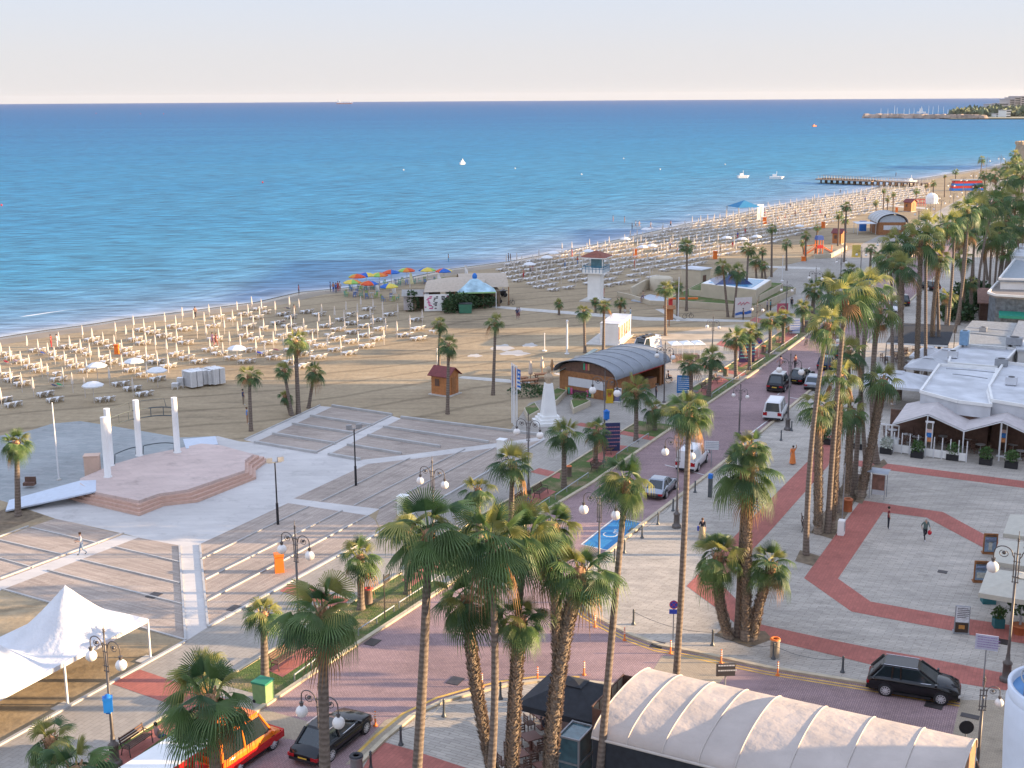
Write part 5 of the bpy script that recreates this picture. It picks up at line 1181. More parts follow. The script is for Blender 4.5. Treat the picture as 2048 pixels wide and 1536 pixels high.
for i, j, l in [(0,1,'chain from the bollard by the silver car'),(1,2,'chain above the blue bay'),(2,3,'chain along the upper half of the blue bay'),(3,4,'chain along the lower half of the blue bay'),(6,7,'long sagging chain across the bend of the kerb'),(7,8,'chain passing below the four palms'),(8,9,'chain left of the black estate car'),(10,11,'chain along the island kerb'),(11,12,'chain behind the shaggy palms on the island')]: chain(i, j, l)
# orange marker posts
def mk_mesh():
    b = MB(); b.lathe((0, 0, 0), [(.12, 0), (.12, .05), (.05, .08), (.045, .8), (.02, .83)], 10)
    n0 = len(b.f)
    for z in (.45, .58, .71):
        b.cur = 1; b.lathe((0, 0, z), [(.052, 0), (.052, .06)], 10)
    return b.mesh('marker_post', [m_orange, m_wwall])
MK = mk_mesh()
for (x, y, l) in [(1190,1254,'orange marker post nearest the bend of the kerb'),(1249,1281,'second orange marker post along the curved kerb'),(1341,1307,'orange marker post beside the tall bare trunk'),(1442,1326,'orange marker post at the end of the beige crossing'),(1555,1351,'red brown marker post in front of the stone coloured bin'),
                  (847,1399,'orange marker post left of the island kerb'),(751,1452,'orange marker post in front of the black saloon car'),(1075,1361,'orange marker post between the shaggy trunks and the black parasol'),(964,1374,'orange marker post beside the shaggy trunk on the island'),(1168,1350,'orange marker post showing above the black parasol')]:
    o = bpy.data.objects.new('marker_post', MK); COL.objects.link(o); o.location = P(x, y); tag(o, l, 'marker post', 'orange marker posts along the kerbs')
# low rails along the verge
m_rail = mat('galvanised_rail', (.42,.44,.46), .4, .5, var=.1)
for i, (a, c) in enumerate([((600,1366),(667,1316)),((727,1274),(798,1226)),((808,1219),(900,1158)),((1054,1041),(1107,1006)),((1119,1001),(1184,956)),((1240,918),(1304,876)),((1430,796),(1497,749)),((1505,742),(1535,722)),((1545,714),(1600,676))]):
    A, C = P(*a), P(*c); d = C-A; nrm = Vector((-d.y, d.x, 0)).normalized()*.35; A = A+nrm; n = max(2, int(d.length/2.2))
    r = thing('low_rail', ['low metal rail left of the big dark palm trunk','low metal rail beside the lower verge','low metal rail beside the sunlit verge grass','low metal rail below the red benches','low metal rail opposite the blue bay','low metal rail beside the kiosk palm','low metal rail below the blue information board','short low rail at the drain of the far road','low metal rail at the far verge palms'][i], 'railing', A, 0, 'low rails along the verge')
    b = MB(); b.tube([(0, 0, .42), tuple(d+Vector((0, 0, .42)))], .045, 6); b.build('top_rail', m_rail, r)
    for k in range(n+1):
        q = d*(k/n); b = MB(); b.box((q.x, q.y, .2), (.07, .07, .42)); b.build('post', m_rail, r)
# signs
def text_lines(b, w, z0, n, dz, x0=-.4, y=-.04, h=.05, rnd=None):
    rnd = rnd or random.Random(5)
    for k in range(n):
        L = w*rnd.uniform(.55, .95); x = x0
        while x < x0+L:
            s = rnd.uniform(.06, .16)*w; b.box((x+s/2, y, z0-k*dz), (s*.85, .012, h)); x += s
def board(base, label, w, h, z0, colr, lines=4, rz=-.15, posts=2, name='sign_board', lc=None, cat='sign', m=None):
    r = thing(name, label, cat, P(*base), rz); b = MB()
    for sx in ((-w*.4, w*.4) if posts == 2 else (0,)): b.cyl((sx, .04, 0), (sx, .04, z0+h), .04, None, 6)
    b.build('post', m_grey, r); b = MB(); b.box((0, 0, z0+h/2), (w, .05, h)); b.build('panel', m or mat(name+label[:14], colr, .5, var=.05), r)
    if lines:
        b = MB(); text_lines(b, w, z0+h*.85, lines, h*.8/lines, -w*.42, -.035, h*.20/lines); b.build('lettering', lc or m_wwall, r)
    return r
board((1366,803), 'large blue information board with white lettering beside the verge palm', 1.35, 1.9, .9, (.01,.15,.42), 7)
board((1222,905), 'dark blue advertising board behind the short palm and bench', .0001+1.6, 2.6, .15, (.03,.04,.12), 6, .1, 2, 'advertising_board', mat('ad_ink', (.45,.20,.25), .6))
board((1493,728), 'dark advertising board with pink and cyan print between the far palms', 1.9, 3.2, .2, (.04,.02,.10), 6, .1, 2, 'advertising_board', mat('ad_ink2', (.12,.42,.50), .6))
r = board((1486,636), 'tilted white poster with red script and blue wave before the fountain terrace', 2.6, 2.9, .1, (.60,.58,.58), 0, .25, 2, 'poster')
b = MB(); b.tube([(-.9,-.06,2.0),(-.5,-.06,2.35),(-.4,-.06,1.9),(0,-.06,2.3),(.15,-.06,1.95),(.5,-.06,2.3),(.9,-.06,2.1)], .06, 5); b.build('script', mat('script_red', (.50,.08,.14), .6), r)
b = MB(); b.add([(-1.25,-.03,.75),(-.4,-.03,.95),(.4,-.03,.9),(1.25,-.03,1.15),(1.25,-.03,.65),(.4,-.03,.5),(-.4,-.03,.55),(-1.25,-.03,.4)],[(0,7,6,1),(1,6,5,2),(2,5,4,3)]); b.build('wave', mat('wave_blue', (.03,.12,.42), .6), r)
board((1589,668), 'small white and blue poster beside the far verge palm', 1.4, 2.0, .1, (.55,.60,.70), 5, .1, 2, 'poster', mat('ad_ink4', (.03,.12,.50), .6))
r = board((1564,640), 'red banner with pale ring hanging under the lamp on the promenade', 1.6, 1.5, .9, (.45,.10,.15), 0, .1, 2, 'banner')
b = MB(); b.tube([(.42*cos(k*pi/8), -.05, 1.6+.42*sin(k*pi/8)) for k in range(17)], .07, 5, False); b.build('ring', m_cream, r)
board((1966,1372), 'pale purple lettered sign plate on a pole right of the black estate car', 1.15, .85, 2.1, (.50,.50,.62), 5, -.35, 1, 'sign_board', mat('purple_ink', (.28,.18,.42), .6))
board((1422,935), 'white lettered sign plate beside the cargo van', 1.2, .75, 1.6, (.62,.62,.64), 4, -.2, 1, 'sign_board', mat('grey_ink', (.25,.28,.35), .6))
board((1449,1408), 'back of a dark rectangular sign showing above the vaulted tent', 1.0, .7, 1.6, (.09,.08,.08), 2, .05, 1)
board((1803,800), 'blue parking sign among the palm trunks', .9, 1.2, 1.4, (.02,.10,.45), 2, .1, 1)
board((1731,590), 'blue sign at the far road behind the palms', 1.4, 1.4, 1.6, (.02,.14,.45), 2, .1, 1)
# round signs
def round_sign(base, z, R_, label, plate=True, dark=False, rz=-.1):
    r = thing('no_parking_sign', label, 'road sign', P(*base), rz); b = MB(); b.cyl((0, .05, 0), (0, .05, z+R_), .035, None, 7); b.build('post', m_grey, r)
    b = MB(); b.tube([(0, 0, z), (0, .03, z)], R_, 24); b.build('disc', m_darkm if dark else mat('sign_blue', (.02,.06,.42), .4, var=.03), r)
    if not dark:
        b = MB(); n = 24
        for k in range(n):
            a0, a1 = 2*pi*k/n, 2*pi*(k+1)/n; ri = R_*.84
            b.add([(R_*cos(a0), -.006, z+R_*sin(a0)), (R_*cos(a1), -.006, z+R_*sin(a1)), (ri*cos(a1), -.006, z+ri*sin(a1)), (ri*cos(a0), -.006, z+ri*sin(a0))], [(0, 1, 2, 3)])
        for sg in (-1, 1):
            c, s = cos(pi/4)*R_*.9, sg*sin(pi/4)*R_*.9; w = R_*.07
            b.add([(-c-w, -.008-.002*sg, z-s), (-c+w, -.008-.002*sg, z-s), (c+w, -.008-.002*sg, z+s), (c-w, -.008-.002*sg, z+s)], [(0, 1, 2, 3)])
        b.build('red_ring', mat('sign_red', (.55,.02,.03), .4), r)
    if plate: b = MB(); b.box((0, 0, z-R_-.17), (R_*2, .04, .28)); b.build('plate', MATS.get('sign_blue') or m_grey, r)
round_sign((1346,1278), 2.15, .26, 'round blue and red no stopping sign with plate beside the tall bare trunk')
round_sign((1057,1045), 1.75, .25, 'round blue sign in front of the lamp by the benches', False)
round_sign((1517,715), 2.1, .42, 'round purple blue sign by the far bins', False)
round_sign((1926,1540), 2.2, .34, 'back of a round dark sign behind the pedestrian at the tent end', False, True)
# A-frame and menu boards
def aboard(base, label, w, h, rz, frame, panels, name='menu_board'):
    r = thing(name, label, 'menu board', P(*base), rz); b = MB(); b.box((0, .0, h/2), (w, .07, h)); b.box((0, .12, .05), (w*1.05, .5, .08)); b.build('frame', frame, r)
    for i, (cx, cz, pw, ph, c) in enumerate(panels):
        b = MB(); b.box((cx*w, -.05-.004*i, cz*h), (pw*w, .02, ph*h)); b.build('picture', mat('%s_%d%s' % (name, i, label[:6]), c, .5, var=.25, scale=8), r)
    b = MB(); text_lines(b, w*.8, h*.92, 6, h*.065, -w*.36, -.068, .035); b.build('lettering', m_iron, r)
aboard((1922,1267), 'tall white menu stand with dark burger picture on the red paving', .85, 1.75, -.2, m_grey, [(0,.70,.86,.56,(.62,.62,.66)),(0,.22,.86,.36,(.05,.03,.02)),(0,.25,.4,.14,(.45,.20,.05))])
aboard((1979,1108), 'wooden framed menu board with drink picture next to the upper cream parasols', .95, 1.5, -.15, m_wood, [(0,.48,.8,.72,(.20,.28,.38)),(0,.75,.72,.12,(.35,.45,.70)),(0,.40,.25,.40,(.45,.45,.40))])
aboard((1961,1165), 'wooden framed menu board with food picture next to the lower cream parasol', .95, 1.5, -.15, m_wood, [(0,.48,.8,.72,(.35,.38,.50)),(0,.74,.72,.12,(.45,.52,.75)),(0,.35,.6,.25,(.45,.16,.14))])
aboard((1219,806), 'yellow stand at the right corner of the arched kiosk', .75, 1.5, .1, mat('yellow_board', (.55,.36,.02), .5), [(0,.6,.5,.3,(.5,.15,.02))], 'menu_board')
aboard((1235,804), 'blue and white A board at the right corner of the arched kiosk', .8, 1.5, -.3, m_wwall, [(0,.5,.85,.88,(.16,.16,.28))], 'menu_board')
# fingerpost, parking meter
q = P(770,1238); r = thing('fingerpost', 'slim black fingerpost with two pointing arms beside the verge', 'signpost', q, HR); b = MB(); b.cyl((0,0,0),(0,0,2.9),.035,None,7); b.build('pole', m_iron, r)
for z in (2.65, 2.35): b = MB(); b.box((.36,0,z),(.75,.04,.16)); b.build('arm', m_iron, r)
q = P(1420,994); r = thing('parking_meter', 'blue topped parking ticket machine beside the bollards', 'ticket machine', q, -.4); b = MB(); b.box((0,0,.8),(.3,.28,1.6)); b.build('cabinet', m_boll, r); b = MB(); b.box((0,0,1.75),(.36,.34,.35),0,.85); b.build('head', m_bluep, r)
q = P(1682,1069); b = MB(); b.box((0,0,.55),(.6,.45,1.1)); r = b.build('electric_cabinet', m_wwall, None, q, HR); tag(r, 'small white electric cabinet covered in stickers under the palm row', 'cabinet'); b = MB(); text_lines(b, .5, .95, 6, .12, -.24, -.235, .06); b.build('sticker', m_grey, r)
q = P(1684,1045); b = MB(); b.cyl((0,0,0),(0,0,4.6),.05,.04,7); tag(b.build('grey_pole', m_grey, None, q), 'thin grey pole beside the white sticker covered cabinet', 'pole')
# small shelter in the square
A = P(1738,996); B_ = P(1763,1000); rz = HT; r = thing('information_shelter', 'small shelter with curved grey roof in the corner of the red octagon', 'shelter', A, rz)
b = MB()
for (x, y) in ((0,0),(1.15,0),(0,.9),(1.15,.9)): b.cyl((x,y,0),(x,y,2.0),.03,None,6)
b.build('frame', m_grey, r); b = MB(); b.grid(lambda u, v: (-.25+u*1.65, -.2+v*1.3, 2.05+.28*sin(pi*(v*.6+.15))), 4, 8); b.build('roof', mat('shelter_roof', (.34,.37,.42), .35, .3), r)
b = MB(); b.box((.58,.45,1.25),(1.0,.06,1.25)); b.build('panel', mat('panel_brown', (.24,.13,.10), .5, var=.3), r); b = MB(); b.box((.58,.40,.45),(.9,.12,.35)); b.build('poster', m_roofw, r)
# white poles on the sand
for (x, y, t, l) in [(1134,708,642,'short white post with rounded head on the sand'),(1089,702,667,'thin white marker stake on the sand left of the white post'),(1356,642,555,'tall white pole beside the orange lit palm'),(875,757,698,'thin pale pole behind the near timber hut'),(1564,562,512,'white stake on the sand left of the round palm'),(1758,440,395,'pale pole beside the far palms')]:
    B = P(x, y); h = hgt(B, t); b = MB(); b.cyl((0,0,0),(0,0,h),.13 if x == 1134 else .06,.1 if x == 1134 else .05,8); b.ball((0,0,h),.16 if x == 1134 else .08,8); b.lathe((0,0,0),[(.3,0),(.3,.1)],8); tag(b.build('white_post', m_steel, None, B), l, 'pole')
# planters by the monument
for (pl, l) in [([(1141,811),(1146,828),(1181,812),(1158,800)],'right stone planter bed before the kiosk'),([(1048,826),(1056,843),(1080,830),(1070,815)],'stone planter left of the monument'),([(1085,803),(1112,812),(1134,790),(1115,785)],'stone planter behind the monument')]:
    O = P(*pl[0]); q = [P(*p)-O for p in pl]; c = sum(q, Vector())/4; r = thing('planter_bed', l, 'planter', O); b = MB(); b.prism([(p.x,p.y) for p in q],0,.55); b.build('kerb', m_cream, r)
    b = MB(); b.prism([((c.lerp(p,.86)).x,(c.lerp(p,.86)).y) for p in q],.55,.60); b.build('planting', m_grass, r)
def bush(name, label, c, R_, h, m, n=220, cat='plant', seed=1, parent=None, grp=None, w=.16):
    rn = random.Random(seed); b = MB()
    for i in range(n):
        a = rn.uniform(0, 2*pi); rr_ = sqrt(rn.random())*R_; z = h*rn.random()**.7*(1-.35*(rr_/R_)**2)
        p = Vector((rr_*cos(a), rr_*sin(a), z)); d = Vector((rn.uniform(-1,1), rn.uniform(-1,1), rn.uniform(-.2,1))).normalized(); s = d.cross(Vector((rn.uniform(-1,1),rn.uniform(-1,1),.3))).normalized()
        L = w*rn.uniform(.8,1.8); b.add([p-s*L*.3, p+d*L*.4-s*L*.35, p+d*L, p+d*L*.4+s*L*.35], [(0,1,2,3)])
    o = b.build(name, m, parent, c)
    if parent is None: tag(o, label, cat, grp)
    return o
q = P(1162,806); bush('shrub', 'low shrubs in the right stone planter bed', (q.x,q.y,.55), 1.0, .5, m_plant, 200)
q = P(1082,790); bush('shrub', 'grey green shrub behind the monument', q, .8, 1.0, m_plant, 160, seed=4)
# flower tubs and box planters at the restaurants
def boxplant(x, y, l, w=1.05, tall=1.1, seed=1, m=m_plant):
    r = thing('box_planter', l, 'planter', P(x, y), HT, 'dark box planters in front of the restaurant'); b = MB(); b.box((0,0,.28),(w,.55,.56)); b.build('box', m_darkm, r)
    bush('foliage', '', (0,0,.5), w*.5, tall, m, 240, seed=seed, parent=r)
m_flow = mat('white_flowers', (.45,.48,.42), .7, var=.5, scale=6)
for i, a in enumerate([(1772,907,'box planter with white flowers at the palm trunk'),(1834,915,'box planter left of the first banner post'),(1905,920,'bushiest box planter in the middle of the fence'),(1971,929,'box planter with thin grasses right of the fence end'),(2022,936,'box planter with thin shrub nearest the right edge'),(1716,898,'box planter with white flowers behind the leaning palm'),(1650,888,'box planter behind the palm row')]): boxplant(*a, seed=i, m=m_flow if i in (0,5) else m_plant)
r = thing('square_planter', 'teal square planter with green bush under the cream parasol', 'planter', P(1996,1254), -.1); b = MB(); b.box((0,0,.3),(.6,.6,.6)); b.build('box', m_teal, r); bush('foliage','',(0,0,.55),.42,.75,m_plant,260,seed=9,parent=r,w=.12)
r = thing('flower_pot', 'large terracotta pot with pale trunked plant at the right edge', 'planter', P(2038,1268)); b = MB(); b.lathe((0,0,0),[(.3,0),(.42,.5),(.46,.52),(.46,.6),(.36,.6)],16); b.build('pot', m_terra, r); b = MB(); b.tube([(0,0,.5),(.05,0,1.0),(-.05,.05,1.5)],.07,6); b.build('trunk', m_grey, r); bush('foliage','',(0,0,1.3),.8,1.1,m_hedge,260,seed=10,parent=r,w=.18)
b = MB(); b.box((0,0,.4),(.8,.7,.8)); tag(b.build('teal_crate', m_teal, None, P(1976,1205), -.1), 'teal box standing under the edge of the cream parasol', 'box')
# ================================================================ RESTAURANT ROW (right)
def roofslab(name, label, pxs, z, th=.25, m=m_roofw, wall=None, grp='flat roofed restaurant buildings', parapet=True, ribs=0):
    pts = [P(x, y, z) for x, y in pxs]; O = Vector((pts[0].x, pts[0].y, 0)); q = [p-O for p in pts]
    r = thing(name, label, 'building', O, 0, grp)
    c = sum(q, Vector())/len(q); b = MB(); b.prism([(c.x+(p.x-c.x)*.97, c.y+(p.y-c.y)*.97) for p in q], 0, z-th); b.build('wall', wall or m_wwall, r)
    b = MB(); b.prism([(p.x, p.y) for p in q], z-th, z); b.build('roof', m, r)
    if parapet:
        b = MB()
        for i in range(len(q)):
            A, B_ = q[i], q[(i+1) % len(q)]; ribbon(b, [Vector((A.x, A.y, 0)), Vector((B_.x, B_.y, 0))], .22, z, z+.28)
        b.build('parapet', m_wwall, r)
    if ribs:
        b = MB(); n = ribs
        for k in range(n+1):
            A = q[0].lerp(q[1], k/n); B_ = q[3].lerp(q[2], k/n); d = (B_-A)
            ribbon(b, [Vector((A.x, A.y, 0)), Vector((B_.x, B_.y, 0))], .12, z, z+.06)
        b.build('corrugation', mat('corrugated_metal', (.47,.47,.46), .5, .2, var=.15), r)
    return r
roofslab('restaurant', 'flat white roof with raised edge directly behind the two gabled awning', [(1841,786),(1879,732),(1994,741),(1975,787),(1982,814),(1916,806)], 4.0, 1.1, m_roofw, m_woodd)  # dark wall colour stands for the shade inside the restaurant
roofslab('restaurant', 'large white roof at the right edge beside the awning', [(1984,804),(1978,776),(2008,728),(2200,748),(2200,840)], 4.3, 1.2, m_roofw, m_woodd)  # interior shade put into the wall colour here as well
roofslab('restaurant', 'white roof behind the first one, narrowing to the left', [(1897,729),(1904,704),(1926,692),(2034,700),(2010,727),(1995,737)], 4.1)
roofslab('restaurant', 'grey corrugated roof in front of the brown timber building', [(1925,664),(1944,642),(2034,647),(2021,674)], 4.4, parapet=False, ribs=24)
roofslab('restaurant', 'grey corrugated roof nearer the white roofs', [(1927,691),(1926,667),(2021,676),(2012,699)], 4.3, parapet=False, ribs=24)
roofslab('restaurant', 'corrugated roof at the right edge', [(2022,674),(2037,642),(2200,660),(2200,705),(2035,699)], 4.6, parapet=False, ribs=20)
roofslab('restaurant', 'dark lattice terrace building with glazed front', [(1976,587),(1996,565),(2200,575),(2200,605),(1990,592)], 5.2, m=mat('roof_brown', (.25,.22,.20), .7), wall=mat('lattice_wall', (.12,.14,.16), .5, var=.5, scale=2))
roofslab('restaurant', 'grey roofed building above the lattice terrace', [(1998,560),(2030,520),(2200,530),(2200,565)], 6.5, m=mat('roof_steel', (.25,.29,.33), .5), wall=m_wwall)
roofslab('restaurant', 'pale roofed building right of the packed palm row', [(2022,515),(2040,490),(2200,500),(2200,520)], 6.5, wall=m_wwall)
A = P(1958,640); B_ = P(2000,642); w = (B_-A).length; r = thing('timber_pavilion', 'brown timber pavilion with sloping plank roof', 'building', A, atan2((B_-A).y,(B_-A).x))
b = MB(); b.box((w/2,2.5,1.4),(w,5,2.8)); b.build('wall', m_woodd, r); b = MB(); b.slab([(-.4,-.8,2.6),(w+.4,-.8,2.6),(w+.4,5,3.9),(-.4,5,3.9)],.15); b.build('roof', mat('plank_roof',(.22,.12,.09),.8,var=.2), r)
for i, (a, c, l) in enumerate([((1998,632),(2080,636),'lower green edged awning at the right edge'),((2014,618),(2080,622),'upper green edged awning at the right edge')]):
    A = P(*a, 3.0); B_ = P(*c, 3.0); w = (B_-A).length; b = MB(); b.slab([(0,0,3.0),(w,0,3.0),(w,2.5,3.3),(0,2.5,3.3)],.12); b.box((w/2,-.03,2.9),(w,.06,.35))
    tag(b.build('green_awning', mat('green_edge',(.01,.22,.15),.6), None, (A.x,A.y,0), atan2((B_-A).y,(B_-A).x)), l, 'awning', 'green edged awnings')
# things on the roofs
def roofbox(x, y, z, w, d, h, label, m=m_grey, name='air_conditioner'):
    q = P(x, y, z); r = thing(name, label, 'roof unit', q, HT, 'roof units on the restaurants'); b = MB(); b.box((0,0,h/2+.08),(w,d,h)); b.build('casing', m, r); b = MB(); b.lathe((0,0,h+.08),[(w*.3,0),(w*.3,.04)],14); b.build('fan_grille', m_darkm, r); b = MB(); [b.box((a,0,.04),(.08,d,.08)) for a in (-w*.4,w*.4)]; b.build('foot', m_darkm, r)
roofbox(2002,736,4.1,1.2,.9,.9,'grey extractor unit at the meeting corner of two white roofs')
roofbox(1905,716,4.1,1.0,.7,.7,'pale unit at the left end of the rear white roof', m_roofw)
roofbox(1928,690,4.3,.9,1.2,1.5,'pale blue box at the left corner of the corrugated roof', mat('unit_blue',(.20,.34,.50),.5))
roofbox(2028,690,4.6,1.6,1.1,.8,'grey unit at the foot of the right corrugated roof')
roofbox(2022,770,4.3,1.0,.8,.7,'unit on the large white roof at the right edge', m_roofw)
roofbox(1966,664,4.4,.8,.6,.5,'dark unit on the rear corrugated roof')
for (x0,y0,x1,y1,z,l) in [(1892,737,1990,745,4.3,'long thin pipe across the first white roof'),(1905,748,1975,757,4.3,'dark cable lying across the first white roof'),(1935,655,2022,662,4.75,'pipe along the corrugated roof')]:
    A = P(x0,y0,z); B_ = P(x1,y1,z); b = MB(); b.tube([(0,0,0), tuple((B_-A)*.5+Vector((0,.25,0))), tuple(B_-A)], .05, 6); tag(b.build('roof_pipe', m_grey, None, A), l, 'pipe')
q = P(1861,793,2.9); b = MB(); b.tube([(0,0,0),(0,-.12,0)], .48, 20); r = b.build('wall_fan', m_grey, None, (q.x,q.y-.1,q.z), HT); tag(r, 'round grey wall fan on the white facade above the awning', 'fan'); b = MB(); b.tube([(0,-.13,0),(0,-.15,0)], .36, 18); b.build('grille', m_darkm, r)
# black awning
pts = [P(1795,646,3.3), P(1911,650,3.3), P(1896,690,2.8), P(1773,684,2.8)]; O = Vector((pts[3].x, pts[3].y, 0)); r = thing('black_awning', 'long black awning seen between the palm trunks', 'awning', O)
b = MB(); b.slab([p-O for p in pts], .1); b.build('canopy', m_awb, r); b = MB(); ribbon(b, [Vector((pts[3]-O).xy.to_3d()), Vector((pts[2]-O).xy.to_3d())], .1, 2.55, 2.75); b.build('edge_beam', m_wwall, r)
posts(r, [((p-O).x,(p-O).y) for p in pts], 2.8, .05, m_darkm)
# white big parasols and tent between trunks
for i, (x, y, w, l) in enumerate([(1790,752,6.5,'large white marquee roof behind the palm trunks'),(1858,723,4.4,'white parasol between the trunks, right of the marquee'),(1893,706,4.2,'white parasol farthest right under the black awning'),(1858,702,3.6,'small white parasol behind the pair')]):
    q = P(x, y, 3.0); parasol('white_parasol', l, (q.x, q.y, 0), w, w, 2.6, 1.0, m_roofw, 'white parasols between the palm trunks', HT)
# glazed white building behind the trunks
A = P(1745,893); B_ = P(1795,899); w = (B_-A).length; r = thing('terrace_screen', 'white framed glass screen behind the leaning palm', 'fence', A, atan2((B_-A).y,(B_-A).x))
b = MB(); [b.box((k*w/4,0,1.1),(.1,.1,2.2)) for k in range(5)]; b.box((w/2,0,2.2),(w,.1,.1)); b.build('frame', m_steel, r); b = MB(); b.box((w/2,0,.45),(w,.06,.9)); b.build('panel', m_wwall, r)
# two gabled awning
zl, zr = 2.55, 3.6
F = [P(1784,848,zl), P(1856,828,zr), P(1928,861,zl), P(2004,842,zr), P(2085,880,zl)]; K = [P(1813,807,zl), P(1886,793,zr), P(1947,823,zl), P(2027,806,zr), P(2110,838,zl)]
O = Vector((F[0].x, F[0].y, 0)); r = thing('gabled_awning', 'pinkish white awning with two gables over the restaurant tables', 'awning', O, 0)
for k in range(4):
    b = MB(); a0, a1, b1, b0 = F[k]-O, F[k+1]-O, K[k+1]-O, K[k]-O
    n = 10
    for j in range(n):
        s, e = j/n, (j+.96)/n
        b.add([a0.lerp(a1, s), a0.lerp(a1, e), b0.lerp(b1, e), b0.lerp(b1, s)], [(0,1,2,3)])
        b.add([a0.lerp(a1, e), a0.lerp(a1, (j+1)/n), b0.lerp(b1, (j+1)/n), b0.lerp(b1, e)], [(0,1,2,3)])
    b.add([p-Vector((0,0,.06)) for p in (a0,a1,b1,b0)], [(3,2,1,0)])
    b.build('canopy', m_awn, r)
b = MB()
for k in range(4): b.tube([F[k]-O-Vector((0,0,.1)), F[k+1]-O-Vector((0,0,.1))], .05, 6); b.tube([K[k]-O-Vector((0,0,.1)), K[k+1]-O-Vector((0,0,.1))], .05, 6)
for p in F+K: q = p-O; b.cyl((q.x,q.y,0),(q.x,q.y,q.z-.1),.06)
b.build('frame', m_steel, r)
for i, (x, y, l) in enumerate([(1855,913,'left white banner post with food pictures'),(2003,914,'right white banner post with food pictures')]):
    B = P(x, y); r = thing('banner_post', l, 'sign', B, HT, 'white banner posts of the restaurant'); b = MB(); [b.box((sx,0,1.6),(.09,.09,3.2)) for sx in (-.26,.26)]; b.box((0,0,3.15),(.75,.1,.15)); b.box((0,0,.08),(.9,.3,.12)); b.build('frame', m_steel, r)
    for k, (z, h, c) in enumerate([(2.75,.42,(.10,.09,.07)),(2.35,.3,(.60,.42,.38)),(1.98,.42,(.02,.15,.45)),(1.55,.38,(.60,.25,.10))]):
        b = MB(); b.box((0,-.05,z),(.42,.03,h)); b.build('picture', mat('banner_%d' % k, c, .5, var=.3, scale=8), r)
# fence of glass panels
A = P(1771,903); B_ = P(1932,925); w = (B_-A).length; fz = atan2((B_-A).y,(B_-A).x); r = thing('terrace_fence', 'white post and panel fence with glass top around the restaurant terrace', 'fence', A, fz)
for k in range(11):
    b = MB(); b.box((k*w/10,0,.95),(.08,.08,1.9)); b.build('post', m_steel, r)
b = MB(); [b.box(((k+.5)*w/10,0,.45),(w/10-.12,.05,.7)) for k in range(10)]; b.build('panel', m_wwall, r)
# back walls with the interior's shade in their dark colour, tables and chairs
O = P(1790,868); r = thing('terrace_back_wall', 'dark back wall under the gabled awning, coloured for the shaded interior', 'wall', O, HT); b = MB(); b.box((8,0,1.2),(17,.2,2.4)); b.build('wall', m_woodd, r)
TB = MB(); TB.lathe((0,0,0),[(.28,0),(.28,.04),(.04,.06),(.04,.72),(.42,.73),(.42,.76)],16); TBm = TB.mesh('round_table', mat('table_pale',(.50,.50,.50),.4,var=.05))
def chair_mesh(m):
    b = MB(); b.box((0,0,.45),(.44,.44,.05))
    for (x, y) in ((-.19,-.19),(.19,-.19),(.19,.19),(-.19,.19)): b.box((x,y,.22),(.04,.04,.44))
    for k in range(3): b.box((0,.21,.62+k*.13),(.42,.03,.07))
    for x in (-.2,.2): b.box((x,.22,.7),(.04,.04,.52))
    return b.mesh('cafe_chair', m)
CHd = chair_mesh(m_woodd); CHg = chair_mesh(mat('chair_green',(.02,.33,.22),.5)); CHb = chair_mesh(mat('chair_blue',(.02,.12,.42),.5)); CHy = chair_mesh(mat('chair_lime',(.25,.42,.05),.5))
def place(me, name, q, rz, label, cat, grp):
    o = bpy.data.objects.new(name, me); COL.objects.link(o); o.location = q; o.rotation_euler = (0,0,rz); tag(o, label, cat, grp); return o
rn = random.Random(12)
for (x, y) in [(1785,875),(1790,893),(1836,869),(1833,889),(1897,862),(1900,876),(1885,888),(1937,879),(1935,893),(1980,868),(2030,878),(2036,895),(2025,905),(2040,918),(1990,890),(1960,905),(1868,872),(1815,884)]:
    q = P(x, y); place(TBm, 'round_table', q, 0, 'pale round table under the gabled awning', 'table', 'restaurant tables under the gabled awning')
    for k in range(4):
        a = k*pi/2+rn.uniform(-.3,.3)+.5
        place(CHd, 'cafe_chair', q+Vector((cos(a)*.72, sin(a)*.72, 0)), a-pi/2, 'dark chair at a pale round table under the gabled awning', 'chair', 'dark chairs under the gabled awning')
for (x, y) in [(1795,715),(1815,706),(1840,700),(1868,716),(1880,735),(1820,735),(1850,745),(1775,725)]:
    q = P(x, y); place(TBm, 'round_table', q, 0, 'table in the shade between the palm trunks', 'table', 'tables between the palm trunks')
    for k in range(3): a = k*2.1; place(CHd, 'cafe_chair', q+Vector((cos(a)*.8, sin(a)*.8, 0)), a-pi/2, 'dark chair in the shade between the palm trunks', 'chair', 'chairs between the palm trunks')
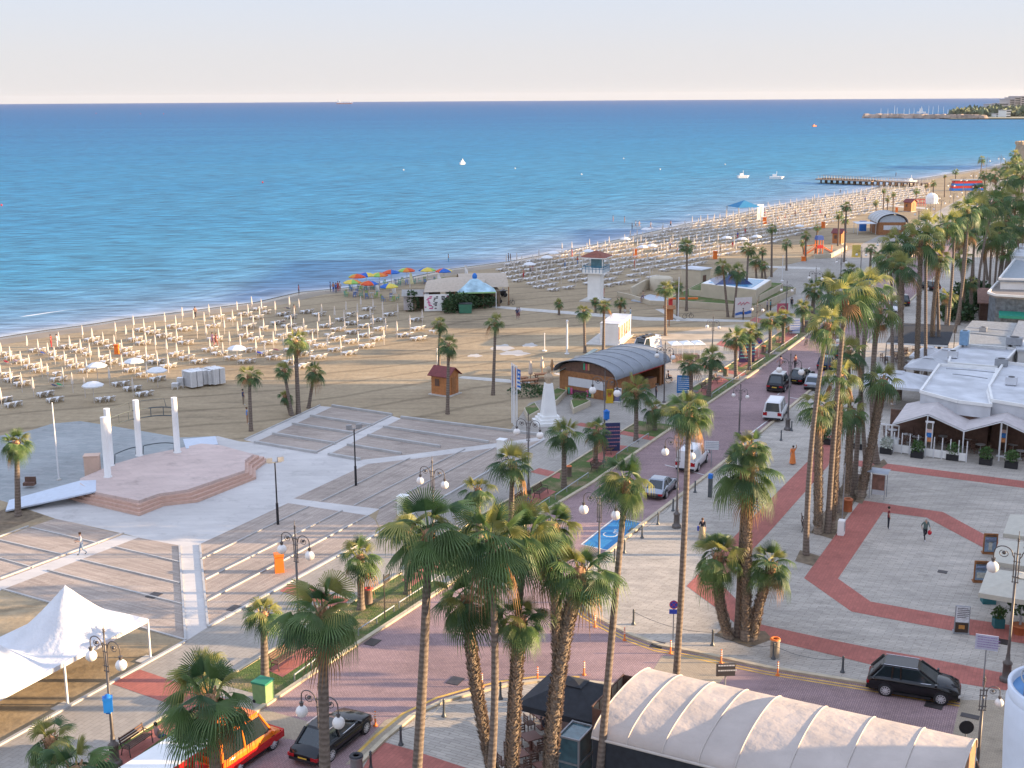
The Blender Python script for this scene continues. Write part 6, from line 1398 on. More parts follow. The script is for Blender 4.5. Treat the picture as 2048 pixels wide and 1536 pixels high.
# cafe tables on the island
b = MB(); b.box((0,0,.74),(.85,.85,.05)); b.box((0,0,.36),(.12,.12,.7)); b.box((0,0,.03),(.5,.5,.05)); TQ = b.mesh('square_table', mat('table_brown',(.17,.07,.05),.5,var=.1))
for i, (x, y, l) in enumerate([(1062,1500,'brown square cafe table nearest the left shaggy trunk'),(1035,1535,'brown square cafe table at the bottom edge'),(1160,1450,'brown cafe table under the black parasol'),(1085,1455,'brown cafe table behind the thick leaning trunk'),(1090,1560,'brown cafe table at the bottom right of the island'),(1130,1480,'brown cafe table between trunk and glass lobby')]):
    q = P(x, y); place(TQ, 'square_table', q, .5, l, 'table', 'square cafe tables on the island')
    for k in range(4 if i < 4 else 2):
        a = k*pi/2+.5; place(CHd, 'cafe_chair', q+Vector((cos(a)*.75, sin(a)*.75, 0)), a-pi/2, ['dark slat backed chair at the table by the left shaggy trunk','dark slat backed chair at the bottom edge table','dark slat backed chair under the black parasol','dark slat backed chair behind the thick leaning trunk','dark slat backed chair at the bottom right island table','dark slat backed chair at the table by the glass lobby'][i], 'chair', 'slat backed chairs at island table %d' % (i+1))
# hedges
q = P(1935,625); b = MB(); rn = random.Random(4)
for (x, y, l, R_, h) in [(1930,625,'dark hedge at the foot of the distant palm row',3.5,3.2),(1945,600,'dark bush right of the small bright palm',3,3),(1912,640,'round dark bush beside the curved road end',2.5,2.6)]:
    bush('hedge', l, P(x, y), R_, h, m_hedge, 500, seed=int(x), w=.5)
# ================================================================ FAR SHORE
A = P(2030,334); r = thing('stone_fort', 'round sunlit stone fort at the right edge of the far beach', 'fort', A+Vector((16,0,0)))
b = MB(); h = hgt(A, 289); b.lathe((0,0,0),[(17,0),(16,h*.5),(15.2,h*.92),(15.6,h),(14,h),(14,h-1)],28); b.build('wall', mat('fort_stone',(.42,.32,.22),.9,var=.25,scale=.4,bump=.3), r)
b = MB()
for k in range(28): a = 2*pi*k/28; b.box((15*cos(a),15*sin(a),h+.6),(1.4,1.4,1.2),a)
b.build('battlement', MATS['fort_stone'], r)
rn = random.Random(8)
m_rock = mat('breakwater_rock', (.36,.28,.23), .9, var=.35, scale=.05)
q0, q1 = P(1728,236), P(1960,238)
r = thing('breakwater', 'long low stone breakwater reaching from the distant headland', 'breakwater', q0)
b = MB(); d = q1-q0
for k in range(120):
    t = k/119; p = d*t+Vector((0, 14*sin(t*5), 0)); s = rn.uniform(5,9); b.box((p.x+rn.uniform(-3,3), p.y+rn.uniform(-6,6), 1.6+rn.uniform(0,2.5)), (s*1.4, s*1.3, 5), rn.uniform(0,3), .6)
b.build('rock', m_rock, r)
hl = [(1880,237.5),(1905,239),(1960,238.6),(2060,238.4),(2300,238),(2300,222),(2060,222),(1990,224.5),(1940,229),(1900,234)]
flat('headland', [P(*p) for p in hl], 1.2, mat('headland_ground',(.25,.24,.17),.9,var=.3,scale=.01))
far = mat('far_trees', (.10,.13,.08), .9, var=.5, scale=.05)
for k, (x, y, wd, h) in enumerate([(1945,234,60,9),(1962,233,70,12),(1985,232,70,12),(2005,233,60,11),(2025,234,80,12),(2042,232,80,14),(1930,236,40,7)]):
    q = P(x, y); bush('far_trees', 'dark belt of trees on the distant headland', q, wd*.5, h*.55, far, 260, 'trees', k, None, 'tree belts on the headland', 9)
mf1 = mat('far_wall', (.50,.42,.38), .8, var=.1, scale=.1); mf2 = mat('far_wall_grey', (.38,.36,.38), .8, var=.1, scale=.1)
for i, (x0, x1, yb, yt, dp, l, m) in enumerate([(1983,2000,229,208.5,40,'low grey building leftmost on the headland',mf2),(2000,2018,229,207,40,'grey block second from the left on the headland',mf2),(2018,2030,226,199,50,'stepped hotel block rising on the headland',mf1),(1992,2004,235,228,20,'low white beach building at the foot of the headland',m_wwall),(2028,2040,226,195.5,50,'tall hotel block on the headland',mf1),(2040,2075,226,193,60,'highest hotel block at the right edge of the headland',mf1),(2012,2022,236,221,30,'white seafront villa below the hotel blocks',m_wwall),(2030,2040,234,222,25,'sunlit cream villa on the headland shore',mf1)]):
    A = P(x0, yb); B_ = P(x1, yb); B_.y = A.y; w = (B_-A).length; h = hgt(A, yt); r = thing('far_building', l, 'building', A, 0, 'buildings on the headland'); b = MB(); b.box((w/2, dp/2, h/2), (w, dp, h)); b.build('wall', m, r)
    n = max(2, int(h/3.4)); b = MB(); [b.box((w/2, -.4, (j+.6)*h/n), (w*.92, .8, h/n*.38)) for j in range(n)]; b.build('window_band', m_glass, r)
    b = MB(); b.box((w/2, dp/2, h+.4), (w+1, dp+1, .8)); b.build('roof', mf2, r)
for i in range(14):
    x = 1765+i*10+rn.uniform(-4,4); q = P(x, 234.5+rn.uniform(-.6,.6)); b = MB(); s = rn.uniform(5,9); b.add([(-s,0,0),(s,0,0),(s*1.2,0,2.2),(-s,0,2.2),(-s,2.5,0),(s,2.5,0),(s*1.2,2.5,2.2),(-s,2.5,2.2)],[(0,1,2,3),(7,6,5,4),(3,2,6,7),(0,3,7,4),(1,5,6,2)]); b.box((0,1.2,3),(s*.8,2,1.8)); b.cyl((0,1.2,3),(0,1.2,rn.uniform(12,17)),.25,.1,5)
    tag(b.build('sailing_boat', m_wpl, None, (q.x,q.y,.2)), 'small moored boat with mast behind the breakwater', 'boat', 'boats moored behind the breakwater')
q = P(1842,226); b = MB(); b.add([(-8,0,0),(8,0,0),(9,0,2.5),(-8,0,2.5)],[(0,1,2,3)]); b.add([(-3,.5,3),(1,.5,3),(1,.5,13)],[(0,1,2)]); b.add([(1.5,.6,3),(4,.6,3),(1.5,.6,11)],[(0,1,2)]); b.box((0,1,1.2),(15,3,2)); tag(b.build('yacht', m_wpl, None, q), 'small white sailing yacht beyond the breakwater', 'boat')
# cargo ship on the horizon
q = P(688,206.5); q = CAM+(q-CAM).normalized()*9000; s = 110/2; r = thing('cargo_ship', 'cargo ship on the horizon', 'ship', (q.x, q.y, -2)); b = MB(); b.add([(-s,0,0),(s*.93,0,0),(s,0,9),(-s,0,9),(-s,14,0),(s*.93,14,0),(s,14,9),(-s,14,9)],[(0,1,2,3),(7,6,5,4),(3,2,6,7),(0,3,7,4),(1,5,6,2)]); b.build('hull', mat('hull_red',(.30,.12,.10),.7), r)
b = MB(); b.box((-s*.7,7,16),(20,12,14)); b.box((-s*.7,7,25),(12,9,5)); b.build('bridge', m_wwall, r); b = MB(); [b.box((-s*.3+k*22,7,11),(16,11,5)) for k in range(4)]; b.cyl((s*.8,7,9),(s*.8,7,24),.7); b.build('deck_cargo', m_wwall, r)
# pier
pa, pb = P(1637,357,1.4), P(1862,366,1.4); d = pb-pa; L = d.length; r = thing('wooden_pier', 'long wooden pier on posts reaching into the sea', 'pier', (pa.x,pa.y,0), atan2(d.y,d.x))
b = MB(); b.box((L/2,0,1.35),(L,4.2,.35)); b.box((12,0,1.36),(22,9,.33)); b.build('deck', mat('pier_timber',(.27,.19,.14),.8,var=.2), r)
for k in range(19): b = MB(); [b.cyl((2+k*L/19,y,-1.5),(2+k*L/19,y,1.2),.3,None,6) for y in (-1.8,1.8)]; b.build('pile', m_woodd, r)
b = MB(); [b.cyl((1+k*L/40,y,1.5),(1+k*L/40,y,2.6),.07,None,4) for k in range(40) for y in (-2,2)]; [b.tube([(0,y,2.6),(L*.98,y,2.6)],.05,4) for y in (-2,2)]; b.build('railing', m_grey, r)
# small craft in the bay
for i, (x, y, l, big) in enumerate([(1553,358,'pale flat pedal boat left of the pier',2.6),(1486,356,'white speedboat with wake far out',2.2),(925,329,'small white sailing dinghy in the middle of the bay',1.3),(1629,253,'red and yellow parasail boat far out',3),(1822,367,'pale green boat drawn up beside the pier',4)]):
    q = P(x, y, -.1); s = big; b = MB(); b.add([(-s,-.8,0),(s*.7,-.8,0),(s*1.2,0,.9),(s*.7,.8,0),(-s,.8,0),(-s,-1,1),(s*.7,-1,1),(s*.7,1,1),(-s,1,1)],[(0,1,6,5),(1,2,6),(2,3,7),(3,4,8,7),(4,0,5,8),(5,6,2,7,8)]); b.box((-.3*s,0,1.4),(s*.6,1,.9)); b.cyl((0,0,1),(0,0,3),.08,None,5)
    if i == 2: b.add([(0,.1,1.0),(1.2,.1,1.0),(0,.1,3)],[(0,1,2)])
    tag(b.build('small_boat', m_wpl if i != 3 else m_orange, None, q, .2*i), l, 'boat')
for i, (x, y) in enumerate([(807,341),(1030,338),(1163,350),(1320,340),(525,366),(3,412),(281,228),(327,228),(192,227),(1247,318),(1450,330)]):
    q = P(x, y, -.1); b = MB(); b.ball((0,0,.3),.32 if y > 300 else 1.0,8); tag(b.build('buoy', m_redp if i in (4,5,6,7,8) else m_wpl, None, q), ('small red' if i in (4,5,6,7,8) else 'small white')+' swimming buoy floating in the bay', 'buoy', ('red' if i in (4,5,6,7,8) else 'white')+' buoys')
# ================================================================ VEHICLES
m_tyre = mat('tyre', (.02,.02,.022), .8); m_rim = mat('alloy_rim', (.60,.60,.62), .35, .3); m_tail = mat('tail_light', (.35,.005,.01), .25); m_head = mat('head_light', (.65,.65,.66), .15, .2)
m_plate = mat('number_plate', (.60,.40,.05), .5); m_cglass = mat('car_glass', (.02,.03,.035), .08, var=.1, spec=.9)
def paint(name, c, metal=.2): return mat(name, c, .13, metal, var=.02, spec=.6)
WH = {}
def wheel_meshes():
    b = MB(); b.tube([(0,-.11,0),(0,-.10,0),(0,.10,0),(0,.11,0)], [.29,.335,.335,.29], 22); t = b.mesh('tyre', m_tyre)
    b = MB(); b.tube([(0,-.115,0),(0,-.05,0)], [.25,.24], 20)
    b.cur = 1; b.tube([(0,-.120,0),(0,-.118,0)], [.225,.225], 20); b.cur = 0
    for k in range(10): a = k*pi/5; b.add([(.04*cos(a+1.57)+.03*cos(a),-.126,.04*sin(a+1.57)+.03*sin(a)),(.04*cos(a-1.57)+.03*cos(a),-.126,.04*sin(a-1.57)+.03*sin(a)),(.24*cos(a)+.025*cos(a-1.57),-.124,.24*sin(a)+.025*sin(a-1.57)),(.24*cos(a)+.025*cos(a+1.57),-.124,.24*sin(a)+.025*sin(a+1.57))],[(0,1,2,3)])
    b.ball((0,-.12,0),.05,6)
    return t, b.mesh('rim', [m_rim, m_darkm])
TY, RM = wheel_meshes()
def car(loc, rz, label, pm, L=4.6, W=1.82, H=1.5, kind='sedan', wb=2.7, fo=.85, extra=None, grp=None, name='parked_car', cat='car', plate=True, chrome=False):
    """x forward; front overhang fo; origin below the middle"""
    r = thing(name, label, cat, loc, rz, grp); hw = W/2; x1 = L/2; x0 = -L/2; fw = x1-fo; rw = fw-wb; wr = .335
    K = {'sedan': ([(0,.62,.86),(.04,.80,.93),(.18,.90,.97),(.27,.98,1),(.5,.96,1),(.7,.97,1),(.78,.96,1),(.93,.82,.96),(.985,.66,.84),(1,.52,.70)], (.10,.24,.50,.73), .0),
         'suv': ([(0,.80,.86),(.03,1.02,.94),(.12,1.12,.98),(.3,1.13,1),(.5,1.11,1),(.66,1.10,1),(.75,1.09,1),(.88,1.01,.97),(.97,.86,.88),(1,.62,.76)], (.02,.15,.56,.775), .0),
         'van': ([(0,1.0,.93),(.02,1.05,.98),(.2,1.08,1),(.5,1.08,1),(.72,1.06,1),(.80,1.02,1),(.92,.88,.95),(.985,.70,.85),(1,.55,.75)], (.005,.03,.66,.83), .0),
         'hatch': ([(0,.72,.88),(.03,.92,.94),(.2,.97,.98),(.4,.98,1),(.6,.96,1),(.72,.95,1),(.80,.92,1),(.93,.80,.95),(.985,.64,.84),(1,.5,.72)], (.02,.12,.52,.76), .0)}[kind]
    st, (gb, gr, gf, gw), _ = K; sc = H/1.5 if kind in ('sedan','hatch') else H/1.75 if kind == 'suv' else 1.0
    b = MB(); n = 9; rings = []
    for (t, zs, wf) in st:
        x = x0+t*L; w = hw*wf; z = zs*sc; zb = .24+(.12 if t in (0, 1) else 0)
        rings.append([(x,-w*.90,zb),(x,-w,zb+.18),(x,-w,z*.72),(x,-w*.97,z*.93),(x,-w*.86,z),(x,0,z+.03),(x,w*.86,z),(x,w*.97,z*.93),(x,w,z*.72),(x,w,zb+.18),(x,w*.90,zb)])
    m_ = len(rings[0]); vs = [v for q in rings for v in q]
    fs = [(i*m_+k,(i+1)*m_+k,(i+1)*m_+(k+1)%m_,i*m_+(k+1)%m_) for i in range(len(rings)-1) for k in range(m_)]
    b.add(vs, fs, True); b.add(rings[0], [tuple(range(m_))]); b.add(rings[-1], [tuple(range(m_))[::-1]]); b.build('body', pm, r)
    # greenhouse
    zt = H-.02; xs = [x0+gb*L, x0+gr*L, x0+gf*L, x0+gw*L]
    def zat(x):
        t = (x-x0)/L
        for i in range(len(st)-1):
            if st[i][0] <= t <= st[i+1][0]: u = (t-st[i][0])/(st[i+1][0]-st[i][0]); return (st[i][1]*(1-u)+st[i+1][1]*u)*sc
        return sc
    lo_ = [(xs[0],hw*.80),(xs[0]+.25,hw*.90),(xs[3]-.35,hw*.90),(xs[3],hw*.78)]; up_ = [(xs[1],hw*.66),(xs[1]+.15,hw*.74),(xs[2]-.12,hw*.74),(xs[2],hw*.66)]
    def ringof(q, zf): return [(x,-y,zf(x)) for x, y in q]+[(x,y,zf(x)) for x, y in q[::-1]]
    R0 = ringof(lo_, lambda x: zat(x)-.05); R1 = ringof(up_, lambda x: zt-.05)
    b = MB(); b.add(R0+R1, [(i,(i+1)%8,8+(i+1)%8,8+i) for i in range(8)]); 
    solid = kind == 'van' and extra == 'cargo'
    b.build('glazing', m_cglass, r)
    b = MB(); cx = (xs[1]+xs[2])/2; R2 = [(cx+(x-cx)*.86, y*.84, zt+.045) for x, y, z in R1]; R1b = [(x, y*1.01, zt-.055) for x, y, z in R1]
    b.add(R1b+R1+R2, [(i,(i+1)%8,8+(i+1)%8,8+i) for i in range(8)]+[(8+i,8+(i+1)%8,16+(i+1)%8,16+i) for i in range(8)]+[tuple(range(16,24))], False); b.build('roof', pm, r)
    b = MB()
    for sg in (-1, 1):
        for (xa, ya, xb, yb, wd) in ((xs[3],hw*.79,xs[2],hw*.67,.06),(xs[0],hw*.81,xs[1],hw*.67,.09 if kind != 'van' else .1),((xs[1]+xs[2])/2+.05,hw*.905,(xs[1]+xs[2])/2+.02,hw*.745,.06)):
            b = MB(); b.tube([(xa,sg*ya,zat(xa)-.06),(xb,sg*yb,zt-.03)], wd, 5); b.build('pillar', pm, r)
        if kind == 'suv' or extra == 'cargo': xm = x0+.27*L; b = MB(); b.tube([(xm,sg*hw*.905,zat(xm)-.06),(xm+.02,sg*hw*.745,zt-.03)], .06, 5); b.build('pillar', pm, r)
        if kind == 'van' and extra == 'cargo':
            a, c = xs[0]+.1, x0+.52*L; bb = MB()
            bb.add([(a,sg*hw*.91,zat(a)-.06),(c,sg*hw*.91,zat(c)-.06),(c,sg*hw*.76,zt-.02),(a,sg*hw*.76,zt-.02)],[(0,1,2,3) if sg > 0 else (3,2,1,0)]); bb.build('side_panel', pm, r)
    if kind == 'van' and extra == 'cargo': bb = MB(); bb.add([(xs[0]-.03,-hw*.82,.99),(xs[0]-.03,hw*.82,.99),(xs[1]-.03,hw*.68,zt-.05),(xs[1]-.03,-hw*.68,zt-.05)],[(3,2,1,0)]); bb.build('rear_door', pm, r)
    for (x, sg) in ((fw,-1),(fw,1),(rw,-1),(rw,1)):
        b = MB(); b.tube([(x,sg*(hw-.20),wr+.03),(x,sg*(hw+.004),wr+.03)], .395, 22); b.build('wheel_arch', m_darkm, r)
        t = bpy.data.objects.new('wheel', TY); COL.objects.link(t); t.parent = r; t.location = (x, sg*(hw-.08), wr); t.rotation_euler = (0,0,0 if sg < 0 else pi)
        q = bpy.data.objects.new('rim', RM); COL.objects.link(q); q.parent = t
    zl = zat(x0+.05)*.80; zh = zat(x1-.05)*.80
    for sg in (-1, 1):
        b = MB(); b.box((x0+.05, sg*hw*.72, zl), (.14, hw*.40, .16 if kind != 'van' else .34)); b.build('tail_light', m_tail, r)
        b = MB(); b.box((x1-.13, sg*hw*.66, zh*.98), (.22, hw*.36, .13), -sg*.25); b.build('headlight', m_head, r)
        b = MB(); b.box((xs[3]-.15, sg*(hw+.08), zat(xs[3])+.03), (.12,.2,.13)); b.build('mirror', pm, r)
    b = MB(); b.box((x1-.02,0,zh*.62),(.06,hw*1.1,.16)); b.build('grille', m_darkm, r)
    b = MB(); b.box((0,-hw*.96,.26),(wb-.9,.08,.12)); b.box((0,hw*.96,.26),(wb-.9,.08,.12)); b.box((x0+.03,0,.36),(.12,hw*1.7,.16)); b.box((x1-.05,0,.36),(.12,hw*1.6,.16)); b.build('sill', m_darkm, r)
    if plate: b = MB(); b.box((x0-.005,0,zl*.86),(.04,.50,.11)); b.build('number_plate', m_plate, r)
    b = MB()
    for sg in (-1, 1):
        if kind in ('suv',) or chrome: b.tube([(xs[1]+.1,sg*hw*.70,zt+.04),(xs[2]-.1,sg*hw*.70,zt+.04)], .02, 5)
        if chrome: b.tube([(xs[0]+.2,sg*(hw*.915),zat(xs[0])-.01),(xs[3]-.4,sg*(hw*.915),zat(xs[3])-.01)], .028, 4)
    if b.v: b.build('trim', mat('chrome',(.6,.6,.62),.15,.9), r)
    return r
pb_ = paint('paint_black',(.012,.013,.016)); ps = paint('paint_silver',(.34,.36,.40),.6); pw = paint('paint_white',(.68,.68,.70),0); pbl = paint('paint_dark_blue',(.02,.03,.06))
def mid(a, c): return (P(*a)+P(*c))/2
car(mid((1760,1386),(1905,1412))+Vector((.1,.75,0)), head((1777,1386),(1889,1404)), 'black estate car parked at the kerb of the side road, front to the right', pb_, 4.7, 1.88, 1.68, 'suv', 2.79, .93, chrome=True)
car(P(664,1492)+Vector((0,.2,0)), HR-.04, 'black saloon car with yellow plate at the bottom, tail towards the viewer', pb_, 4.9, 1.86, 1.47, 'sedan', 2.97, .85, chrome=True)
car(P(1318,990)+Vector((.2,.6,0)), HR+.02, 'silver saloon car parked in front of the white cargo van', ps, 4.4, 1.72, 1.45, 'sedan', 2.6, .85, plate=False)
car(P(1380,938)+Vector((.3,.9,0)), HR+.03, 'white cargo van parked at the kerb behind the silver car', pw, 4.7, 1.85, 1.95, 'van', 2.8, .85, extra='cargo', name='parked_van', cat='van', plate=False)
car(P(1545,838)+Vector((.5,1.1,0)), head((1520,850),(1560,815))+.12, 'white minibus with dark rear window beside the tall lamp', pw, 4.95, 1.95, 1.95, 'van', 3.0, .9, name='parked_van', cat='van', plate=False)
car(P(1556,782)+Vector((.3,1.0,0)), HR, 'black off-road car with white roof rack and yellow plate', pb_, 4.4, 1.9, 1.8, 'suv', 2.7, .8, name='parked_car')
car(P(1598,766)+Vector((.5,1.2,0)), HR-.12, 'black saloon car behind the one with the roof rack', pb_, 4.8, 1.85, 1.45, 'sedan', 2.8, .85)
car(P(1622,778)+Vector((.6,1.0,0)), HR+.05, 'white saloon car half hidden by the palm trunks', ps, 4.3, 1.75, 1.48, 'hatch', 2.6, .8, plate=False)
car(P(1652,737)+Vector((.3,.6,0)), HR, 'dark blue car among the palm trunks up the road', pbl, 4.5, 1.8, 1.5, 'hatch', 2.65, .8)
car(P(1668,715)+Vector((.3,.6,0)), HR, 'dark car with blue glass farther up the road', pbl, 4.5, 1.8, 1.55, 'suv', 2.65, .8)
car(P(1806,610)+Vector((0,.6,0)), HR+.3, 'black car facing the viewer between the tall trunks', pb_, 4.5, 1.8, 1.6, 'suv', 2.65, .8)
car(P(1788,623), HR+pi, 'white car at the left edge of the dark trunks', pw, 4.2, 1.75, 1.5, 'hatch', 2.6, .8)
car(P(1858,580)+Vector((0,.6,0)), HR+.8, 'dark car with red lights crossing the far road', pb_, 4.4, 1.8, 1.5, 'hatch', 2.6, .8)
car(P(1882,486)+Vector((0,1,0)), HR+pi, 'white car far up the road between the crowns', pw, 4.4, 1.8, 1.7, 'suv', 2.65, .8)
car(P(1936,490)+Vector((0,1,0)), HR, 'silver car far up the road', ps, 4.4, 1.8, 1.5, 'hatch', 2.65, .8)
r = car(P(1292,716)+Vector((0,1.5,0)), -2.25, 'white van with roof rack parked beyond the arched kiosk', pw, 5.2, 1.95, 2.35, 'van', 3.1, .9, extra='cargo', name='parked_van', cat='van', plate=False)
b = MB(); [b.box((-1.2+k*.7,0,2.42),(.12,1.5,.08)) for k in range(5)]; b.box((-.3,.3,2.5),(2.2,.5,.12)); b.build('roof_rack', m_darkm, r)
q = P(1556,782)+Vector((.3,1.0,0)); b = MB(); [b.box((-1.1+k*.32,0,1.9),(.16,1.2,.05)) for k in range(6)]; [b.box((-.3,s*.62,1.88),(2.0,.04,.05)) for s in (-1,1)]
tag(b.build('roof_rack', m_wwall, None, q, HR), 'white slatted rack on the roof of the black off-road car', 'roof rack')
# road train: orange locomotive with a white roofed carriage behind it
m_or = paint('train_orange',(.80,.19,.02),0); m_rd = paint('train_red',(.55,.01,.012),0)
e = P(482,1514); tz = head((400,1536),(545,1440)); r = car(e, tz, 'orange tourist road train engine behind the dark palm', m_or, 4.3, 1.9, 2.15, 'van', 2.5, .85, name='road_train_engine', cat='road train', plate=False)
b = MB(); b.box((0,-.97,.55),(4.1,.05,.35)); b.box((0,.97,.55),(4.1,.05,.35)); b.box((2.1,0,.5),(.2,1.8,.4)); b.build('skirt', m_rd, r); b = MB(); b.box((-.3,0,2.24),(1.8,1.3,.1)); b.build('roof_cap', m_or, r)
e2 = e-Vector((cos(tz),sin(tz),0))*5.0+Vector((.1,0,0)); r = thing('road_train_carriage', 'orange and red train carriage with flat white roof at the bottom left', 'road train', e2, tz)
b = MB(); b.box((0,0,.7),(5.0,1.9,.45)); b.box((0,-.93,1.1),(5.0,.06,.5)); b.box((0,.93,1.1),(5.0,.06,.5)); b.build('body', m_or, r); b = MB(); [b.box((x,y,1.6),(.1,.1,1.7)) for x in (-2.4,-.8,.8,2.4) for y in (-.9,.9)]; b.build('post', m_rd, r)
b = MB(); b.box((0,0,2.5),(5.4,2.1,.14)); b.build('roof', m_wwall, r); b = MB(); [b.box((x,0,1.0),(.5,1.6,.12)) for x in (-2,-1,0,1,2)]; b.build('seat', m_rd, r); b = MB(); b.box((0,-1.06,2.42),(5.4,.05,.25)); b.box((-2.72,0,2.42),(.05,2.1,.25)); b.build('roof_trim', m_rd, r)
for (x, s) in ((1.6,-.85),(1.6,.85),(-1.6,-.85),(-1.6,.85)):
    t = bpy.data.objects.new('wheel', TY); COL.objects.link(t); t.parent = r; t.location = (x,s,.34); t.rotation_euler = (0,0,0 if s < 0 else pi)
# beach buggy and trailer beside the beach bar
for (x, y, l, c) in [(989,607,'black quad bike parked right of the beach bar',m_darkm),(1000,594,'small dark trailer behind the quad bike',m_darkm)]:
    r = thing('quad_bike' if x == 989 else 'trailer', l, 'vehicle', P(x, y), .5); b = MB(); b.box((0,0,.75),(1.8,.8,.3)); b.box((-.2,0,1.0),(.9,.4,.25)) if x == 989 else b.box((0,0,1.0),(2.2,1.2,.1)); b.tube([(.7,-.4,1.25),(.6,0,1.2),(.7,.4,1.25)],.03,5); b.build('body', c, r)
    for (a, s) in ((.7,-.5),(.7,.5),(-.7,-.5),(-.7,.5)): t = bpy.data.objects.new('wheel', TY); COL.objects.link(t); t.parent = r; t.location = (a,s,.36)
b = MB(); [b.tube([(.32*cos(a)+x,0,.34+.32*sin(a)) for a in [k*pi/8 for k in range(17)]],.03,5,False) for x in (-.5,.5)]; b.tube([(-.5,0,.34),(-.1,0,.75),(.4,0,.8),(0,0,.3),(-.1,0,.75)],.025,5); b.tube([(.5,0,.34),(.4,0,1.0)],.025,5)
BK = b.mesh('bicycle', m_darkm)
for (x, y, l, rz) in [(1376,637,'bicycle leaning beside the slender dark palm',.2),(1022,610,'dark bicycle lying on the sand by the path',.8),(1612,690,'bicycle standing at the row of parked dark cars',1.1)]:
    o = bpy.data.objects.new('bicycle', BK); COL.objects.link(o); o.location = P(x, y); o.rotation_euler = (0,0,rz); tag(o, l, 'bicycle')
# ================================================================ PEOPLE
POSES = {
 'stand': dict(hip=.93, lean=0, legs=[(.02,.02),(-.02,-.02)], arms=[(.05,.10),(-.03,.02)]),
 'walk': dict(hip=.90, lean=.03, legs=[(.30,.28),(-.05,-.42)], arms=[(-.22,-.10),(.22,.42)]),
 'phone': dict(hip=.91, lean=.04, legs=[(.22,.20),(-.03,-.30)], arms=[(.05,.40),(.05,.38)]),
 'arms_up': dict(hip=.93, lean=0, legs=[(.05,.05),(-.05,-.05)], arms=[(.25,.30),(.10,.15)]),
}
BODY = {}
def body_mesh(pose, sit=False, lie=False, bend=False, skirt=False):
    key = (pose, sit, lie, bend, skirt)
    if key in BODY: return BODY[key]
    p = POSES.get(pose, POSES['stand']); hz = p['hip']; ln = p['lean']
    V = []; E = []; R = []; Z = []
    def v(x, y, z, r, zone, parent=None):
        V.append((x, y, z)); R.append(r); Z.append(zone); i = len(V)-1
        if parent is not None: E.append((parent, i))
        return i
    if sit: hz = .50
    bx = .0
    pel = v(0, 0, hz, .135, 2)
    if bend: wst = v(.12,0,hz+.14,.12,1,pel); ch = v(.36,0,hz+.26,.14,1,wst); nk = v(.52,0,hz+.26,.055,0,ch); hd = v(.60,0,hz+.24,.085,0,nk); tp = v(.70,0,hz+.22,.08,3,hd)
    else: wst = v(ln*.4,0,hz+.20,.118,1,pel); ch = v(ln*1.2,0,hz+.43,.150,1,wst); nk = v(ln*1.6,0,hz+.58,.052,0,ch); hd = v(ln*2+.012,0,hz+.68,.082,0,nk); tp = v(ln*2-.012,0,hz+.775,.084,3,hd)
    cx, cz = V[ch][0], V[ch][2]
    for s, (a, c) in zip((-1, 1), p['arms']):
        sh = v(cx, s*.175, cz+.06, .062, 1, ch); dn = -.28 if not bend else -.27
        if sit: a, c = .12, .34
        if pose == 'arms_up' and s > 0: el = v(cx+.10, s*.30, cz+.28, .042, 0, sh); wr_ = v(cx+.08, s*.27, cz+.54, .03, 0, el)
        else: el = v(cx+a, s*.225, cz+.06+dn, .043, 1 if pose != 'stand' else 0, sh); up = .02 if pose == 'phone' or sit else -.22; wr_ = v(cx+c, s*(.10 if pose == 'phone' else .22), cz+.06+dn+up, .030, 0, el)
        w = V[wr_]; hnd = v(w[0]+.05, w[1], w[2]-(.02 if pose == 'phone' else .07), .034, 0, wr_)
    for s, (k, f) in zip((-1, 1), p['legs']):
        if sit: th = v(.10,s*.10,hz,.095,2,pel); kn = v(.44,s*.12,hz+.02,.062,2,th); an = v(.44,s*.12,.09,.04,0,kn); ft = v(.60,s*.13,.04,.036,4,an)
        else: th = v(.0,s*.095,hz-.09,.098,2,pel); kn = v(k*.5+.01,s*.10,.49,.064,2,th); lift = .10 if f < -.25 else 0; an = v(f,s*.10,.09+lift,.042,2 if not skirt else 0,kn); ft = v(f+.16,s*.11,.035+lift*.5,.034,4,an)
    me = bpy.data.meshes.new('body_src'); me.from_pydata(V, E, []); o = bpy.data.objects.new('body_src', me); COL.objects.link(o)
    sk_ = o.modifiers.new('s', 'SKIN')
    for i, q in enumerate(me.skin_vertices[0].data): q.radius = (R[i], R[i]*(1.12 if Z[i] in (1, 2) and i < 3 else 1)); q.use_root = (i == 0)
    su = o.modifiers.new('d', 'SUBSURF'); su.levels = 1; su.render_levels = 1
    dg = bpy.context.evaluated_depsgraph_get(); ev = o.evaluated_get(dg); m2 = bpy.data.meshes.new_from_object(ev)
    bpy.data.objects.remove(o)
    segs = [(Vector(V[a]), Vector(V[c]), Z[c], R[a]) for a, c in E]
    for pl in m2.polygons:
        c = pl.center; best = 9; z = 0
        for a, d, zz, rr_ in segs:
            t = max(0, min(1, (c-a).dot(d-a)/((d-a).length_squared+1e-9))); dist = (c-(a+(d-a)*t)).length-rr_*.95
            if dist < best: best = dist; z = zz
        pl.material_index = z; pl.use_smooth = True
    if lie:
        for q in m2.vertices: x, y, z = q.co; q.co = (z-.9, y, .16-x*.8)
    BODY[key] = m2; return m2
SK = [mat('skin_%d' % i, c, .6, var=.05) for i, c in enumerate([(.45,.27,.19),(.36,.20,.13),(.22,.12,.08)])]
HA = [mat('hair_dark',(.03,.02,.015),.8), mat('hair_brown',(.12,.06,.03),.8), mat('hair_grey',(.45,.44,.42),.8)]
CM = {}
def clo(c):
    k = 'cloth_%02d%02d%02d' % tuple(int(x*99) for x in c)
    return mat(k, c, .85, var=.12, scale=6)
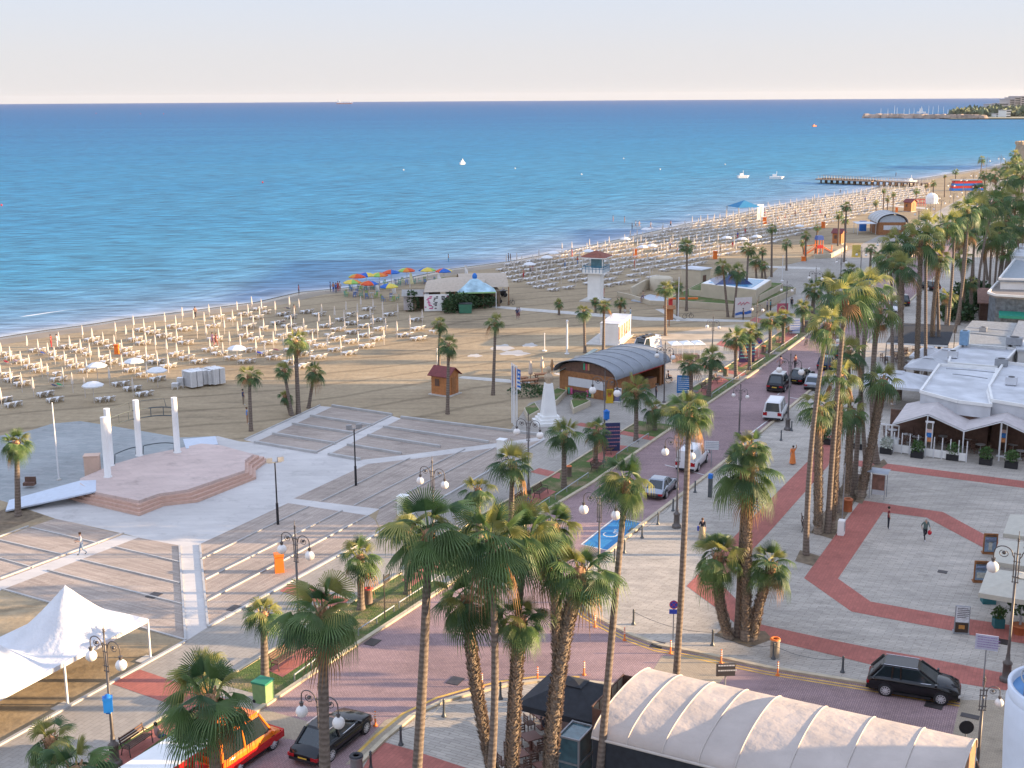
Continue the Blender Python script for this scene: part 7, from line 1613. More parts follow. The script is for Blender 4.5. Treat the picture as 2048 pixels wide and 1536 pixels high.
def person(x, y, label, shirt, trou, pose='stand', rz=0, h=1.72, skin=0, hair=0, shoe=(.5,.5,.5), sit=False, lie=False, bend=False, skirt=None, z=0, grp=None, extra=None):
    src = body_mesh(pose, sit, lie, bend, bool(skirt)); me = src.copy()
    for m in (SK[skin], clo(shirt), clo(trou) if trou else SK[skin], HA[hair], clo(shoe)): me.materials.append(m)
    o = bpy.data.objects.new('person', me); COL.objects.link(o); q = P(x, y); o.location = (q.x, q.y, z); o.rotation_euler = (0,0,rz); s = h/1.78; o.scale = (s,s,s); tag(o, label, 'person', grp)
    if not lie and not bend:
        hz = (.5 if sit else POSES.get(pose, POSES['stand'])['hip']); lx = POSES.get(pose, POSES['stand'])['lean']*2
        b = MB(); b.ball((lx-.02,0,hz+.745),.108,10,.95); b.build('hair', HA[hair], o)
    if skirt:
        b = MB(); b.lathe((0,0,0),[(.30,.10),(.25,.5),(.17,.95),(.15,1.05)],14); b.build('skirt', clo(skirt), o)
    return o
def att(o, name, b, m): return b.build(name, m, o)
W_=(.62,.62,.63); D_k=(.02,.02,.03); N_=(.03,.04,.10); RD=(.45,.02,.03)
o = person(165,1110,'man in white T-shirt and pale jeans walking over the wooden deck looking at his hands',W_,(.25,.32,.42),'phone',-2.6,1.74,0,1,(.03,.03,.03))
b = MB(); b.box((.40,0,1.02),(.10,.07,.02)); att(o,'phone',b,m_darkm)
person(1585,928,'woman in an orange and pink long dress standing on the pale paving, one arm raised',(.70,.20,.05),(.70,.20,.05),'arms_up',-1.8,1.68,1,0,(.5,.1,.2),skirt=(.72,.22,.06))
person(1776,1058,'man in dark red T-shirt and black shorts on the red octagon band',(.16,.015,.025),D_k,'stand',-.3,1.76,0,0,(.6,.6,.6))
o = person(1849,1080,'person with white cap and grey green jacket carrying a red bag across the octagon',(.10,.14,.13),D_k,'walk',-1.5,1.72,0,2,(.65,.65,.66)); b = MB(); b.ball((.12,.30,.62),.16,10,1.2); att(o,'bag',b,clo((.55,.02,.04)))
o = person(1404,1078,'woman in black top with shoulder bag walking towards the viewer near the heavy lamp',D_k,(.35,.28,.18),'walk',-1.7,1.66,0,1,(.1,.1,.1),skirt=(.36,.30,.20)); b = MB(); b.box((0,-.32,.85),(.3,.14,.3)); att(o,'bag',b,clo((.05,.07,.3)))
person(545,1255,'person in white with purple cap half hidden behind the sunlit palm',W_,D_k,'stand',1,1.7,0,0)
person(570,1625,'person in dark cap holding a camera at the bottom edge',N_,D_k,'phone',.4,1.75,0,0)
person(1812,1515,'man in pale blue shirt whose head shows above the right vaulted tent',(.25,.38,.65),N_,'stand',2,1.76,0,0)
o = person(1934,1560,'man in white T-shirt with pale bag beside the end of the vaulted tent',W_,N_,'walk',-1.2,1.78,0,1); b = MB(); b.box((.1,-.28,.5),(.3,.16,.45)); att(o,'bag',b,m_wwall)
person(1312,798,'person in dark clothes standing right of the kiosk',D_k,D_k,'stand',0,1.72,1,0)
o = person(1336,765,'person sitting in a wheelchair on the promenade',(.05,.07,.12),D_k,'stand',0,1.75,1,0,sit=True,z=.08); b = MB(); [b.tube([(.02+.30*cos(a),s*.30,.24+.30*sin(a)) for a in [k*pi/8 for k in range(17)]],.02,5,False) for s in (-1,1)]; b.box((0,0,.36),(.45,.5,.04)); b.box((-.2,0,.65),(.04,.45,.5)); att(o,'wheelchair',b,m_darkm)
for a in [(487,810,'person in dark shirt on the sand left of the corner palm',N_,(.25,.2,.15),'stand',.5),(495,848,'person in light blue shirt beside the corner palm trunk',(.10,.25,.60),None,'stand',.2),(1034,638,'pair member in dark shirt walking on the sand near the path',N_,(.2,.1,.1),'walk',-1.2),(1038,637,'pair member in pale shirt walking on the sand near the path',(.4,.38,.45),(.2,.06,.08),'walk',-1.2),
          (1250,632,'child in white shirt walking on the sand right of the small palms',W_,(.3,.2,.2),'walk',2.6),(1261,632,'adult in white shirt and blue shorts walking beside the child',W_,(.15,.30,.40),'walk',2.9),(1286,603,'person with bare shoulders by the shower wall',(.45,.27,.19),(.1,.1,.3),'stand',0),
          (1486,640,'person in black beside the tilted poster',D_k,D_k,'stand',0),(1534,622,'person in white and dark clothes under the red banner',(.3,.3,.4),D_k,'stand',0),(1541,622,'person in teal shirt under the red banner',(.02,.30,.38),D_k,'stand',0),
          (1561,740,'woman in pink walking in the road behind the black car',(.55,.30,.32),(.5,.3,.3),'walk',2),(1590,738,'person in dark red walking beside the parked dark cars',(.15,.03,.04),D_k,'stand',2),
          (1512,688,'person in blue green by the grey bin on the promenade',(.02,.20,.30),D_k,'stand',1),(1583,617,'person in dark clothes standing on the far promenade',D_k,D_k,'stand',1),(1006,593,'person in white shirt behind the trailer',W_,D_k,'stand',0),
          (897,522,'man with bare chest standing in the shallow water',(.35,.2,.14),(.05,.25,.40),'stand',0),(598,590,'person in red shirt standing at the water edge',RD,D_k,'stand',0),(391,636,'man with bare chest and dark shorts walking at the top of the lounger rows',(.42,.24,.16),D_k,'walk',2),
          (103,695,'person in red among the left loungers',RD,RD,'stand',0),(115,694,'person in white beside the one in red on the left beach',W_,W_,'stand',0),(425,690,'woman in pink among the loungers',(.5,.25,.3),(.4,.2,.3),'walk',1),(432,692,'woman in red patterned clothes among the loungers',(.35,.08,.06),(.3,.1,.08),'walk',1),
          (589,632,'person with bare chest on the upper edge of the lounger rows',(.42,.24,.16),D_k,'stand',1),(1017,524,'person in black at the start of the dense lounger field',D_k,D_k,'stand',0),(1021,525,'second person in black at the start of the dense lounger field',D_k,D_k,'stand',0),
          (1144,514,'person in a bright red robe between the first umbrellas',(.6,.01,.02),(.6,.01,.02),'stand',0),(1226,442,'bather standing in the water above the lounger field',(.5,.28,.22),(.45,.2,.2),'stand',0),(1249,444,'second bather standing in the water',(.5,.28,.22),None,'stand',0),
          (1264,460,'person in dark clothes at the foam line',D_k,D_k,'stand',0),(1271,455,'person in white walking through the foam',W_,(.5,.3,.2),'walk',0),(1278,455,'bather walking through the foam',(.5,.28,.2),None,'walk',0),(1301,457,'person walking along the shallow foam',(.5,.4,.4),None,'walk',0),
          (1341,455,'walker in white at the upper edge of the umbrellas',(.5,.3,.25),D_k,'walk',1),(1680,388,'person wading in front of the pier',D_k,D_k,'walk',0),(661,584,'first of the group of bathers at the water edge',(.06,.1,.3),D_k,'stand',0),(667,585,'second of the group of bathers at the water edge',(.4,.2,.15),(.05,.1,.4),'stand',1),(672,586,'third of the group at the water edge, in blue',(.03,.12,.45),N_,'stand',2),(676,583,'fourth of the group at the water edge, in red',(.45,.1,.1),RD,'stand',1),(680,583,'last of the group at the water edge, in white',W_,(.4,.2,.2),'stand',1),
          (988,586,'person beside the red sign at the beach bar',(.15,.1,.15),D_k,'stand',1),(1206,595,'statue like person in red and yellow at the lifeguard tower',(.5,.02,.02),(.5,.02,.02),'stand',1),(1270,536,'person in orange red in the dense lounger field',(.55,.1,.03),(.5,.03,.03),'stand',1),(1791,362,'dark figure standing on the pier',D_k,D_k,'stand',0)]:
    person(a[0], a[1], a[2], a[3], a[4], a[5], a[6], 1.74 if 'child' not in a[2] else 1.25, skin=(a[0] % 2), hair=(a[0] % 3 == 0)*1, z=1.6 if a[0] == 1791 else (-.3 if a[0] in (897,1226,1249) else 0))
for a in [(1258,598,'person bending over beside the shower drum',(.15,.13,.15),(.3,.2,.2),True)]: person(a[0]+24, a[1]+8, a[2], a[3], a[4], 'stand', 0, bend=True)
for (x, y, l, c) in [(315,1492,'seated person behind the road train roof',(.3,.2,.2)),(1088,1472,'seated person in dark shirt and blue jeans at a cafe table',D_k),(1108,1412,'seated woman in orange lit red top under the black parasol',(.5,.15,.06))]: person(x, y, l, c, (.04,.08,.2), 'stand', .8, sit=True)
q = P(1128,1530); o = person(1135,1532,'seated person in purple striped shirt at the bottom of the island',(.25,.18,.40),D_k,'stand',2.5,sit=True)
# ================================================================ BEACH
m_lng = mat('lounger_plastic', (.72,.71,.71), .5, var=.04)
b = MB(); b.box((-.35,0,.30),(1.25,.56,.045)); b.add([(.27,-.28,.32),(.27,.28,.32),(.86,.27,.70),(.86,-.27,.70),(.27,-.28,.27),(.27,.28,.27),(.88,.27,.65),(.88,-.27,.65)],[(0,3,2,1),(4,5,6,7),(0,1,5,4),(2,3,7,6),(1,2,6,5),(3,0,4,7)])
LB = b.mesh('bed', m_lng)
b = MB()
for s in (-.31,.31):
    b.tube([(-1.0,s,.03),(-.92,s,.30),(-.78,s,.34),(-.62,s,.05),(-.52,s,.03),(-.36,s,.30),(.1,s,.33),(.22,s,.05),(.34,s,.03),(.48,s,.36),(.40,s,.55),(.05,s,.55),(-.05,s,.35)],.035,4)
LF = b.mesh('frame', m_lng)
b = MB(); b.v = [tuple(v.co) for v in LB.vertices]+[tuple(v.co) for v in LF.vertices]; n0 = len(LB.vertices)
b.f = [tuple(p.vertices) for p in LB.polygons]+[tuple(i+n0 for i in p.vertices) for p in LF.polygons if len(p.vertices) == 4]; b.mi = [0]*len(b.f); b.smooth = [False]*len(b.f)
LGV, LGF = b.v, b.f; LSM = b.mesh('sun_lounger', m_lng)
m_umb = mat('umbrella_canvas', (.60,.55,.50), .85, var=.08); m_pole = mat('umbrella_pole', (.55,.50,.46), .5)
b = MB(); b.lathe((0,0,0),[(.035,0),(.035,1.0)],6); UP = b.mesh('pole', m_pole)
b = MB()
prof = [(.03,.92),(.13,.98),(.14,1.1),(.11,1.6),(.06,2.1),(.015,2.3)]
vs = []; n = 12
for (r_, z) in prof:
    for k in range(n): t = 2*pi*k/n; q = r_*(1.0 if k % 2 else .72); vs.append((q*cos(t), q*sin(t), z))
b.add(vs, [(i*n+k, i*n+(k+1)%n, (i+1)*n+(k+1)%n, (i+1)*n+k) for i in range(len(prof)-1) for k in range(n)]); UC = b.mesh('folded_canopy', m_umb); UCV = (b.v, b.f)
def open_canopy(cols, R_=1.15, z=1.95, rise=.42, n=16):
    b = MB()
    for k in range(8):
        b.cur = k % len(cols)
        for (r0, z0, r1, z1) in ((0,z+rise,R_*.55,z+rise*.66),(R_*.55,z+rise*.66,R_,z),(R_,z,R_*.99,z-.12)):
            a0, a1 = 2*pi*k/8, 2*pi*(k+1)/8
            b.add([(r0*cos(a0),r0*sin(a0),z0),(r1*cos(a0),r1*sin(a0),z1),(r1*cos(a1),r1*sin(a1),z1),(r0*cos(a1),r0*sin(a1),z0)],[(0,1,2,3)])
    return b.mesh('open_canopy', cols)
UO = open_canopy([mat('umbrella_white',(.70,.70,.71),.8,var=.04)]); b = MB(); b.cyl((0,0,0),(0,0,2.3),.035,None,6); UPL = b.mesh('pole', m_pole)
cols4 = [mat('umb_red',(.60,.08,.02),.8), mat('umb_red',(.60,.08,.02),.8), mat('umb_blue',(.02,.12,.45),.8), mat('umb_blue',(.02,.12,.45),.8), mat('umb_yellow',(.65,.50,.08),.8), mat('umb_yellow',(.65,.50,.08),.8), mat('umb_green',(.25,.45,.10),.8), mat('umb_orange',(.65,.20,.03),.8)]
UCOL = open_canopy(cols4, 1.35, 2.0, .45)
def simple(me, name, q, rz, label, cat, grp, s=1.0):
    o = bpy.data.objects.new(name, me); COL.objects.link(o); o.location = q; o.rotation_euler = (0,0,rz); o.scale = (s,s,s)
    return tag(o, label, cat, grp)
def kid(me, name, root):
    o = bpy.data.objects.new(name, me); COL.objects.link(o); o.parent = root; return o
def umbrella(q, is_open, label, grp, col=None):
    r = thing('beach_umbrella', label, 'beach umbrella', q, rn.uniform(0,6), grp); kid(UPL if is_open else UP, 'pole', r); kid((col or UO) if is_open else UC, 'canopy', r); return r
rn = random.Random(21)
sh = atan2(P(250,635).y-P(0,672).y, P(250,635).x-P(0,672).x)
O0 = P(190,806); U = Vector((3.36,2.35,0)); Vv = Vector((2.05,-2.45,0)); hu = atan2(Vv.y,Vv.x)
poly = [(-40,708),(100,694),(213,674),(340,648),(451,630),(560,610),(640,620),(745,622),(860,645),(856,680),(770,695),(676,720),(600,742),(500,730),(440,748),(330,764),(310,790),(190,812),(-40,822)]
poly_s = [(a+(-12 if a < 400 else 0), c_) for a, c_ in poly]
spots = []
for i in range(-16, 22):
    for j in range(-16, 6):
        q = O0+U*i+Vv*j; x, y = proj(q)
        if inpoly(x, y, poly) and x > -25: spots.append((q, x, y))
spots.sort(key=lambda s: -s[2])
nl = 0; lounger_left = []; nu = 0
hole = [(340,700),(460,700),(470,790),(330,790)]
for (q, x, y) in spots:
    if inpoly(x, y, [(345,735),(450,735),(450,790),(345,790)]): continue
    q = q+Vector((rn.uniform(-.25,.25), rn.uniform(-.25,.25), 0)); u = rn.random()
    if u < .90:
        op = rn.random() < .05
        umbrella(q, op, 'white beach umbrella standing open in the left lounger field' if op else 'folded pinkish white beach umbrella in the left lounger field', 'open umbrellas of the left field' if op else 'folded umbrellas of the left field')
    if rn.random() < .80 and nl < 298:
        for s in (-1, 1):
            if rn.random() < .08: continue
            p = q+U.normalized()*(s*.42+1.25)+Vv.normalized()*rn.uniform(-.2,.2); root = thing('sun_lounger', 'white plastic sun lounger in the left field of the beach', 'sun lounger', p, hu+rn.uniform(-.09,.09), 'sun loungers of the left field'); kid(LB,'bed',root); kid(LF,'frame',root); nl += 1
    spots
# people lying on loungers
for (x, y, l, c) in [(430,682,'sunbather in the middle of the left lounger field',(.4,.2,.15)),(518,712,'person in blue lying on a lounger left of the tall clump palm',(.03,.05,.45)),(552,706,'dark haired sunbather on a lounger behind the clump palm',(.3,.1,.1)),(108,778,'person in dark clothes on the lowest lounger of the left field',(.08,.08,.12)),(118,776,'person with green bag on the lowest lounger of the left field',(.05,.3,.12)),(12,730,'person in red lying at the left picture edge',(.5,.03,.05)),(85,712,'sunbather in blue shorts near the upper left umbrellas',(.1,.15,.4)),(32,728,'sunbather with striped towel at the left edge',(.5,.3,.3)),(575,622,'person in dark clothes on the top row of the left field',(.05,.05,.08)),(566,648,'sunbather on a lounger below the top row',(.4,.22,.16))]:
    person(x, y, l, c, c, 'stand', hu+pi, lie=True, z=.30)
# stacks of loungers
for i, (x, y, k) in enumerate([(380,776,13),(392,774,13),(404,770,12),(415,770,12),(425,770,13),(437,768,13)]):
    q = P(x, y); b = MB()
    for z in range(k): b.box((0,0,.25+z*.135),(1.9,.62,.05)); b.box((.8,0,.31+z*.135),(.3,.62,.05)); b.box((-.9,0,.29+z*.135),(.1,.68,.09)); b.box((.2,.33,.29+z*.135),(1.5,.05,.06))
    tag(b.build('lounger_stack', m_lng, None, q, hu+.1), ['leftmost tall stack of white loungers','second stack of white loungers from the left','third stack of white loungers from the left','fourth stack of white loungers from the left','fifth stack of white loungers from the left','rightmost tall stack of white loungers'][i], 'lounger stack', 'stacks of white loungers')
for (x, y, l) in [(351,778,'low pile of white side tables left of the lounger stacks'),(362,775,'white plastic cover beside the lounger stacks')]:
    b = MB(); [b.box((0,0,.3+.09*k),(.7,.6,.05)) for k in range(5 if x < 355 else 10)]; [b.box((a,c,.15),(.06,.06,.3)) for a in (-.3,.3) for c in (-.25,.25)]; tag(b.build('side_table_pile', m_lng, None, P(x,y)), l, 'table pile')
# dense right field: individual umbrellas nearest, then merged far ones
A1, A2 = P(1105,583), P(1380,533); Ur = (A2-A1).normalized(); Vr = Vector((Ur.y,-Ur.x,0)); hr = atan2(Vr.y,Vr.x)
polyR = [(985,548),(1000,532),(1094,513),(1190,494),(1290,472),(1384,450),(1500,426),(1620,404),(1740,384),(1850,373),(1862,392),(1800,412),(1730,432),(1660,450),(1600,470),(1540,492),(1470,512),(1400,530),(1300,560),(1210,578),(1100,588),(1045,577)]
cand = []
for i in range(-12, 130):
    for j in range(-24, 30):
        q = A1+Ur*(i*3.1+(j % 2)*.4)+Vr*(-j*3.9)
        # follow the bend of the shore
        q = q+Vector((0,0,0)); 
        if q.y > 520 or q.y < 150: continue
        x, y = proj(q)
        if inpoly(x, y, polyR): cand.append((q, x, y))
cand.sort(key=lambda s: -s[2])
sb, su_ = MB(), MB(); cnt_u = 0; N_IND = 288-len([o for o in COL.objects if o.name.startswith('beach_umbrella')])
for (q, x, y) in cand:
    q = q+Vector((rn.uniform(-.3,.3), rn.uniform(-.3,.3), 0))
    if rn.random() < .66:
        op = rn.random() < .10
        if cnt_u < N_IND:
            cnt_u += 1; umbrella(q, op, 'white beach umbrella standing open in the dense lounger field' if op else 'folded white beach umbrella in the dense lounger field', 'open umbrellas of the dense field' if op else 'folded umbrellas of the dense field')
        else:
            o_ = len(su_.v); su_.v += [(q.x+v[0], q.y+v[1], v[2]) for v in UCV[0]]; su_.f += [tuple(i+o_ for i in f) for f in UCV[1]]; su_.mi += [0]*len(UCV[1]); su_.smooth += [False]*len(UCV[1]); su_.cyl((q.x,q.y,0),(q.x,q.y,1),.04,None,4)
    if rn.random() < .93:
        for s in (-1, 1):
            p = q+Ur*(s*.48+.9)+Vr*rn.uniform(-.2,.2); a = hr+rn.uniform(-.08,.08); ca, sa = cos(a), sin(a)
            o_ = len(sb.v); sb.v += [(p.x+v[0]*ca-v[1]*sa, p.y+v[0]*sa+v[1]*ca, v[2]) for v in LGV]; sb.f += [tuple(i+o_ for i in f) for f in LGF]; sb.mi += [0]*len(LGF); sb.smooth += [False]*len(LGF)
if sb.v: stuff(sb.build('sun_loungers', m_lng), 'dense far rows of white sun loungers stretching up the beach', 'sun loungers')
if su_.v: stuff(su_.build('beach_umbrellas', m_umb), 'far rows of small folded white umbrellas up the beach', 'beach umbrellas')
for i, (x, y) in enumerate([(1440,505),(1465,498),(1530,430),(1560,428),(1590,434),(1620,430),(1570,440),(1600,425),(1340,500),(1355,505),(1640,428),(1650,440),(1555,445),(1490,470),(1475,478),(1130,535),(1060,545),(1065,542),(1047,556),(1155,530),(1730,405),(1700,415),(1610,440),(1580,418)]):
    person(x, y, 'beachgoer among the crowded far loungers', [(.4,.2,.16),RD,(.05,.1,.35),W_,(.45,.25,.2),D_k][i % 6], [D_k,(.4,.2,.2),RD,(.1,.2,.4)][i % 4], 'stand', i, 1.7, i % 2, 0, grp='beachgoers among the far loungers')
# blue beach canopy
q = P(1487,441); r = thing('beach_canopy', 'blue pyramid canopy with a white screen at the water side of the far loungers', 'canopy', q, .3); w = 3.2
b = MB(); b.add([(-w,-w,3.6),(w,-w,3.6),(w,w,3.6),(-w,w,3.6),(0,0,5.2)],[(0,1,4),(1,2,4),(2,3,4),(3,0,4)]); b.build('roof', mat('canopy_blue',(.02,.18,.35),.8), r); posts(r, [(a,c) for a in (-w,w) for c in (-w,w)], 3.6, .1, m_grey, 'leg'); b = MB(); b.box((w+1.5,0,2.0),(1.8,.3,4.0)); b.build('screen', m_wwall, r)
# beach bar
q = P(865,622); r = thing('beach_bar', 'low beach bar with sand coloured sail roofs and a pink and black lettered banner', 'beach bar', q, .12); 
b = MB(); b.box((-3.2,3,1.2),(1.6,6,2.4)); b.box((-.6,4.5,1.2),(4.0,3,2.4)); b.box((6.5,5,1.2),(8,5,2.4)); b.build('wall', mat('bar_wall',(.16,.11,.07),.85,var=.3,scale=2), r)
b = MB(); b.box((-3.6,-.08,1.25),(1.4,.08,2.0)); b.build('side_panel', mat('panel_grey_pink',(.42,.38,.38),.6,var=.15), r)
b = MB(); b.slab([(-4.6,-.6,2.45),(-.6,-.6,2.35),(-.2,3.8,2.7),(-4.4,3.8,2.8)],.08); b.build('lean_to_roof', mat('roof_dull',(.30,.28,.26),.8,var=.15), r)
b = MB(); b.grid(lambda u, v: (-1.2+u*9+v*1.5, 1+v*9, 2.7+1.5*sin(pi*v)*(.7+.3*sin(pi*u))), 12, 12); b.grid(lambda u, v: (4.5+u*7.5, 4+v*8, 2.8+1.6*sin(pi*v)), 10, 12); b.build('sail_roof', mat('sail_sand',(.46,.38,.30),.85,var=.1), r)
b = MB(); b.box((.6,-.6,1.35),(3.7,.06,2.5)); b.build('banner', m_wwall, r)
rb = random.Random(2)
for c, (cx, w) in (((.55,.03,.22),(-.65,.9)),((.02,.02,.03),(.5,1.1)),((.02,.02,.03),(1.6,.8)),((.55,.03,.22),(2.2,.3))):
    b = MB()
    for k in range(9): b.box((cx+rb.uniform(-w/2,w/2), -.65, .5+.22*k), (rb.uniform(.2,.6), .03, .14))
    b.build('banner_lettering', mat('ink_%d' % int(c[0]*99), c, .7), r)
posts(r, ((-1.2,.4),(3.4,.4),(7.8,1.4),(12,4),(3.5,10),(10,12)), 2.8, .08, m_wood)
q = P(950,612); r = thing('pyramid_gazebo', 'blue and pale green pyramid gazebo roof at the right end of the beach bar', 'gazebo', q, .1); w = 3.0
b = MB(); b.add([(-w,-w,2.6),(w,-w,2.6),(w,w,2.6),(-w,w,2.6),(0,0,4.4)],[(0,1,4),(1,2,4),(2,3,4),(3,0,4)]); b.build('roof', mat('gazebo_blue',(.36,.52,.60),.8,var=.35,scale=.8), r); b = MB(); [b.box((0,s*w,2.5),(2*w,.05,.2)) for s in (-1,1)]; [b.box((s*w,0,2.5),(.05,2*w,.2)) for s in (-1,1)]; b.build('valance', mat('valance_green',(.30,.50,.20),.8), r); posts(r, [(a,c) for a in (-w,w) for c in (-w,w)], 2.6, .06, m_steel); b = MB(); b.lathe((0,0,4.3),[(.35,0),(.4,.35),(.25,.7),(.05,.8)],10); b.build('finial', m_bluep, r)
for i, (x, y, R_, h) in enumerate([(898,626,1.0,2.2),(908,622,1.9,2.9),(921,620,1.7,2.8),(936,618,1.6,2.6),(966,615,1.9,2.2),(977,612,1.6,1.9),(824,622,1.0,3.2)]):
    q = P(x, y); bush('hedge_bush', ['leftmost round bush in front of the beach bar','second bush of the beach bar hedge','tallest bush in the middle of the beach bar hedge','bush beside the green skip','dark bush under the gazebo roof','low palm like bush right of the gazebo','narrow climbing bush at the left corner of the beach bar'][i], q, R_, h, m_hedge, 420, seed=i, w=.3)
r = thing('green_skip', 'green waste skip in front of the beach bar hedge', 'skip', P(931,626)); b = MB(); b.box((0,0,.7),(1.8,1.2,1.3),0,1.1); b.build('body', mat('skip_green',(.04,.16,.10),.6), r); b = MB(); b.box((0,.1,1.42),(1.9,1.2,.1)); b.build('lid', m_darkm, r)
for i, (x, y, l) in enumerate([(706,592,'red blue and yellow umbrella nearest the water edge group'),(733,577,'red and blue umbrella behind the first coloured one'),(739,595,'blue and yellow umbrella in the front row by the green chairs'),(759,577,'yellow and blue umbrella in the middle of the coloured group'),(779,601,'orange red and blue umbrella nearest the bar'),(783,571,'yellow umbrella at the back of the coloured group'),(814,567,'blue and yellow umbrella beside the tall white flag'),(855,566,'red and pale blue umbrella behind the bar flags'),(888,568,'red blue and green umbrella behind the sail roof'),(715,580,'red and blue umbrella at the left back of the coloured group')]):
    q = P(x, y); rr = umbrella(q, True, l, 'coloured umbrellas at the beach bar', UCOL); rr.rotation_euler = (0,0,i*1.9); rr.scale = (1.12,)*3
    simple(TBm, 'round_table', q+Vector((.3,.2,0)), 0, 'plastic table under the coloured umbrellas of the beach bar', 'table', 'tables of the beach bar')
    for k in range(5):
        a = k*2*pi/5+i; simple((CHg, CHb, CHy)[(i+k) % 3], 'plastic_chair', q+Vector((cos(a)*1.3, sin(a)*1.3, 0)), a-pi/2, ('green','blue','lime green')[(i+k) % 3]+' plastic chair around the beach bar umbrellas', 'chair', ('green','blue','lime green')[(i+k) % 3]+' chairs of the beach bar')
for i, (x, y, t, l) in enumerate([(752,590,563,'leftmost tall white banner flag at the beach bar'),(785,595,560,'second tall white banner flag at the beach bar'),(820,575,545,'yellow white banner flag at the beach bar'),(876,575,545,'white banner flag behind the sail roof'),(930,560,530,'pair of white flags beyond the bar'),(978,603,560,'white folded sail at the right side of the gazebo'),(988,600,552,'second white folded sail right of the gazebo')]):
    B = P(x, y); h = hgt(B, t); r = thing('banner_flag', l, 'flag', B, .1, 'banner flags at the beach bar'); b = MB(); b.cyl((0,0,0),(0,0,h),.04,None,5); b.build('pole', m_steel, r); b = MB(); b.grid(lambda u, v: (u*.65*(1-.5*v), .1*sin(v*7+u*4), h*.22+v*h*.76), 3, 10); b.build('cloth', m_wpl if i != 2 else mat('flag_cream',(.65,.62,.35),.8), r)
q = P(985,585); b = MB(); b.box((0,0,1.4),(.9,.1,1.9)); b.cyl((0,0,0),(0,0,.6),.05); tag(b.build('red_sign', m_redp, None, q), 'red sign board between the white sails', 'sign')
# three folded parasols and picnic tables beside the kiosk
for i, (x, y, t, l) in enumerate([(1061,764,720,'leftmost folded cream parasol over the picnic tables'),(1084,748,712,'middle folded cream parasol over the picnic tables'),(1104,752,718,'folded brown and cream parasol beside the kiosk')]):
    B = P(x, y); h = hgt(B, t); r = thing('folded_parasol', l, 'parasol', B, 0, 'folded parasols beside the kiosk'); b = MB(); b.cyl((0,0,0),(0,0,h),.04); b.build('pole', m_wood, r); b = MB(); b.lathe((0,0,0),[(.05,h*.32),(.24,h*.36),(.26,h*.45),(.17,h*.75),(.08,h*.95),(.01,h)],9); b.build('folded_canopy', mat('parasol_cream',(.60,.50,.42),.85,var=.1) if i < 2 else mat('parasol_brown',(.35,.20,.10),.85,var=.2), r)
for (x, y, l) in [(1060,772,'brown picnic table at the left parasol'),(1085,760,'brown picnic table at the middle parasol'),(1040,768,'brown picnic table farthest left beside the green hedge')]:
    r = thing('picnic_table', l, 'picnic table', P(x, y), .3, 'picnic tables beside the kiosk'); b = MB(); b.box((0,0,.74),(1.8,.75,.06)); b.build('table_top', m_wood, r); b = MB(); [b.box((0,s*.7,.44),(1.8,.28,.05)) for s in (-1,1)]; b.build('bench_seat', m_wood, r); b = MB(); [b.box((a,0,.37),(.08,1.3,.08)) for a in (-.7,.7)]; [b.box((a,s*.4,.36),(.08,.08,.72)) for a in (-.7,.7) for s in (-1,1)]; b.build('leg', m_woodd, r)
q = P(1060,788); bush('low_hedge', 'low green hedge in front of the picnic tables', q, 2.4, .8, m_hedge, 420, seed=77, w=.2)
# market stall
r = thing('market_stall', 'long market stall with three white canopies beyond the kiosk', 'stall', P(1376,722), .12)
for k in range(3): b = MB(); x = -4+k*3.4; b.add([(x-1.6,-1.5,2.6),(x+1.6,-1.5,2.6),(x+1.6,1.5,2.6),(x-1.6,1.5,2.6),(x,0,3.0)],[(0,1,4),(1,2,4),(2,3,4),(3,0,4)]); b.build('canopy', m_wwall, r)
posts(r, [(x,y) for x in (-5.6,-2.4,1,4.4) for y in (-1.5,1.5)], 2.6, .05, m_steel); b = MB(); b.box((-1,0,.5),(8,1.4,.9)); r.scale = (.42,.8,.85); b.build('counter', mat('stall_mixed',(.30,.20,.16),.8,var=.6,scale=2), r)
# playgrounds
q = P(1637,510); r = thing('playground', 'orange and red play frame with slide beside the palms', 'play frame', q, .2)
b = MB(); [b.cyl((x,y,0),(x,y,5.2 if x > -1 else 3.6),.14,None,6) for x in (-.9,.9) for y in (-.9,.9)]; [b.cyl((x,0,0),(x,0,3),.14,None,6) for x in (-5,4.5)]; b.tube([(-5,0,3),(-.9,0,3.4)],.14,6); b.build('frame', m_orange, r)
b = MB(); b.box((0,0,2.3),(2.0,2.0,.2)); b.box((0,-1,2.9),(2,.1,.9)); b.box((0,0,5.6),(2.4,2.2,1.3),0,.8); b.mi = [0]*12+[1]*6; b.build('deck', [m_redp, mat('play_blue',(.03,.08,.30),.5)], r)
b = MB(); b.slab([(1,-.6,2.4),(1,.6,2.4),(5,.6,.2),(5,-.6,.2)],.1); b.slab([(-1,-.6,2.4),(-1,.6,2.4),(-5,.6,.2),(-5,-.6,.2)],.1); [b.tube([(s*1,y,2.9),(s*5,y,.7)],.1,5) for s in (-1,1) for y in (-.7,.7)]; b.build('slide', m_orange, r); r.scale = (.62,.62,.62)
kerb('low_wall', [(1628,517),(1660,516),(1692,499)], .4, .8, m_cream, kind=None); tag(bpy.data.objects['low_wall'], 'low cream wall in front of the playground', 'wall')
q = P(1836,412); r = thing('climbing_frame', 'small red climbing frame right of the far hut', 'play frame', q, 0); b = MB(); [b.tube([(x,-1.5,0),(x,-.8,3.2),(x,.8,3.2),(x,1.5,0)],.16,5) for x in (-3,-1,1,3)]; [b.tube([(-3,y,z),(3,y,z)],.14,5) for y, z in ((-.8,3.2),(.8,3.2),(-1.2,1.6))]; b.build('frame', m_redp, r); r.scale = (.6,.6,.6)
r = thing('striped_stand', 'blue and red striped beach stand below the end of the pier', 'stand', P(1935,383), .1)
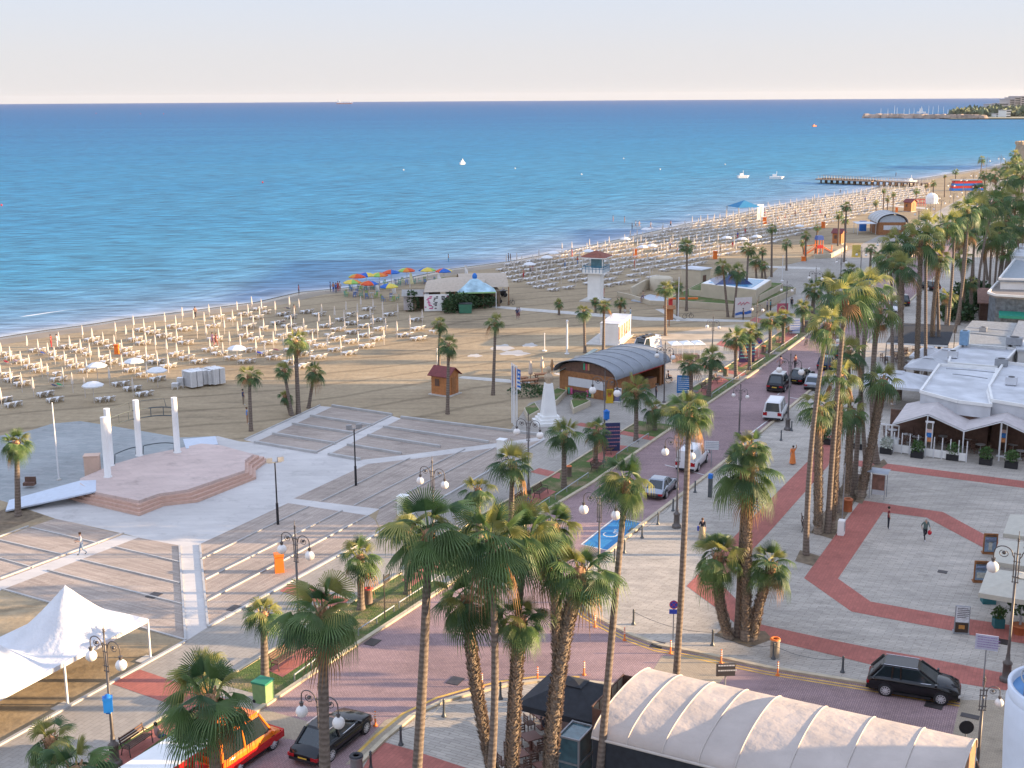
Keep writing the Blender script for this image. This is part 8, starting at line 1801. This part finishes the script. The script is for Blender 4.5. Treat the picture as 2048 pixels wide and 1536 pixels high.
for k, m in enumerate([m_bluep, m_redp, m_bluep, m_redp]): b = MB(); b.box((0,0,.9+k*1.6),(22-k,5,1.5)); b.build('stripe', m, r)
b = MB(); b.box((0,0,7.2),(21,6,.4)); b.build('roof', m_grey, r); r.scale = (.5,.5,.5); r.location = P(1933,381)
r = thing('inflatable_globe', 'white rounded booth on the sand between hut and far palms', 'booth', P(1863,407)); b = MB(); b.lathe((0,0,0),[(3.2,0),(3.2,3.5),(2.6,5),(1.2,6),(.1,6.2)],16); b.build('shell', m_wwall, r); r.scale = (.55,.55,.5)
for i, (x, y, l) in enumerate([(1712,522,'pale yellow sign stand left of the far kiosk'),(1725,470,'blue bin at the far kiosk')]): b = MB(); b.box((0,0,1.2),(1.6,.5,2.4)); tag(b.build('stand', mat('stand_%d' % i, [(.5,.4,.1),(.02,.15,.5)][i], .6), None, P(x,y-8)), l, 'stand')
q = P(1316,640); r = thing('notice_stand', 'timber notice stand with small roof beside the orange lit palm', 'notice board', P(1338,652)); b = MB(); b.cyl((0,0,0),(0,0,2.6),.08); b.box((0,0,1.6),(1.1,.12,1.5)); b.build('board', m_wood, r); b = MB(); b.slab([(-.8,-.6,2.5),(.8,-.6,2.5),(.8,.1,2.9),(-.8,.1,2.9)],.06); b.slab([(-.8,.1,2.9),(.8,.1,2.9),(.8,.7,2.5),(-.8,.7,2.5)],.06); b.build('roof', m_wood, r)
r = thing('orange_net', 'orange barrier beside the tall white pole', 'barrier', P(1366,612), 0); b = MB(); b.box((0,0,.8),(4.5,.3,1.0)); b.build('barrier', m_orange, r)
b = MB(); b.box((0,0,.35),(.9,.6,.25)); b.box((0,.25,.6),(.9,.1,.5)); tag(b.build('wooden_crate', m_woodd, None, P(60,975)), 'broken dark crate on the backstage court', 'crate')
# far haze
b = MB(); b.box((0,0,47),(36000,36000,104)); o = b.build('haze', mat('haze_tmp',(1,1,1))); hm = bpy.data.materials.new('haze'); hm.use_nodes = True; t = hm.node_tree; t.nodes.clear(); out = t.nodes.new('ShaderNodeOutputMaterial'); pv = t.nodes.new('ShaderNodeVolumePrincipled'); pv.inputs['Color'].default_value = (.92,.94,1,1); pv.inputs['Density'].default_value = .000014; pv.inputs['Anisotropy'].default_value = .2
t.links.new(pv.outputs[0], out.inputs['Volume']); o.data.materials.clear(); o.data.materials.append(hm); stuff(o, 'thin evening haze over bay and town', 'haze')
